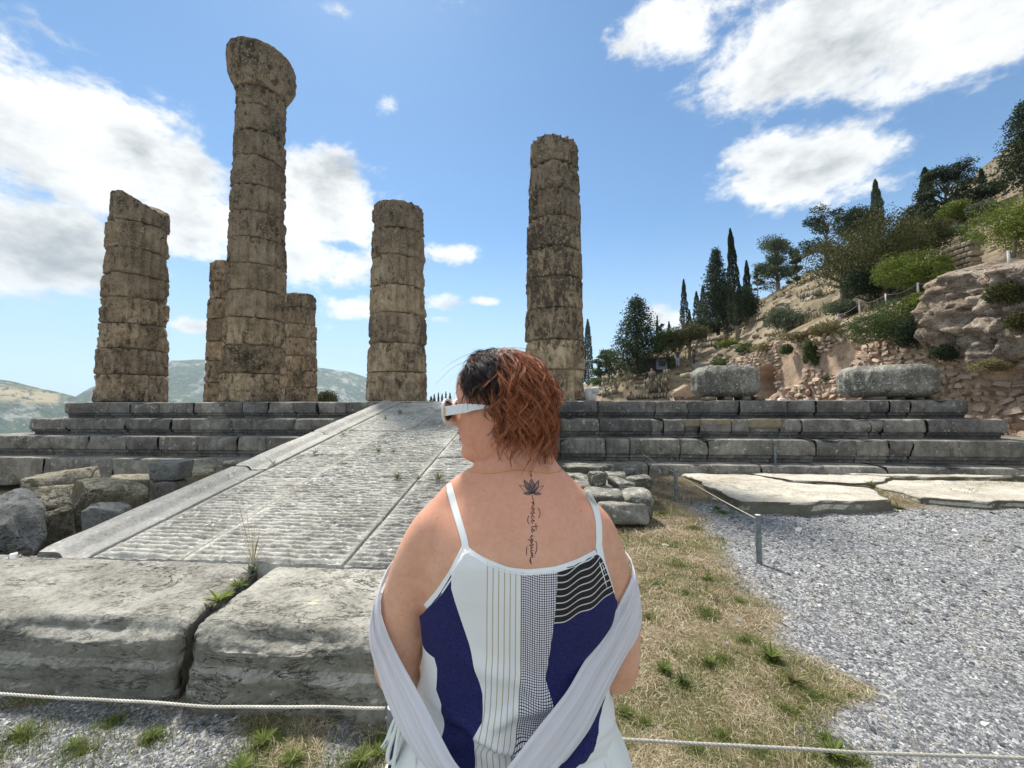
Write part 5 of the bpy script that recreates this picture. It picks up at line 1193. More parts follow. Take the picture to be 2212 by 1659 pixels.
Vx = V[:, :, 0] * ca - V[:, :, 1] * sa; Vy = V[:, :, 0] * sa + V[:, :, 1] * ca; Vz = V[:, :, 2] + Vx * tl * 1.1
zz = near_z(lx, ly); V = np.stack([Vx + lx[:, None], Vy + ly[:, None], Vz + (zz + s * .25)[:, None]], 2).reshape(-1, 3)
Fq = (of[None] + (np.arange(n) * 5)[:, None, None]).reshape(-1, 3)
mk('gravel', V, Fq, M['pebble'], None, smooth=False, kind='stuff', label='loose grey gravel chips covering the path and the forecourt', cat='gravel', loc=L(0, 0, 0), rotz=-PSI)
def blades(lx, ly, z0, h, wd, lean, nm, mat, label, cat, seg=2, parent=None):
    n = len(lx); a = g.uniform(0, 6.28, n); dx, dy = np.cos(a), np.sin(a); pxn, pyn = -dy, dx; V = []
    for k in range(seg + 1):
        t = k / seg; w_ = wd * (1 - t * .85); off = lean * t ** 1.6 * h; zz = z0 + h * np.sqrt(np.clip(1 - np.minimum(lean, .98) ** 2 * t, .02, 1)) * t
        for sgn in (-1, 1): V.append(np.stack([lx + dx * off + pxn * w_ * sgn, ly + dy * off + pyn * w_ * sgn, zz], 1))
    V = np.stack(V, 1).reshape(-1, 3); m = (seg + 1) * 2; f = np.array([[2 * k, 2 * k + 1, 2 * k + 3, 2 * k + 2] for k in range(seg)]); Fq = (f[None] + (np.arange(n) * m)[:, None, None]).reshape(-1, 4)
    return mk(nm, V, Fq, mat, parent, smooth=False, kind='stuff', label=label, cat=cat, loc=L(0, 0, 0), rotz=-PSI)
lx, ly, Yd = sample_view(300000, 1000, 1760)
gmk = gravel_mask(lx, ly); pile = (lx > 1.9) & (lx < 3.0) & (ly > -3.9); dens = fbm(np.stack([lx * 2.2, ly * 2.2, lx * 0], 1), 4, 14)
ok = ~((ly > -7.33) & (ly < -6.4) & (lx < 1.8) & (lx > -2.9)) & ~((ly > -6.6) & (lx < 2.05)) & (ly < -1.25)
strip = (ly < -1.2) & (1 - gmk > .5) & ok
edge = (gmk > .5) & (g.random(len(lx)) < .035 * (fbm(np.stack([lx * 1.2, ly * 1.2, lx * 0 + 4], 1), 3, 15) > .05)) & ok
green = fbm(np.stack([lx * 2.4, ly * 2.4, lx * 0 + 2], 1), 4, 16) + .18 + .18 * (ly > -3.8)
s_m = (strip & (g.random(len(lx)) < np.clip(.55 + dens, .1, 1))) | edge; isg = green > .20
k1 = s_m & ~isg; k2 = s_m & isg & (g.random(len(lx)) < .75); k1 |= s_m & isg & (g.random(len(lx)) < .3)
def bl(k, hl, hh, w_, l0, l1, nm, mat, label, cat, seg=2):
    X, Y_, D = lx[k], ly[k], Yd[k]; n = len(X); h = g.uniform(hl, hh, n) * np.clip(D / 3, .8, 1.5); blades(X, Y_, near_z(X, Y_) - .003, h, w_ * np.clip(D / 2.2, .8, 2.6) * g.uniform(.6, 1.3, n), g.uniform(l0, l1, n), nm, mat, label, cat, seg)
bl(k1, .015, .075, .0015, .75, 1.9, 'dry_grass', M['straw'], 'matted dry straw coloured grass on the verge between ramp and gravel', 'dry grass')
bl(k2, .015, .055, .0014, .2, .9, 'green_grass', M['grass'], 'green grass growing in patches through the dry verge', 'grass')
cxy = []; 
for px, py, r in [(1434,1446,.07),(1530,1430,.07),(1476,1471,.07),(1352,1541,.06),(1393,1562,.06),(1529,1252,.09),(1666,1421,.10),(1710,1465,.08),(1802,1640,.09),(1400,1330,.08),(1420,1260,.12),(1470,1220,.12),(1530,1320,.10),(1610,1380,.08),(1760,1500,.08),(1560,1590,.07),(1480,1280,.10),(1530,1330,.09),(1450,1180,.16),(1500,1140,.15),(1430,1110,.2),(1600,1300,.09),(1560,1420,.08),(1700,1530,.08),(1780,1590,.07),(1640,1620,.08),(1500,1620,.07),(1850,1640,.07),(60,1590,.16),(180,1620,.12),(330,1590,.10),(570,1600,.14),(520,1660,.14),(640,1640,.12),(760,1650,.14),(820,1600,.07),(240,1560,.08),(1920,1100,.1),(2010,1090,.2),(2120,1090,.25),(2190,1085,.2),(1560,1110,.14)]:
    p = toL(px_z(px, py, 0)); m = int(700 * (r / .1) ** 1.2); a = g.uniform(0, 6.28, m); rr = r * np.abs(g.normal(0, .62, m)); cxy.append(np.stack([p.x + np.cos(a) * rr * 1.3, p.y + np.sin(a) * rr], 1))
cxy = np.concatenate(cxy); m = len(cxy)
blades(cxy[:, 0], cxy[:, 1], near_z(cxy[:, 0], cxy[:, 1]) - .003, g.uniform(.012, .05, m), .0013 * g.uniform(.6, 1.5, m), g.uniform(.2, .95, m), 'green_clumps', M['grass'], 'fresh green grass clumps scattered through verge and gravel', 'grass')
# long fallen stalks
mb = MB()
for i in range(420):
    px, py = g.uniform(1340, 2250) if g.random() < .7 else g.uniform(0, 830), g.uniform(1130, 1700)
    if px < 830: py = g.uniform(1560, 1700)
    p = toL(px_z(px, py, 0)); 
    if float(gravel_mask(np.array([p.x]), np.array([p.y]))[0]) > .5 and px > 1340 and g.random() < .93: continue
    a = g.uniform(0, 6.28); ln = g.uniform(.06, .22); b = g.normal(0, .5); q = [(p.x + math.cos(a + b * t) * ln * t, p.y + math.sin(a + b * t) * ln * t, .012 + .03 * math.sin(t * 3.1) * g.random() + float(near_z(np.array([p.x]), np.array([p.y]))[0])) for t in (0, .33, .66, 1)]
    V, Fp = tube(q, [.0012, .0011, .0009, .0005], 4, False); mb.add(V, Fp)
mb.build('straw_stalks', M['straw'], None, kind='stuff', label='long fallen straw stalks lying over verge and gravel', cat='straw', loc=L(0, 0, 0), rotz=-PSI)
# ------------------------------------------------------------------ small weeds, each a plant
def weed(label, p, r, n, mat, seed, kind='rosette', name='weed', up=.5, lw=.22):
    gg = np.random.default_rng(seed); root = thing(name, label, 'weed', tuple(p), 0, None); Vs = MB()
    for i in range(int(n * 2.2)):
        a = gg.uniform(0, 6.28); l = r * gg.uniform(.3, 1.2); u = up * gg.uniform(.4, 1.4); w_ = l * lw * gg.uniform(.5, 1.2) * .6
        d = np.array([math.cos(a), math.sin(a), 0]); s = np.array([-math.sin(a), math.cos(a), 0]); P = []
        for t, ww in ((0, .2), (.35, .8), (.7, 1), (1, .05)):
            c = d * l * t + np.array([0, 0, u * l * t - l * .35 * t * t * (1 if kind == 'rosette' else .3)]); P += [c - s * w_ * ww, c + s * w_ * ww + np.array([0, 0, .15 * w_])]
        Vs.add(np.array(P), [(0, 1, 3, 2), (2, 3, 5, 4), (4, 5, 7, 6)])
    Vs.build('leaves', M[mat], root); return root
weed('pale leafy rosette growing in the joint of the big blocks', px_z(472, 1300, .39), .075, 34, 'lf_bright', 1, up=.8, lw=.16)
weed('bushy green mossy patch in the joint behind the leafy rosette', px_z(515, 1268, .385), .06, 60, 'grass', 2, up=.9, lw=.1)
weed('blue green weed at the upper end of the block joint', px_z(545, 1240, .40), .06, 30, 'lf_grey', 3, up=1.2)
weed('thin reddish weed standing up at the lowest ramp joint', px_z(541, 1225, .42) + Vector((0, .03, 0)), .11, 10, 'straw', 4, 'tuft', up=3.0, lw=.05)
def rampz(px, py):
    d = px_dir(px, py); t = 0
    for i in range(4000):
        t += .01; p = Vector((0, 0, EYE)) + d * t; l = toL(p)
        if l.y > RY0 and l.z < float(rz(l.y)) + .02: return Vector((p.x, p.y, p.z))
    return p
for k, (x, y, r, n, mt, lb) in enumerate([
    (864, 893, .16, 26, 'lf_dry', 'thin dry tuft near the top of the ramp'), (833, 906, .12, 20, 'grass', 'green tuft left of the plain slab near the ramp top'),
    (742, 940, .12, 18, 'lf_dry', 'dry tuft in the left lane high on the ramp'), (758, 932, .10, 14, 'grass', 'second dry tuft in the left lane high on the ramp'),
    (680, 980, .10, 26, 'lf_grey', 'pale cushion weed in the left lane beside the curb'), (818, 976, .10, 36, 'grass', 'bright green tuft in the middle of the ramp'),
    (850, 978, .09, 24, 'lf_grey', 'grey weed beside the bright tuft in the middle of the ramp'), (980, 955, .09, 20, 'grass', 'small green tuft left of the woman\'s chin'),
    (858, 1034, .10, 34, 'lf_mid', 'low green weed on the cross joint left of the woman'), (905, 1036, .09, 26, 'lf_grey', 'small weed on the cross joint beside her shoulder'), (948, 1036, .13, 46, 'lf_dry', 'brownish weed clump in the joint over her left shoulder'),
    (590, 1002, .09, 20, 'lf_mid', 'tiny weed at the ramp curb beside the bottom step')]):
    weed(lb, rampz(x, y), r * .6, int(n * 1.5), mt, 20 + k, 'tuft', up=1.0, lw=.06)
for k, (x, y, z, r, n, mt, lb) in enumerate([
    (1434, 1446, 0, .09, 40, 'grass', 'small leafy plant on the dry verge, upper one of a pair'), (1530, 1430, 0, .07, 30, 'grass', 'leafy plant right of the woman\'s elbow'), (1476, 1471, 0, .07, 34, 'lf_mid', 'leafy plant lowest of the pair on the verge'),
    (1352, 1541, 0, .06, 34, 'grass', 'bright rosette low on the verge beside the shawl'), (1393, 1562, 0, .05, 26, 'grass', 'second bright rosette low on the verge'), (1529, 1252, 0, .07, 30, 'grass', 'clover like patch in the middle of the verge'),
    (1666, 1421, 0, .12, 50, 'grass', 'tall green grass clump at the gravel edge'), (1715, 1471, 0, .1, 34, 'lf_dry', 'straw coloured clump at the gravel edge'), (1802, 1632, 0, .1, 46, 'grass', 'green grass clump under the twisted rope'),
    (2080, 1078, .02, .30, 70, 'lf_mid', 'long weed line under the right slab'), (1990, 1085, .02, .2, 40, 'lf_mid', 'weeds at the left end of the right slab'), (1940, 1100, .02, .16, 50, 'lf_dry', 'pale dry weed at the corner of the nearest slab'), (2190, 1085, .02, .22, 50, 'lf_mid', 'weeds under the right slab at the picture edge'),
    (1880, 1050, .17, .16, 40, 'grass', 'green weeds on the joint between two slabs'), (1550, 1100, .02, .12, 40, 'grass', 'weeds at the left foot of the nearest slab'), (1290, 1048, .2, .16, 24, 'lf_mid', 'tall weed in front of the small cube'),
    (330, 1500, 0, .05, 30, 'grass', 'weed at the foot of the left big block'), (1050 - 595, 1510, 0, .05, 30, 'grass', 'weed at the bottom of the joint of the two big blocks'), (345, 1022, .1, .22, 50, 'lf_mid', 'green fern like weed behind the pillar stump')]):
    x = x if x < 1540 or y > 1300 else x
    weed(lb, px_z(x, y, z), r * .55, int(n * 1.6), mt, 50 + k, 'tuft', up=.8, lw=.10)
# green tufts on the gravel left
for k, (x, y, r) in enumerate([(40, 1585, .10), (160, 1610, .08), (330, 1590, .07), (570, 1600, .10), (520, 1660, .10), (630, 1640, .09), (780, 1640, .10), (820, 1625, .07)]):
    weed('green tuft below the cream rope, ' + ['farthest left', 'second from the left', 'third from the left, under the left block', 'below the joint', 'bottom edge under the joint', 'low between joint and woman', 'left of the white ties', 'touching the white ties'][k], px_z(x, y, 0), r * .55, 110, 'grass', 90 + k, 'tuft', up=.6, lw=.04)
# ------------------------------------------------------------------ far visitors
M['skin_far'] = pmat('skin_far', (.42, .25, .18)); M['cloth_w'] = pmat('white_shirt_cloth', (.72, .74, .78)); M['cloth_r'] = pmat('red_shirt_cloth', (.45, .04, .04)); M['cloth_g'] = pmat('grey_blue_cloth', (.30, .34, .42)); M['cloth_d'] = pmat('dark_cloth', (.05, .05, .06)); M['hair_g'] = pmat('grey_hair', (.22, .21, .20)); M['hair_d'] = pmat('dark_hair', (.035, .02, .014))
def person(label, p, H, top, legs, hair, yaw=0.0, sit=False, long_hair=False):
    root = thing('person', label, 'person', tuple(p), yaw, None); s = H / 1.7
    def part(nm, segs, mat):
        mb = MB()
        for pts, rr in segs:
            V, Fp = tube(np.array(pts) * s, np.array(rr) * s, 12); mb.add(V, Fp)
        o = mb.build(nm, M[mat], root); md = o.modifiers.new('r', 'REMESH'); md.mode = 'VOXEL'; md.voxel_size = .022 * s; md.use_smooth_shade = True; return o
    hip = .88 if not sit else .45
    L_ = [([(sx * .09, 0, hip), (sx * .10, (.0 if not sit else -.42), hip * .52 if not sit else hip - .02), (sx * .10, (.02 if not sit else -.42), .06)], [.085, .062, .045]) for sx in (-1, 1)]
    part('body', [([(0, 0, hip), (0, .01, hip + .30), (0, .01, hip + .55), (0, 0, hip + .62), (0, -.01, hip + .70)], [.12, .13, .12, .06, .055]), ([(0, -.02, hip + .66), (0, -.03, hip + .74), (0, -.03, hip + .82), (0, -.02, hip + .88)], [.06, .085, .09, .05]), ([(0, -.12, hip + .745), (0, -.10, hip + .77)], [.014, .018])]
         + L_ + [([(sx * .16, 0, hip + .52), (sx * .22, .02, hip + .24), (sx * .19, -.16, hip + .10)], [.05, .042, .03]) for sx in (-1, 1)] + [([(sx * .19, -.16, hip + .10), (sx * .17, -.24, hip + .09)], [.03, .018]) for sx in (-1, 1)], 'skin_far')
    part('shirt', [([(0, 0, hip - .04), (0, .01, hip + .30), (0, .01, hip + .52), (0, 0, hip + .59)], [.14, .145, .14, .075])] + [([(sx * .14, 0, hip + .52), (sx * .20, .01, hip + .34)], [.062, .062]) for sx in (-1, 1)], top)
    part('trousers', [([(sx * .085, 0, hip + .02), (sx * .10, (.0 if not sit else -.42), hip * .52 if not sit else hip - .02), (sx * .10, (.02 if not sit else -.42), .12)], [.105, .078, .06]) for sx in (-1, 1)], legs)
    part('hair', [([(0, .0, hip + (.62 if long_hair else .76)), (0, .01, hip + .83), (0, -.01, hip + .90)], [.075 if long_hair else .07, .098, .06])], hair)
    return root
def at_head(px, py_top, Y, H): q = px_Y(px, py_top, Y); return Vector((q.x, q.y, q.z - H))
person('grey haired visitor in a white shirt, head over the platform edge', at_head(1691, 843, 14, 1.72), 1.72, 'cloth_w', 'cloth_d', 'hair_g', .6)
person('dark haired visitor in pale blue, head over the platform edge left of the wide drum', at_head(1747, 845, 14, 1.64), 1.64, 'cloth_g', 'cloth_d', 'hair_d', -1.2, long_hair=True)
q = P_(1404, 829); person('tiny far visitor in a red shirt sitting under the broad conifer', q + Vector((0, -.4, 0)), 1.7, 'cloth_r', 'cloth_d', 'hair_d', .3, sit=True)
q = P_(1496, 790); person('tiny far visitor in dark clothes right of the umbrella shaped tree', q + Vector((0, -.3, 0)), 1.7, 'cloth_d', 'cloth_d', 'hair_d', .8)
q = P_(1461, 793); person('tiny far visitor in dark clothes by the low bush over the ruins', q + Vector((0, -.3, 0)), 1.6, 'cloth_d', 'cloth_g', 'hair_d', 0)
# ------------------------------------------------------------------ the woman
WY = .83; KX = WY / F
def wx(px): return (px - 1106) * KX
def wz(py): return EYE - (py - 866) * KX
woman = thing('person', 'woman seen from behind, copper and black curly bob, white sunglasses, patterned camisole, white shawl', 'person', (0, WY, 0), 0)
RO = np.array([0, WY, 0.0])
# torso rings : z, centre x, half width, y centre, depth towards the back, depth to the front, exponent
TR = np.array([
 [0.78, -.010, .200, .845, .150, .120, 2.3], [0.86, -.012, .198, .845, .150, .115, 2.3], [0.95, -.008, .182, .840, .118, .115, 2.3], [1.04, .000, .170, .835, .098, .115, 2.4],
 [1.12, .006, .178, .830, .100, .135, 2.5], [1.20, .010, .188, .828, .108, .150, 2.5], [1.27, .012, .190, .828, .112, .140, 2.6], [1.33, .013, .185, .830, .108, .120, 2.6],
 [1.375, .006, .174, .835, .096, .100, 2.4], [1.405, .004, .160, .840, .084, .085, 2.2], [1.430, .006, .132, .845, .074, .074, 2.0], [1.452, .010, .104, .850, .066, .068, 2.0], [1.470, .014, .082, .855, .060, .063, 2.0], [1.490, .012, .068, .862, .056, .060, 2.0], [1.53, .008, .060, .870, .054, .058, 2.0], [1.575, .002, .058, .875, .053, .055, 2.0], [1.61, .0, .05, .88, .045, .05, 2.0]])
def torso_pt(th, z, infl=0.0):
    c = [np.interp(z, TR[:, 0], TR[:, k]) for k in range(1, 7)]
    cx, hw, cy, db, df, n = c; ct, st = np.cos(th), np.sin(th)
    ex = np.sign(ct) * np.abs(ct) ** (2 / n); ey = np.sign(st) * np.abs(st) ** (2 / n)
    x = cx + (hw + infl) * ex; dep = np.where(ey < 0, db, df) + infl; y = cy + dep * ey
    bk = np.clip(-st, 0, 1)
    zz = z
    sp = np.exp(-((x - cx - .004) / .022) ** 2) * sstep(1.47, 1.40, zz) * sstep(.95, 1.05, zz) * .011      # spine groove
    sc = (np.exp(-(((x - cx) - .085) / .045) ** 2 - ((zz - 1.33) / .055) ** 2) + np.exp(-(((x - cx) + .085) / .045) ** 2 - ((zz - 1.33) / .055) ** 2)) * .016
    y = y + bk * (sp - sc)
    bu = (np.exp(-(((x - cx) - .085) / .06) ** 2 - ((zz - 1.20) / .07) ** 2) + np.exp(-(((x - cx) + .085) / .06) ** 2 - ((zz - 1.20) / .07) ** 2)) * .05
    y = y + np.clip(st, 0, 1) * bu
    return np.stack([x, y, zz + 0 * x], -1)
def loft(fn, th, zs, cap=True):
    V = np.concatenate([fn(th, z) for z in zs]); n = len(th); Fs = list(map(tuple, grid_faces(n, len(zs), True)))
    if cap: Fs.append(tuple(range(n))[::-1]); Fs.append(tuple(range((len(zs) - 1) * n, len(zs) * n)))
    return V, Fs
TH = np.arange(96) / 96 * 2 * math.pi
mbw = MB()
V, Fp = loft(lambda t, z: torso_pt(t, z), TH, np.linspace(.70, 1.61, 70)); mbw.add(V, Fp)
# smooth tapered limbs
def limb(pts, rr, n=24, sub=8, flat=1.0):
    pts = np.array(pts, float); rr = np.array(rr, float); t = np.arange(len(pts)); ti = np.linspace(0, len(pts) - 1, (len(pts) - 1) * sub + 1)
    # catmull-rom
    def cr(a):
        out = []
        for q in ti:
            i = min(int(q), len(pts) - 2); f = q - i; p0 = a[max(i - 1, 0)]; p1 = a[i]; p2 = a[i + 1]; p3 = a[min(i + 2, len(pts) - 1)]
            out.append(.5 * ((2 * p1) + (-p0 + p2) * f + (2 * p0 - 5 * p1 + 4 * p2 - p3) * f * f + (-p0 + 3 * p1 - 3 * p2 + p3) * f ** 3))
        return np.array(out)
    P = cr(pts); R = cr(rr[:, None])[:, 0]
    V, Fp = tube(P, R, n); return V, Fp
def ball(c, r, n=16, m=12, sc=(1, 1, 1)):
    th = np.arange(n) / n * 2 * math.pi; ph = np.linspace(.02, math.pi - .02, m); V = np.array([(math.cos(a) * math.sin(b) * r * sc[0], math.sin(a) * math.sin(b) * r * sc[1], -math.cos(b) * r * sc[2]) for b in ph for a in th]) + np.array(c)
    Fs = list(map(tuple, grid_faces(n, m, True))); Fs.append(tuple(range(n))[::-1]); Fs.append(tuple(range((m - 1) * n, m * n))); return V, Fs
ARM = {-1: ([(-.112, .845, 1.380), (-.146, .840, 1.352), (-.184, .838, 1.295), (-.212, .838, 1.22), (-.232, .842, 1.13), (-.236, .865, 1.055), (-.205, .945, 1.03), (-.150, 1.015, 1.03), (-.105, 1.045, 1.03)],
             [.055, .064, .060, .056, .052, .047, .042, .034, .027]),
       1: ([(.122, .845, 1.382), (.152, .840, 1.352), (.181, .838, 1.295), (.201, .838, 1.22), (.213, .842, 1.13), (.214, .865, 1.055), (.200, .945, 1.03), (.155, 1.015, 1.03), (.105, 1.045, 1.03)],
           [.052, .060, .056, .052, .048, .044, .040, .033, .026])}
for sgn in (-1, 1):
    p, r = ARM[sgn]; V, Fp = limb(p, r); mbw.add(V, Fp)
    V, Fp = ball((p[1][0] - .006 * sgn, p[1][1], p[1][2] - .006), .062, sc=(1, 1, .95)); mbw.add(V, Fp)
    w0 = np.array(p[-1]); d = np.array([-sgn * .86, .45, -.05]); d /= np.linalg.norm(d); u = np.cross(d, [0, 0, 1]); u /= np.linalg.norm(u)
    V, Fp = limb([w0 - d * .01, w0 + d * .035, w0 + d * .085], [.027, .030, .024], 16); mbw.add(V, Fp)
    for k, (o, ln) in enumerate([(.030, .062), (.011, .072), (-.009, .068), (-.028, .052)]):   # four fingers, curled
        b = w0 + d * .075 + np.array([0, 0, o]); V, Fp = limb([b, b + d * ln * .5 + np.array([0, .006, 0]), b + d * ln * .85 + np.array([0, -.016, 0]), b + d * ln * .8 + np.array([0, -.034, 0])], [.0105, .0095, .0088, .0075], 10, 4); mbw.add(V, Fp)
    b = w0 + d * .025 + np.array([0, 0, .024]); V, Fp = limb([b, b + d * .022 + np.array([0, -.012, .022]), b + d * .048 + np.array([0, -.022, .024])], [.013, .0105, .0085], 10, 4); mbw.add(V, Fp)
    # legs and feet
    V, Fp = limb([(sgn * .095 - .01, .85, .86), (sgn * .10, .85, .68), (sgn * .095, .845, .46), (sgn * .09, .85, .28), (sgn * .088, .86, .09)], [.115, .098, .062, .058, .038]); mbw.add(V, Fp)
    V, Fp = limb([(sgn * .088, .835, .05), (sgn * .092, .90, .045), (sgn * .10, .985, .028), (sgn * .102, 1.04, .02)], [.034, .038, .032, .018], 14); mbw.add(V, Fp)
# trapezius slopes
for sgn in (-1, 1):
    V, Fp = limb([(.012 + sgn * .02, .868, 1.525), (.014 + sgn * .055, .853, 1.462), (.014 + sgn * (.115 if sgn < 0 else .095), .845, 1.425 if sgn < 0 else 1.418), (.012 + sgn * (.148 if sgn < 0 else .130), .842, 1.385 if sgn < 0 else 1.375)], [.040, .040, .044, .046], 20); mbw.add(V, Fp)
# ---- head, modelled in its own frame : +X face, +Z up, Y left/right ; turned to look left and slightly away
def zpx(py): return wz(py)
HZ0, HZ1 = 1.485, 1.735
HA = math.radians(180 - 12); HC = np.array([-.022, .872, 0]); ca, sa = math.cos(HA), math.sin(HA)
# profile of the mid line, from the photograph : (height, face forward, back of the skull, half width)
HP = np.array([
 [1.482, .030, .02, .020], [1.487, .072, .03, .040], [1.495, .088, .04, .048], [1.505, .093, .05, .054], [1.516, .0905, .058, .058], [1.524, .0865, .064, .061], [1.532, .092, .068, .063], [1.538, .0925, .071, .064], [1.5425, .0885, .074, .065],
 [1.547, .095, .077, .066], [1.553, .0965, .080, .067], [1.560, .0935, .084, .068], [1.570, .095, .088, .070], [1.580, .0955, .092, .072], [1.595, .0925, .097, .0745], [1.605, .0915, .099, .075], [1.620, .097, .101, .0755], [1.640, .101, .099, .0755], [1.660, .100, .093, .074], [1.680, .093, .081, .069], [1.700, .078, .064, .059], [1.713, .060, .047, .045], [1.722, .036, .030, .027], [1.727, .010, .012, .008]])
def head_pt(t, z):
    fw, bk, hw = [np.interp(z, HP[:, 0], HP[:, k]) for k in (1, 2, 3)]
    c, s = np.cos(t), np.sin(t); fr = c > 0
    n = np.where(fr, 2.35, 2.1); ex = np.sign(c) * np.abs(c) ** (2 / n); ey = np.sign(s) * np.abs(s) ** (2 / n)
    low = sstep(1.56, 1.49, z)
    x = np.where(fr, fw, bk) * ex; y = hw * ey
    y = y * (1 - .30 * low * np.clip(c, 0, 1))                      # chin narrower than jaw
    # nose
    ang = np.abs(np.arctan2(np.sin(t), np.cos(t)))
    nz = np.interp(z, [1.560, 1.565, 1.573, 1.582, 1.60, 1.62, 1.635], [0, .014, .028, .029, .017, .006, 0]); nw = np.interp(z, [1.56, 1.575, 1.60, 1.63], [.20, .17, .11, .09])
    x = x + nz * np.exp(-(ang / nw) ** 2)
    # mouth corner and lips
    lp = np.exp(-((z - 1.5355) / .0045) ** 2) + np.exp(-((z - 1.5505) / .0045) ** 2); x = x + .0035 * lp * np.exp(-(ang / .28) ** 2) - .003 * np.exp(-((z - 1.543) / .002) ** 2) * np.exp(-(ang / .33) ** 2)
    # eye sockets, cheek bones
    x = x - .010 * np.exp(-((z - 1.606) / .012) ** 2) * np.exp(-((ang - .42) / .18) ** 2)
    y = y + np.sign(y) * .004 * np.exp(-((z - 1.580) / .018) ** 2) * np.exp(-((ang - .8) / .3) ** 2)
    X = HC[0] + x * ca - y * sa; Y = HC[1] + x * sa + y * ca
    return np.stack([X, Y, z + 0 * X], -1)
hzs = np.concatenate([np.linspace(1.482, 1.70, 110), np.linspace(1.703, 1.731, 16)])
V, Fp = loft(head_pt, np.arange(120) / 120 * 2 * math.pi, hzs); mbh = (V, Fp); mbw.add(V, Fp)
def hl(x, y, z): return np.array([HC[0] + x * ca - y * sa, HC[1] + x * sa + y * ca, z])   # head frame -> world ; y<0 .. camera side
SIDE = 1 if hl(0, 1, 0)[1] < hl(0, -1, 0)[1] else -1        # which local y looks at the camera
# jaw to neck fill
V, Fp = limb([hl(-.01, 0, 1.50), hl(.02, 0, 1.507), hl(.055, 0, 1.503)], [.050, .042, .022], 18); mbw.add(V, Fp)
V, Fp = limb([hl(-.055, 0, 1.60), hl(-.04, 0, 1.54), (.012, .872, 1.47)], [.052, .054, .058], 18); mbw.add(V, Fp)
# ears
for s_ in (-1, 1):
    V, Fp = limb([hl(-.012, s_ * .074, 1.560), hl(-.016, s_ * .080, 1.572), hl(-.022, s_ * .084, 1.592), hl(-.012, s_ * .082, 1.608), hl(-.002, s_ * .076, 1.602)], [.007, .008, .009, .008, .006], 10); mbw.add(V, Fp)
    V, Fp = ball(hl(-.012, s_ * .075, 1.585), .014, 10, 8, (1, .6, 1.4)); mbw.add(V, Fp)

# skin material
m, T = new_mat('sun_warmed_skin'); P = T.n('ShaderNodeNewGeometry').outputs['Position']; sz = T.n('ShaderNodeSeparateXYZ', i={0: P})
n = T.math('ADD', T.math('MULTIPLY', T.noise(P, 9, 4, .6), .5), T.math('MULTIPLY', T.noise(P, 34, 4, .65), .5)); nf = T.noise(P, 120, 4, .6)
c = T.ramp(n, [(.35, (.62, .325, .20)), (.5, (.69, .385, .25)), (.65, (.74, .43, .285))])
red = T.math('MULTIPLY', T.mr(sz.outputs[2], 1.30, 1.42, 0, .55, smooth=True), T.mr(n, .3, .7, .6, 1.0)); c = T.mix(red, c, (.72, .30, .205))
c = T.mix(T.mr(nf, .42, .64, 0, .16), c, (.42, .18, .12))
vf = T.n('ShaderNodeTexVoronoi', i={'Vector': P, 'Scale': 75.0}); s1 = T.n('ShaderNodeSeparateXYZ', i={0: vf.outputs['Color']}).outputs[0]
fr = T.math('LESS_THAN', vf.outputs['Distance'], T.math('MULTIPLY', T.math('SUBTRACT', s1, .55), .34)); c = T.mix(T.math('MULTIPLY', fr, .5), c, (.27, .105, .06))
vm_ = T.n('ShaderNodeTexVoronoi', i={'Vector': P, 'Scale': 17.0}); s2 = T.n('ShaderNodeSeparateXYZ', i={0: vm_.outputs['Color']}).outputs[1]
fm = T.math('LESS_THAN', vm_.outputs['Distance'], T.math('MULTIPLY', T.math('SUBTRACT', s2, .86), .32)); c = T.mix(T.math('MULTIPLY', fm, .7), c, (.20, .07, .045))
lk(T, c, T.b.inputs['Base Color']); T.b.inputs['Roughness'].default_value = .44; T.b.inputs['Specular IOR Level'].default_value = .4
T.b.inputs['Subsurface Weight'].default_value = .16; T.b.inputs['Subsurface Radius'].default_value = (.9, .35, .2); T.b.inputs['Subsurface Scale'].default_value = .012
lk(T, bump(T, T.noise(P, 420, 3, .6), .12, .001), T.b.inputs['Normal']); M['skin'] = m
body = mk('body', np.concatenate(mbw.V) - RO, mbw.F, M['skin'], woman)
md = body.modifiers.new('r', 'REMESH'); md.mode = 'VOXEL'; md.voxel_size = .0040; md.use_smooth_shade = True
md = body.modifiers.new('s', 'SMOOTH'); md.factor = .5; md.iterations = 5
bpy.context.view_layer.update(); dg = bpy.context.evaluated_depsgraph_get()
me = bpy.data.meshes.new_from_object(body.evaluated_get(dg)); body.modifiers.clear(); body.data = me; me.name = 'body'
if not me.materials: me.materials.append(M['skin'])
me.polygons.foreach_set('use_smooth', np.ones(len(me.polygons), dtype=bool))
nvb = len(me.vertices); co = np.empty(nvb * 3, dtype=np.float32); me.vertices.foreach_get('co', co); co = co.reshape(-1, 3).astype(float)
# selective extra smoothing where arm, shoulder and trapezius join
ne = len(me.edges); ed = np.empty(ne * 2, dtype=np.int32); me.edges.foreach_get('vertices', ed); ed = ed.reshape(-1, 2)
wsm = sstep(.07, .12, np.abs(co[:, 0] - .01)) * sstep(1.20, 1.27, co[:, 2]) * sstep(1.50, 1.45, co[:, 2]) * .8 + sstep(1.38, 1.42, co[:, 2]) * sstep(1.53, 1.49, co[:, 2]) * .8 * sstep(-.02, .0, co[:, 0] + .03)
wsm = np.clip(wsm, 0, .9)[:, None]; deg = np.bincount(ed.ravel(), minlength=nvb)[:, None].astype(float)
for it in range(60):
    acc_ = np.zeros((nvb, 3)); np.add.at(acc_, ed[:, 0], co[ed[:, 1]]); np.add.at(acc_, ed[:, 1], co[ed[:, 0]])
    co = co * (1 - wsm) + (acc_ / deg) * wsm
me.vertices.foreach_set('co', co.astype(np.float32).ravel()); me.update()
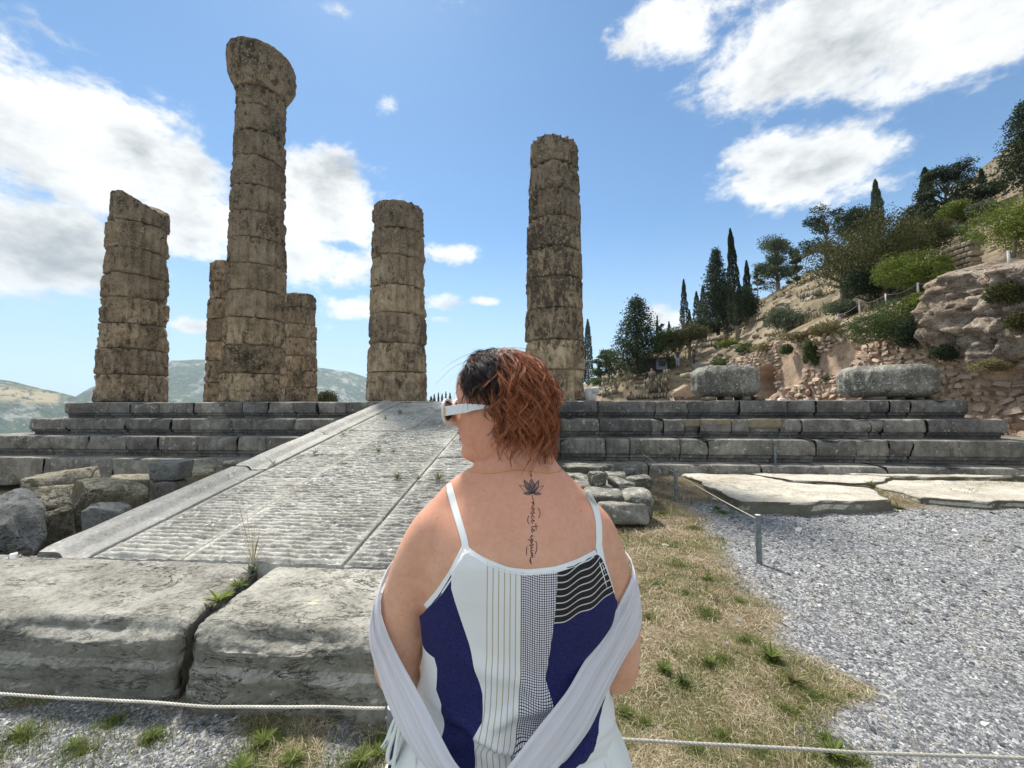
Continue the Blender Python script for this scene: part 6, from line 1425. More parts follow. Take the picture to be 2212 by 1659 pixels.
BV = BVHTree.FromPolygons([Vector(v) for v in (co + RO)], [tuple(p.vertices) for p in me.polygons])
# lips as their own tint
def cast_dir(o, d):
    h = BV.ray_cast(Vector(o), Vector(d).normalized()); return h[0], h[1]
def on_back(px, py, off=.0015):
    d = px_dir(px, py); h, nrm = cast_dir((0, 0, EYE), d)
    return (h + nrm * off if h is not None else px_Y(px, py, .74)), nrm
# ---- tattoo : thin inked strokes lying on the skin
m, T = new_mat('tattoo_ink'); lk(T, T.n('ShaderNodeRGB').outputs[0], T.b.inputs['Base Color']); T.nt.nodes[-1].outputs[0].default_value = (.045, .040, .048, 1); T.b.inputs['Roughness'].default_value = .6; M['ink'] = m
m, T = new_mat('tattoo_shading'); T.b.inputs['Base Color'].default_value = (.20, .135, .125, 1); T.b.inputs['Roughness'].default_value = .55; M['ink2'] = m
def tx(cx, cy): return ((1270 + cx / 6.38) * .8654, (1160 + cy / 6.38) * .8654)
def ink(strokes, wd, name, mat='ink'):
    mb = MB()
    for st_ in strokes:
        pts = []
        for a, b in zip(st_[:-1], st_[1:]):
            n_ = max(1, int(math.hypot(b[0] - a[0], b[1] - a[1]) / 12))
            for k in range(n_): pts.append((a[0] + (b[0] - a[0]) * k / n_, a[1] + (b[1] - a[1]) * k / n_))
        pts.append(st_[-1]); Q = [np.array(on_back(*tx(*p), off=.0003)[0]) for p in pts]
        if len(Q) < 2: continue
        V, Fp = tube(np.array(Q) - RO, wd, 6); mb.add(V, Fp)
    return mb.build(name, M[mat], woman)
def petal(x0, y0, x1, y1, bulge, n=9):
    dx, dy = x1 - x0, y1 - y0; nx_, ny_ = -dy, dx; A = [(x0 + dx * t + nx_ * bulge * math.sin(math.pi * t ** .85), y0 + dy * t + ny_ * bulge * math.sin(math.pi * t ** .85)) for t in np.linspace(0, 1, n)]
    B = [(x0 + dx * t - nx_ * bulge * math.sin(math.pi * t ** .85), y0 + dy * t - ny_ * bulge * math.sin(math.pi * t ** .85)) for t in np.linspace(1, 0, n)]; return A + B[1:]
PT = [petal(375, 455, 358, 222, .22), petal(365, 460, 240, 240, .16), petal(385, 460, 480, 245, .16), petal(355, 455, 165, 322, .14), petal(395, 455, 555, 330, .14), petal(365, 462, 228, 455, .16), petal(390, 462, 522, 465, .16), petal(375, 462, 340, 330, .16), petal(378, 462, 412, 335, .16)]
ink(PT, .00042, 'lotus_tattoo')
# shaded petals : thin patches on the skin
mb = MB()
for p in PT[:3] + PT[5:7]:
    Q = np.array([np.array(on_back(*tx(*q), off=.0002)[0]) for q in p]) - RO; c0 = Q.mean(0); off = len(Q); mb.add(np.concatenate([Q, [c0 + (Q - c0).mean(0)]]), [(i, (i + 1) % off, off) for i in range(off)])
mb.build('lotus_shading', M['ink2'], woman)
# script, read from top to bottom : letters drawn in a box of width 1 (advance) x height, turned a quarter
GL = {'n': ([[(0, 0), (.05, .5), (.1, .9), (.15, .2), (.3, .85), (.5, .95), (.6, .5), (.65, .1), (.8, .15), (1, .4)]], 1.0), 'o': ([[(0, .4), (.4, .95), (.1, .7), (.05, .2), (.35, 0), (.65, .3), (.6, .8), (.4, .95), (.7, .8), (1, .8)]], .8),
      's': ([[(0, .2), (.35, 1.1), (.45, .7), (.65, .3), (.45, -.2), (.1, -.1), (.5, .0), (1, .4)]], .8), 'c': ([[(.65, .8), (.4, .95), (.1, .6), (.2, .1), (.55, 0), (1, .4)]], .8), 'e': ([[(0, .4), (.5, .6), (.55, .9), (.3, .95), (.12, .5), (.25, .05), (.6, 0), (1, .45)]], .8),
      't': ([[(.3, 1.9), (.32, 1.0), (.35, .1), (.6, 0), (1, .3)], [(-.5, 1.35), (.3, 1.35), (1.3, 1.45)]], .8), 'i': ([[(0, .4), (.3, .95), (.32, .2), (.6, 0), (1, .4)], [(.36, 1.45), (.42, 1.55)]], .7), 'p': ([[(0, .4), (.25, .95), (.22, -.9), (.28, .5), (.5, .98), (.8, .6), (.6, .05), (.3, .15), (1, .3)]], .9),
      'u': ([[(0, .6), (.1, .95), (.12, .3), (.3, 0), (.55, .3), (.6, .95), (.62, .2), (.75, 0), (1, .4)]], 1.0), 'm': ([[(0, .4), (.08, .9), (.12, .1), (.25, .85), (.38, .8), (.42, .1), (.55, .85), (.7, .8), (.75, .2), (.9, 0), (1.2, -.3), (1.7, .15)]], 1.2)}
strokes = [[(372, 480), (378, 520), (398, 600), (400, 640)]]
def word(wd, y0, y1, xb, hgt):
    tot = sum(GL[c][1] for c in wd); s = (y1 - y0) / tot; y = y0
    for c in wd:
        for st_ in GL[c][0]: strokes.append([(xb + v * hgt, y + u * s * GL[c][1]) for u, v in st_])
        y += s * GL[c][1]
word('nosce', 600, 935, 360, 48); word('te', 965, 1085, 362, 52); word('ipsum', 1120, 1500, 345, 46)
strokes.append([(352, 1470), (345, 1500), (352, 1540), (360, 1580)])
strokes += [[(462, 685), (492, 730), (500, 790), (475, 855)], [(322, 812), (302, 850), (300, 900), (320, 945)], [(428, 1210), (448, 1270), (448, 1340), (424, 1420)], [(292, 1305), (282, 1370), (284, 1440)]]
ink(strokes, .00062, 'script_tattoo')
ink([[(345 + math.cos(a) * r + dx, y + math.sin(a) * r) for a in np.linspace(0, 6.28, 8)] for dx, y, r in ((2, 114, 3), (6, 136, 4), (12, 158, 5), (10, 178, 13))], .0005, 'dot_tattoo')
# a fine gold neck chain
def on_dir(o, d, off): 
    h, nrm = cast_dir(o, d); return np.array(h + nrm * off) if h is not None else None
ch = []
for a in np.linspace(math.radians(190), math.radians(350), 60):
    o = np.array([.012, .86, 1.478 + .004 * math.sin(a * 3)]); q = on_dir(o + np.array([math.cos(a), math.sin(a), 0]) * .3, -np.array([math.cos(a), math.sin(a), .0]), .0012)
    if q is not None: ch.append(q - RO)
m, T = new_mat('gold'); T.b.inputs['Base Color'].default_value = (.75, .48, .18, 1); T.b.inputs['Metallic'].default_value = 1; T.b.inputs['Roughness'].default_value = .3; M['gold'] = m
V, Fp = tube(np.array(ch), .0009, 6); mk('neck_chain', V, Fp, M['gold'], woman)

# ---- printed camisole
m, T = new_mat('printed_camisole_fabric'); uv = T.n('ShaderNodeUVMap', uv_map='cloth').outputs[0]; su = T.n('ShaderNodeSeparateXYZ', i={0: uv}); U = T.math('MULTIPLY', su.outputs[0], 1000.0); Vv = T.math('MULTIPLY', su.outputs[1], 1000.0)
# U,V are lengths on the cloth : U 0..1000 across, V 0..1000 down
def bound(stops):      # piecewise linear boundary U = f(V)
    vs = T.math('DIVIDE', T.math('SUBTRACT', Vv, 1150.0), 560.0)
    nd = T.ramp(vs, [(max(0, min(1, (y - 1150) / 560)), ((x - 700) / 800.0,) * 3) for x, y in stops])
    nd_f = T.n('ShaderNodeSeparateColor', i={0: nd}).outputs[0]
    return T.math('MULTIPLY', nd_f, 800.0)         # compared with (U - 700)
Uo = T.math('SUBTRACT', U, 700.0)
def lt(a, b): return T.math('LESS_THAN', a, b)
def gt_(a, b): return T.math('GREATER_THAN', a, b)
def AND(a, b): return T.math('MULTIPLY', a, b)
b1 = bound([(979, 1256), (992, 1295), (1016, 1364), (1034, 1430), (1044, 1470), (1045, 1521), (1027, 1551), (1032, 1605), (1021, 1641), (1021, 1710)])
b2 = bound([(1124, 1235), (1122, 1430), (1117, 1515), (1111, 1560), (1101, 1575), (1108, 1641), (1108, 1710)])
b3 = bound([(1197, 1241), (1190, 1325), (1179, 1400), (1173, 1440), (1182, 1476), (1188, 1512), (1170, 1539), (1170, 1575), (1160, 1700)])
b0 = bound([(700, 1409), (936, 1419), (942, 1440), (941, 1485), (956, 1509), (962, 1545), (967, 1623), (970, 1710)])
b4 = bound([(1500, 1500), (1318, 1505), (1296, 1530), (1270, 1590), (1209, 1653), (1180, 1710)])
wob = T.math('MULTIPLY', T.math('SINE', T.math('MULTIPLY', U, .085)), 2.0)
white = (.80, .82, .81); navy = (.002, .005, .085)
col = T.mix(gt_(Uo, b0), white, navy)                 # left of b0 white side
col = T.mix(gt_(Uo, b1), col, white)
ph = T.math('FRACT', T.math('DIVIDE', T.math('SUBTRACT', T.math('ADD', b2, 1150.0), T.math('ADD', Uo, 1.0)), 11.6)); st1 = AND(lt(ph, .16), gt_(Uo, T.math('SUBTRACT', b2, 76.0)))
col = T.mix(AND(gt_(Uo, b1), st1), col, (.44, .36, .20))
gx = T.math('FRACT', T.math('DIVIDE', T.math('SUBTRACT', Uo, b2), 4.65)); gy = T.math('FRACT', T.math('DIVIDE', T.math('ADD', Vv, wob), 4.75)); grid_ = T.math('MAXIMUM', lt(gx, .30), lt(gy, .30))
gc = T.mix(grid_, (.78, .77, .82), (.010, .010, .028)); inside = AND(gt_(Uo, b2), lt(Uo, b3)); col = T.mix(inside, col, gc)
right = gt_(Uo, b3); col = T.mix(right, col, navy)
lim = T.math('ADD', T.math('ADD', T.math('MULTIPLY', T.math('SUBTRACT', Uo, 490.0), -.33), 1325.0), T.math('MULTIPLY', T.math('SINE', T.math('MULTIPLY', U, .11)), 3.0))
blk = AND(right, lt(Vv, lim)); ph2 = T.math('FRACT', T.math('DIVIDE', T.math('SUBTRACT', lim, Vv), 14.2)); col = T.mix(blk, col, (.008, .008, .010)); col = T.mix(AND(blk, lt(ph2, .17)), col, (.62, .60, .56))
col = T.mix(gt_(Uo, b4), col, white)
isf = T.n('ShaderNodeNewGeometry').outputs['Position']; wv = T.noise(isf, 700, 2, .5); col = T.mix(T.mr(wv, .3, .7, .0, .10), col, (.4, .4, .42))
lk(T, col, T.b.inputs['Base Color']); T.b.inputs['Roughness'].default_value = .7; T.b.inputs['Specular IOR Level'].default_value = .12
lk(T, bump(T, wv, .12, .0004), T.b.inputs['Normal']); M['cami'] = m
def neckline(px):          # lower edge of bare skin on the back in picture pixels -> py
    return np.interp(px, [880, 919, 950, 975, 1000, 1010, 1050, 1095, 1140, 1200, 1248, 1287, 1297, 1310, 1323, 1345, 1400], [1345, 1318, 1280, 1240, 1196, 1188, 1215, 1233, 1238, 1232, 1216, 1196, 1210, 1245, 1290, 1330, 1400])
nth = 260; th = np.arange(nth) / nth * 2 * math.pi; nrow = 150; CV = []; ztop = []
for t in th:
    # project the column of the shell and find where it meets the neckline (back) ; front gets a mirrored simple edge
    if math.sin(t) < .05:
        z = 1.40
        for _ in range(80):
            p = torso_pt(np.array([t]), z, .007)[0]; px = CXP + F * p[0] / p[1]; py = 866 - F * (p[2] - EYE) / p[1]
            if py > neckline(px) - 7: break
            z -= .003
        ztop.append(z)
    else: ztop.append(None)
zt_side = min(z for z in ztop if z)
for i, t in enumerate(th):
    if ztop[i] is None: ztop[i] = 1.215 + .11 * max(0, 1 - abs(math.cos(t)) * 1.1) 
ztop = np.array(ztop)
for it in range(2): ztop = (np.roll(ztop, 1) + ztop * 2 + np.roll(ztop, -1)) / 4
for j in range(nrow):
    s = j / (nrow - 1); z = ztop * (1 - s) + .80 * s
    P = np.stack([torso_pt(np.array([th[i]]), z[i], .006 + .012 * sstep(1.15, 1.0, z[i]) + .03 * sstep(.98, .84, z[i]))[0] for i in range(nth)]); CV.append(P)
CV = np.array(CV).reshape(-1, 3)
# wrinkles and folds of the cloth
x, y, z = CV.T; nrm = np.stack([np.cos(np.tile(th, nrow)), np.sin(np.tile(th, nrow)), z * 0], 1)
q = np.stack([x * 9 + z * 3, z * 7, y * 0 + 3], 1); wr = fbm(q, 3, 900) * .008 * sstep(1.30, 1.12, z)
dr = np.abs(fbm(np.stack([x * 6 - z * 9, z * 15 + x * 7, y * 0], 1), 3, 905)); wr += (.35 - dr) * .034 * sstep(1.12, .98, z)
for zc, am, wdt, sl in ((.990, .020, .0075, .14), (.962, .022, .008, -.16), (.925, .020, .009, .20), (1.022, .014, .009, -.30), (1.07, .009, .013, .40), (1.12, .007, .018, -.5)):
    wr += am * np.exp(-((z - zc - sl * (x - .01) - fbm(np.stack([x * 10, x * 0 + zc * 9, x * 0], 1), 2, 907) * .012) / wdt) ** 2) * np.exp(-((x - .0) / .13) ** 2)
CV = CV + nrm * wr[:, None]
cami = mk('camisole', CV - RO, [tuple(f) for f in grid_faces(nth, nrow, True)], M['cami'], woman)
uvl = cami.data.uv_layers.new(name='cloth'); vi = np.empty(len(cami.data.loops), dtype=np.int32); cami.data.loops.foreach_get('vertex_index', vi)
YB = .733; Ub = 1106 + x * F / YB; Vb = 866 - (z - EYE) * F / YB
uvl.data.foreach_set('uv', np.stack([Ub[vi] / 1000, Vb[vi] / 1000], 1).astype(np.float32).ravel())
md = cami.modifiers.new('t', 'SOLIDIFY'); md.thickness = .0016; md.offset = -1
# trims and straps : flat bands that lie over body and cloth
BV2 = BVHTree.FromPolygons([Vector(v) for v in np.concatenate([co + RO, CV])], [tuple(p.vertices) for p in me.polygons] + [tuple(int(k) + nvb for k in f) for f in grid_faces(nth, nrow, True)])
def surf(px, py, off):
    h = BV2.ray_cast(Vector((0, 0, EYE)), px_dir(px, py)); 
    if h[0] is None: return None
    return np.array(h[0] - px_dir(px, py).normalized() * off)
m, T = new_mat('white_trim_fabric'); P = T.n('ShaderNodeNewGeometry').outputs['Position']; wv = T.noise(P, 500, 2, .5); T.b.inputs['Base Color'].default_value = (.84, .86, .85, 1); T.b.inputs['Roughness'].default_value = .7; lk(T, bump(T, wv, .3, .0008), T.b.inputs['Normal']); M['trim'] = m
def band(name, pts, wpx, thick=.0022):
    pts = np.array(pts, float); seg = np.linalg.norm(np.diff(pts, axis=0), axis=1); s = np.concatenate([[0], np.cumsum(seg)]); si = np.arange(0, s[-1], 4.0); si = np.append(si, s[-1])
    # smooth spline through points
    X = np.interp(si, s, pts[:, 0]); Y = np.interp(si, s, pts[:, 1])
    for _ in range(6):
        X[1:-1] = (X[:-2] + 2 * X[1:-1] + X[2:]) / 4; Y[1:-1] = (Y[:-2] + 2 * Y[1:-1] + Y[2:]) / 4
    tx_, ty_ = np.gradient(X), np.gradient(Y); l = np.hypot(tx_, ty_); nx_, ny_ = -ty_ / l, tx_ / l; prof = [(-1, -.001), (-1, .6), (-.86, 1), (-.5, .78), (0, .95), (.5, .78), (.86, 1), (1, .6), (1, -.001)]; V = []; m_ = len(prof)
    for i in range(len(X)):
        for u, hgt in prof:
            q = surf(X[i] + nx_[i] * u * wpx / 2, Y[i] + ny_[i] * u * wpx / 2, .0006 + hgt * thick)
            if q is None: q = np.array(px_Y(X[i] + nx_[i] * u * wpx / 2, Y[i] + ny_[i] * u * wpx / 2, .80))
            V.append(q)
    V = np.array(V).reshape(len(X), m_, 3)
    for _ in range(3): V[1:-1] = (V[:-2] + 2 * V[1:-1] + V[2:]) / 4
    V = V.reshape(-1, 3) - RO; Fs = list(map(tuple, grid_faces(m_, len(X))))
    return mk(name, V, Fs, M['trim'], woman)
band('neckline_trim', [(1004, 1184), (1025, 1201), (1050, 1214), (1095, 1232), (1140, 1237), (1200, 1231), (1248, 1215), (1289, 1194)], 14)
band('armhole_trim', [(1006, 1180), (990, 1212), (975, 1240), (950, 1278), (920, 1312)], 15)
band('armhole_trim', [(1294, 1178), (1300, 1212), (1310, 1245), (1322, 1284)], 14)
band('strap', [(967, 1046), (973, 1062), (980, 1090), (992, 1130), (1003, 1165), (1006, 1184)], 15)
band('strap', [(1266, 1064), (1278, 1078), (1288, 1100), (1294, 1130), (1295, 1165), (1293, 1186)], 13)

# ---- trousers
m, T = new_mat('white_trouser_fabric'); P = T.n('ShaderNodeNewGeometry').outputs['Position']; wv = T.noise(P, 500, 2, .5); T.b.inputs['Base Color'].default_value = (.78, .83, .81, 1); T.b.inputs['Roughness'].default_value = .75; lk(T, bump(T, wv, .3, .0008), T.b.inputs['Normal']); M['trouser'] = m
m, T = new_mat('navy_fabric'); T.b.inputs['Base Color'].default_value = (.008, .012, .07, 1); T.b.inputs['Roughness'].default_value = .65; M['navy'] = m
mb = MB()
def skirt_pt(t, z):
    infl = np.interp(z, [.40, .60, .80, .92, 1.0, 1.04], [.0, .075, .062, .046, .022, .012]); P = torso_pt(t, np.clip(z, .78, 1.2), 0.0)
    c = np.array([-.008, .845]); d = P[:, :2] - c; ln = np.linalg.norm(d, axis=1, keepdims=True); P[:, :2] = c + d * (1 + infl / ln); P[:, 2] = z
    f = fbm(np.stack([np.cos(t) * 3, np.sin(t) * 3, z * 1.5 + t * 0], 1), 3, 920); P[:, :2] += d / ln * (f * .012)[:, None]; return P
def side_only(t): return t
# trouser seat : open at the middle of the back where the camisole hangs over it
zs = np.linspace(.60, 1.0, 34); tt = np.concatenate([np.linspace(-math.radians(62), math.radians(242), 130)])
V = np.concatenate([skirt_pt(tt, z) for z in zs])
Vx = V[:, 0]; lim_l = np.interp(V[:, 2], [.80, .90, .97, 1.0], [-.085, -.135, -.17, -.19]); lim_r = np.interp(V[:, 2], [.80, .86, .93, .99], [.06, .09, .15, .175]); backm = V[:, 1] < .845
push = backm & (Vx > lim_l) & (Vx < lim_r)
V[push, 1] = np.maximum(V[push, 1], .80 - .03)
mk('trouser_seat', V - RO, list(map(tuple, grid_faces(len(tt), len(zs)))), M['trouser'], woman)
for sgn in (-1, 1):
    V, Fp = limb([(sgn * .10, .85, .80), (sgn * .115, .85, .62), (sgn * .115, .85, .40), (sgn * .11, .855, .10)], [.135, .125, .11, .10], 28); n_ = 28; V, Fp = V, [f for f in Fp if len(f) == 4]
    mk('trouser_leg', V - RO, Fp, M['trouser'], woman)
    V, Fp = limb([(sgn * .088, .815, .035), (sgn * .092, .90, .035), (sgn * .10, .99, .03), (sgn * .104, 1.05, .025)], [.036, .042, .042, .026], 14); mk('shoe', V - RO, Fp, M['trim'], woman)
# navy side seam at her left hip and the white tie ends
def strip3(name, rows, mat, thick=.002, folds=0):
    R_ = np.array(rows, float); mk_ = mk(name, R_.reshape(-1, 3) - RO, list(map(tuple, grid_faces(R_.shape[1], R_.shape[0]))), mat, woman); md = mk_.modifiers.new('t', 'SOLIDIFY'); md.thickness = thick; return mk_
rows = []
for y in np.linspace(1545, 1720, 14): rows.append([px_Y(x, y, .775 + .012 * k) for k, x in enumerate((np.interp(y, [1545, 1720], [876, 838]), np.interp(y, [1545, 1720], [862, 824])))])
strip3('side_stripe', rows, M['navy'])
def ribbon(name, pts, wpx, Yd, mat, tw=0.0):
    pts = np.array(pts, float); seg = np.linalg.norm(np.diff(pts, axis=0), axis=1); s = np.concatenate([[0], np.cumsum(seg)]); si = np.linspace(0, s[-1], 40); X = np.interp(si, s, pts[:, 0]); Y = np.interp(si, s, pts[:, 1])
    for _ in range(6): X[1:-1] = (X[:-2] + 2 * X[1:-1] + X[2:]) / 4; Y[1:-1] = (Y[:-2] + 2 * Y[1:-1] + Y[2:]) / 4
    tx_, ty_ = np.gradient(X), np.gradient(Y); l = np.hypot(tx_, ty_); nx_, ny_ = -ty_ / l, tx_ / l
    rows = [[px_Y(X[i] + nx_[i] * u * wpx / 2, Y[i] + ny_[i] * u * wpx / 2, Yd + tw * i / 40 + (.004 if abs(u) > .5 else 0)) for u in (-1, -.4, .4, 1)] for i in range(len(X))]
    return strip3(name, rows, mat, .0015)
ribbon('tie_end', [(858, 1545), (846, 1570), (836, 1600), (822, 1620), (826, 1616), (845, 1590), (858, 1570)], 9, .765, M['trouser'])
ribbon('tie_end', [(862, 1552), (850, 1590), (838, 1625), (836, 1650), (846, 1652), (856, 1630), (866, 1590), (872, 1560)], 10, .76, M['trouser'])
ribbon('tie_end', [(866, 1556), (858, 1600), (850, 1650), (846, 1700)], 9, .755, M['trouser'])

# ---- shawl : two gathered bands of thin white cloth hanging from the arms across the back
m, T = new_mat('thin_white_shawl'); P = T.n('ShaderNodeNewGeometry').outputs['Position']; wv = T.noise(P, 420, 3, .6); T.b.inputs['Base Color'].default_value = (.90, .90, .93, 1); T.b.inputs['Roughness'].default_value = .85; T.b.inputs['Sheen Weight'].default_value = .2
tr = T.n('ShaderNodeBsdfTranslucent', i={'Color': (.86, .86, .90, 1)}); mx = T.n('ShaderNodeMixShader', i={0: .42}); lk(T, T.b.outputs[0], mx.inputs[1]); lk(T, tr.outputs[0], mx.inputs[2]); lk(T, mx.outputs[0], T.out.inputs[0]); lk(T, bump(T, wv, .35, .0008), T.b.inputs['Normal']); M['shawl'] = m
def shawl(rows_px, seed, extra):
    R_ = np.array(rows_px, float)            # outer x,y, inner x,y, depth outer, depth inner
    s = np.linspace(0, 1, len(R_)); si = np.linspace(0, 1, 120); C = np.stack([np.interp(si, s, R_[:, k]) for k in range(6)], 1)
    for _ in range(10): C[1:-1] = (C[:-2] + 2 * C[1:-1] + C[2:]) / 4
    nu = 56; rows = []
    for i, c in enumerate(C):
        row = []; wid = math.hypot(c[0] - c[2], c[1] - c[3]) * KX
        for u in np.linspace(0, 1, nu):
            px, py, Y = c[0] * (1 - u) + c[2] * u, c[1] * (1 - u) + c[3] * u, c[4] * (1 - u) + c[5] * u
            q = np.array(px_Y(px, py, Y)); nb_ = BV.find_nearest(Vector(q))
            if nb_[0] is not None:
                dn = (Vector(q) - nb_[0]).dot(nb_[1])
                if dn < .007 and (Vector(q) - nb_[0]).length < .09: q = np.array(nb_[0] + nb_[1] * .007)
                elif i < 58 and dn < .07: q = q + (np.array(nb_[0] + nb_[1] * .009) - q) * float(sstep(58, 34, i))
            fold = (math.sin(u * 15 + si[i] * 3.2 + seed) * .0042 + math.sin(u * 34 + si[i] * 5 + seed * 2 + 1.2 * math.sin(si[i] * 4)) * .0022 + math.sin(u * 61 - si[i] * 7) * .0010) * min(1, wid / .03)
            edge = math.sin(math.pi * u) ** .5 * .008; row.append(q + np.array([0, -fold - edge, 0]))
        rows.append(row)
    A_ = np.array(rows)
    for _ in range(4): A_[1:-1, 1:-1] = A_[1:-1, 1:-1] * .5 + (A_[:-2, 1:-1] + A_[2:, 1:-1] + A_[1:-1, :-2] + A_[1:-1, 2:]) * .125
    rows = list(A_)
    return strip3('shawl', rows + [], M['shawl'], .0012)
o1 = shawl([(905, 1180, 880, 1185, .900, .900), (858, 1178, 862, 1176, .905, .90), (832, 1212, 848, 1210, .880, .86), (806, 1270, 826, 1272, .850, .815), (793, 1330, 822, 1330, .835, .785), (797, 1385, 842, 1385, .810, .770), (812, 1440, 872, 1440, .785, .750), (833, 1506, 914, 1515, .760, .715), (860, 1570, 947, 1581, .735, .685), (893, 1625, 980, 1645, .715, .66), (935, 1675, 1020, 1690, .700, .650), (1000, 1730, 1060, 1735, .69, .655), (1070, 1760, 1090, 1750, .69, .66)], 1.0, 0)
o2 = shawl([(1320, 1180, 1345, 1180, .90, .90), (1354, 1184, 1350, 1188, .870, .862), (1369, 1226, 1355, 1232, .845, .815), (1381, 1280, 1348, 1280, .830, .785), (1380, 1340, 1325, 1332, .812, .768), (1368, 1392, 1296, 1382, .790, .750), (1336, 1448, 1262, 1430, .775, .735), (1309, 1503, 1226, 1494, .755, .705), (1275, 1578, 1172, 1560, .730, .672), (1225, 1645, 1105, 1645, .705, .650), (1170, 1700, 1070, 1690, .69, .645), (1100, 1750, 1050, 1740, .69, .655)], 2.3, 0)

# ---- sunglasses (worn, white frame)
m, T = new_mat('white_acetate'); P = T.n('ShaderNodeNewGeometry').outputs['Position']; qv = T.vm('MULTIPLY', P, (110, 110, 150)); vr = T.voro(qv, 1.0, 'DISTANCE_TO_EDGE'); T.b.inputs['Base Color'].default_value = (.80, .84, .85, 1); T.b.inputs['Roughness'].default_value = .25; T.b.inputs['Specular IOR Level'].default_value = .5; lk(T, bump(T, T.mr(vr, 0, .12), .55, .001), T.b.inputs['Normal']); M['acet'] = m
m, T = new_mat('brown_lens'); T.b.inputs['Base Color'].default_value = (.03, .02, .018, 1); T.b.inputs['Roughness'].default_value = .08; M['lens'] = m
gl = thing('sunglasses', 'white chunky framed sunglasses with a gold hinge plate worn by the woman', 'sunglasses', tuple(hl(.10, 0, 1.603))); GO = np.array(gl.location); del gl['category'], gl['label']; gl.parent = woman; gl.location = Vector(GO - RO)
def poly_bar(path, hgt_lo, hgt_hi, th_, name, mat):
    mb = MB(); V = []
    for (x, y), lo, hi in zip(path, hgt_lo, hgt_hi):
        s = 1 if y > 0 else -1
        V += [hl(x, y, lo), hl(x, y, hi), hl(x, y + s * th_, hi), hl(x, y + s * th_, lo)]
    n_ = len(path); Fs = []
    for i in range(n_ - 1):
        for k in range(4): Fs.append((i * 4 + k, i * 4 + (k + 1) % 4, i * 4 + 4 + (k + 1) % 4, i * 4 + 4 + k))
    Fs += [(3, 2, 1, 0), tuple(range(n_ * 4 - 4, n_ * 4))]; o = mk(name, np.array(V) - GO, Fs, mat, gl, smooth=False); b = o.modifiers.new('b', 'BEVEL'); b.width = .0008; b.segments = 2; return o
for s_ in (-1, 1):
    poly_bar([(.108, s_ * .068), (.096, s_ * .0695), (.075, s_ * .0715), (.055, s_ * .0745), (.040, s_ * .0775), (.010, s_ * .0800), (-.012, s_ * .0805)], [1.5890, 1.5905, 1.5935, 1.5965, 1.6010, 1.6055, 1.6055], [1.6085, 1.6100, 1.6130, 1.6150, 1.6140, 1.6120, 1.6100], .0042, 'temple_arm', M['acet'])
    poly_bar([(.107, s_ * .0732), (.1025, s_ * .0737)], [1.5905, 1.5908], [1.6072, 1.6074], .0008, 'hinge_plate', M['gold'])
    # rim : an upright rounded ring, with the lens in it
    cy = s_ * .036; nn_ = 36; rim = []; V = []
    for k in range(nn_):
        a = k / nn_ * 2 * math.pi; yy = cy + .033 * math.copysign(abs(math.cos(a)) ** .8, math.cos(a)); zz = 1.599 + .0210 * math.copysign(abs(math.sin(a)) ** .85, math.sin(a)) + .002 * s_ * math.cos(a); xx = .114 - .10 * max(0, abs(yy) - .02) ** 1.15 * 1.6
        rim.append((xx, yy, zz))
    rim = np.array(rim); cen = rim.mean(0)
    for q in rim:
        d = (q - cen); d /= np.linalg.norm(d)
        for (a, b) in ((0, -.0032), (0, .0030), (.0062, .0022), (.0062, -.0024)): V.append(hl(*(q + d * a + np.array([b, 0, 0]))))
    Fs = [(i * 4 + k, ((i + 1) % nn_) * 4 + k, ((i + 1) % nn_) * 4 + (k + 1) % 4, i * 4 + (k + 1) % 4) for i in range(nn_) for k in range(4)]; mk('rim', np.array(V) - GO, Fs, M['acet'], gl)
    V = [hl(*q) for q in rim] + [hl(*(cen + np.array([.002, 0, 0])))]; mk('lens', np.array(V) - GO, [(i, (i + 1) % nn_, nn_) for i in range(nn_)], M['lens'], gl)
V, Fp = tube([hl(.1155, -.006, 1.604), hl(.1175, 0, 1.605), hl(.1155, .006, 1.604)], .0028, 8); mk('bridge', V - GO, Fp, M['acet'], gl)
# lips
m, T = new_mat('lips'); T.b.inputs['Base Color'].default_value = (.50, .16, .15, 1); T.b.inputs['Roughness'].default_value = .4; M['lip'] = m
mb = MB()
for zc, am, hh in ((1.5500, .0026, .0052), (1.5365, .0030, .0058)):
    tt = np.linspace(-.52, .52, 26); V = []
    for t in tt:
        k = math.cos(t / .52 * math.pi / 2) ** .6
        for v in (-1, -.4, .4, 1):
            p = head_pt(np.array([t]), zc + v * hh * k * .5)[0]; r = np.array([math.cos(t) * ca - math.sin(t) * sa, math.cos(t) * sa + math.sin(t) * ca, 0]); V.append(p + r * (.0004 + am * k * (1 - v * v) * .5))
    mb.add(np.array(V) - RO, list(map(tuple, grid_faces(4, 26))))
mb.build('lips', M['lip'], woman)

# ---- hair : a cap plus thousands of wavy strands
def hair_mat(name, cols, rough=.34):
    m, T = new_mat(name); r = T.n('ShaderNodeNewGeometry').outputs['Random Per Island']; P = T.n('ShaderNodeNewGeometry').outputs['Position']; n = T.noise(P, 38, 3, .6); v = T.math('ADD', T.math('MULTIPLY', r, .6), T.math('MULTIPLY', n, .5))
    c = T.ramp(v, [(.15, cols[0]), (.5, cols[1]), (.85, cols[2])]); lk(T, c, T.b.inputs['Base Color']); T.b.inputs['Roughness'].default_value = rough; T.b.inputs['Specular IOR Level'].default_value = .5; return m
M['hair_c'] = hair_mat('copper_hair', [(.05, .012, .006), (.30, .078, .026), (.74, .30, .125)]); M['hair_k'] = hair_mat('black_hair', [(.004, .003, .004), (.009, .007, .009), (.035, .018, .016)], .42)
def capr(t, z):      # swollen skull, no face
    P = head_pt(t, np.clip(z, 1.485, 1.729)); return P
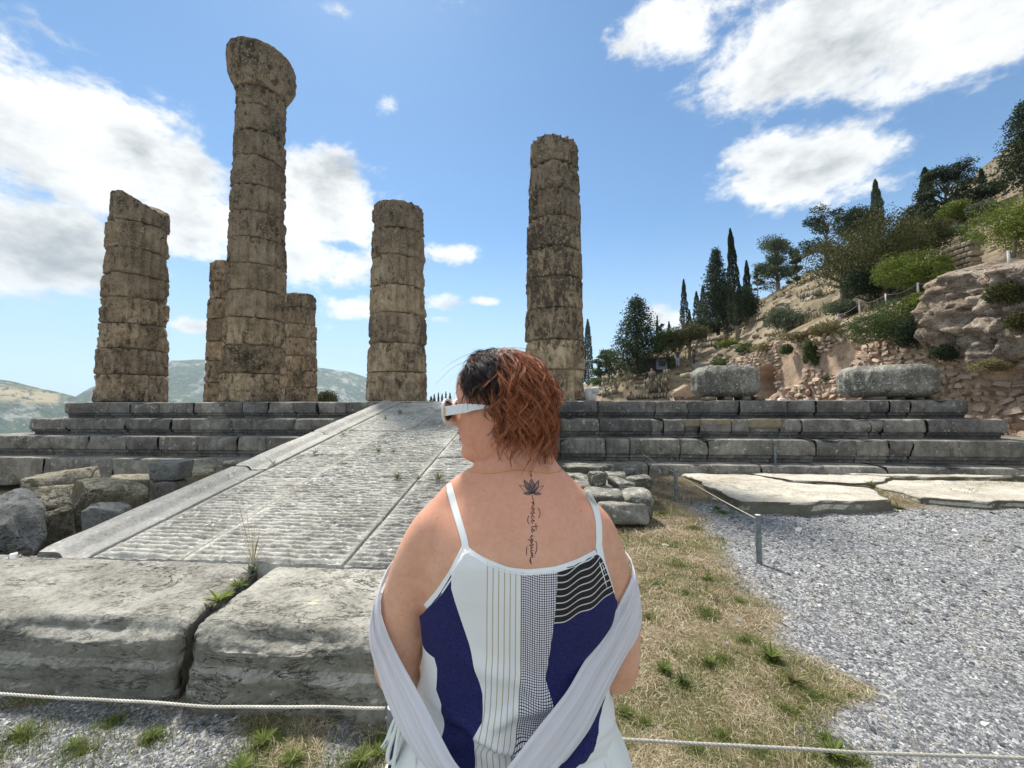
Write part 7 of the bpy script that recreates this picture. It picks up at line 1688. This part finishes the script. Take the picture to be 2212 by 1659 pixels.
mb = MB(); tt = np.linspace(math.radians(62), math.radians(298), 70); zs = np.linspace(1.545, 1.729, 50); V = []
for z in zs:
    fr = np.interp(z, [1.515, 1.56, 1.60, 1.64, 1.67, 1.70, 1.738], [1.62, 1.60, 1.55, 1.30, 1.05, .8, .0])
    a = np.linspace(fr, 2 * math.pi - fr, 70); P = head_pt(a, min(z - .008, 1.7255)); c = np.array([HC[0], HC[1], 0]); d = P[:, :2] - c[:2]; ln = np.linalg.norm(d, axis=1, keepdims=True)
    k = .0025 + .004 * sstep(1.64, 1.56, z); P[:, :2] = c[:2] + d * (1 + k / np.maximum(ln, .02)); P[:, 2] = z; V.append(P)
mb.add(np.concatenate(V) - RO, list(map(tuple, grid_faces(70, 50)))); M['hair_b'] = new_mat('hair_underlayer')[0]; M['hair_b'].node_tree.nodes['Principled BSDF'].inputs['Base Color'].default_value = (.035, .009, .005, 1); M['hair_b'].node_tree.nodes['Principled BSDF'].inputs['Roughness'].default_value = .95
capo = mb.build('hair_cap', M['hair_b'], woman)
g = np.random.default_rng(2024)
def to_local(p): d = p[:2] - HC[:2]; return d[0] * ca + d[1] * sa, -d[0] * sa + d[1] * ca
def strands(name, mat, nl, per, seed, tr, er, ln_rng, drift=(0, .15), rad=.00050, amp=(.004, .008), puff=(.012, .034), tip=.0030, freq=(1.8, 3.0), zend=0.0, back=0.0):
    """locks : root angle t (0 = face, sign of cs = camera side), root height e (1 = crown), sweep = drift of t along the lock"""
    g = np.random.default_rng(seed); AV = []; AF = []; off = 0; S = 16; K = 3
    for _ in range(nl):
        tt_ = g.uniform(*tr) * cs; e = g.uniform(*er); L0 = g.uniform(*ln_rng); ph = g.uniform(0, 6.28); am = g.uniform(*amp); fr_ = g.uniform(*freq) * L0 / .25; dr = g.normal(*drift) * cs; pf = g.uniform(*puff); hand = g.choice([-1, 1])
        pol = (1 - e) * 1.15 + .03; pts = []; ds = L0 / S; cur = None; ph2 = g.uniform(0, 6.28)
        for k in range(S):
            w_ = pf * (.05 + 1.30 * (k / S) ** 2.0)
            if pol < 1.62:
                r0 = (.1015 if math.cos(tt_) > 0 else .096) + w_; r1 = .081 + w_; r2 = .0945 + w_ * .4
                cur = np.array([math.cos(tt_) * math.sin(pol) * r0, math.sin(tt_) * math.sin(pol) * r1, 1.636 + math.cos(pol) * r2]); pol += ds / .096; tt_ += dr * ds / .1
            else:
                f = k / S; inn = .26 - .80 * f ** 3; cur = cur + np.array([math.cos(tt_) * ds * inn, math.sin(tt_) * ds * inn, -ds * .93]); tt_ += dr * .35 * ds / .1
            a_ = ph + hand * k / S * fr_ * 6.28; grow = min(1, (k / S) * 2.2) ** .8; tang = np.array([-math.sin(tt_), math.cos(tt_), 0]); sp_ = math.sin(min(pol, 1.57)); ra = np.array([math.cos(tt_) * sp_, math.sin(tt_) * sp_, max(0, math.cos(min(pol, 1.57)))])
            pts.append(cur + tang * math.sin(a_) * am * grow * 1.3 + ra * (math.cos(a_) * am * grow * .9) + tang * math.sin(ph2 + k * .57) * .003)
        G = np.array(pts); tw = g.uniform(1.0, 3.5)
        for s_ in range(per):
            uu = np.linspace(0, 1, S)[:, None]; a0 = g.uniform(0, 6.28); rr = abs(g.normal(0, 1)); tp = tip * rr; wr_ = .0034 * (1 - uu) * rr + tp * uu
            offs = np.concatenate([np.cos(a0 + tw * uu * 3) * wr_, np.sin(a0 + tw * uu * 3) * wr_, np.sin(a0 * 2 + tw * uu * 2) * wr_ * .6], 1)
            Q = G + offs + np.sin(uu * g.uniform(6, 14) + g.uniform(0, 6)) * g.normal(0, .0007, 3); cut = int(S * g.uniform(.80, 1.0)); Q = Q[:max(cut, 6)]
            W = np.stack([HC[0] + Q[:, 0] * ca - Q[:, 1] * sa, HC[1] + Q[:, 0] * sa + Q[:, 1] * ca, Q[:, 2]], 1)
            V, _ = tube(W - RO, rad * g.uniform(.7, 1.35) * np.linspace(1, .45, len(Q)), K, False); AV.append(V); AF.append(grid_faces(K, len(Q), True, off)); off += len(V)
    return mk(name, np.concatenate(AV), np.concatenate(AF), M[mat], woman)
cs = SIDE
strands('copper_hair', 'hair_c', 430, 13, 31, (1.78, 4.66), (.1, 1.0), (.185, .262), (.0, .13), amp=(.006, .0125), puff=(.014, .050), freq=(1.6, 2.7))
strands('nape_curls', 'hair_c', 190, 10, 32, (1.72, 4.5), (-.35, .35), (.09, .165), (.0, .18), amp=(.006, .012), puff=(.025, .070), freq=(2.6, 4.2))
strands('copper_hair', 'hair_c', 30, 22, 33, (1.65, 1.95), (.72, 1.0), (.19, .25), (.30, .12), amp=(.005, .010))
strands('black_lock', 'hair_k', 220, 11, 37, (.38, 1.78), (.62, 1.0), (.12, .18), (.60, .16), amp=(.003, .007), puff=(.004, .016), freq=(2.0, 4.0))
strands('black_lock', 'hair_k', 44, 12, 38, (1.45, 1.95), (.35, .8), (.13, .21), (.10, .12), amp=(.005, .010), puff=(.010, .030), freq=(2.5, 4.5))
strands('hair_fringe', 'hair_k', 22, 12, 41, (-.5, .6), (.76, .92), (.04, .065), (1.2, .3), amp=(.004, .008), puff=(.008, .02))
strands('copper_hair', 'hair_c', 60, 20, 42, (-1.6, -.9), (.4, 1.0), (.15, .24), (-.2, .15))
strands('flyaway_hair', 'hair_k', 26, 2, 43, (.2, 4.8), (.6, 1.0), (.08, .18), (.2, .5), rad=.00028, amp=(.006, .014), puff=(.03, .06), tip=.004, freq=(1.0, 2.0))
strands('flyaway_hair', 'hair_c', 40, 2, 44, (1.4, 4.7), (.2, .9), (.16, .27), (.0, .4), rad=.00030, amp=(.008, .014), puff=(.03, .05), tip=.004)
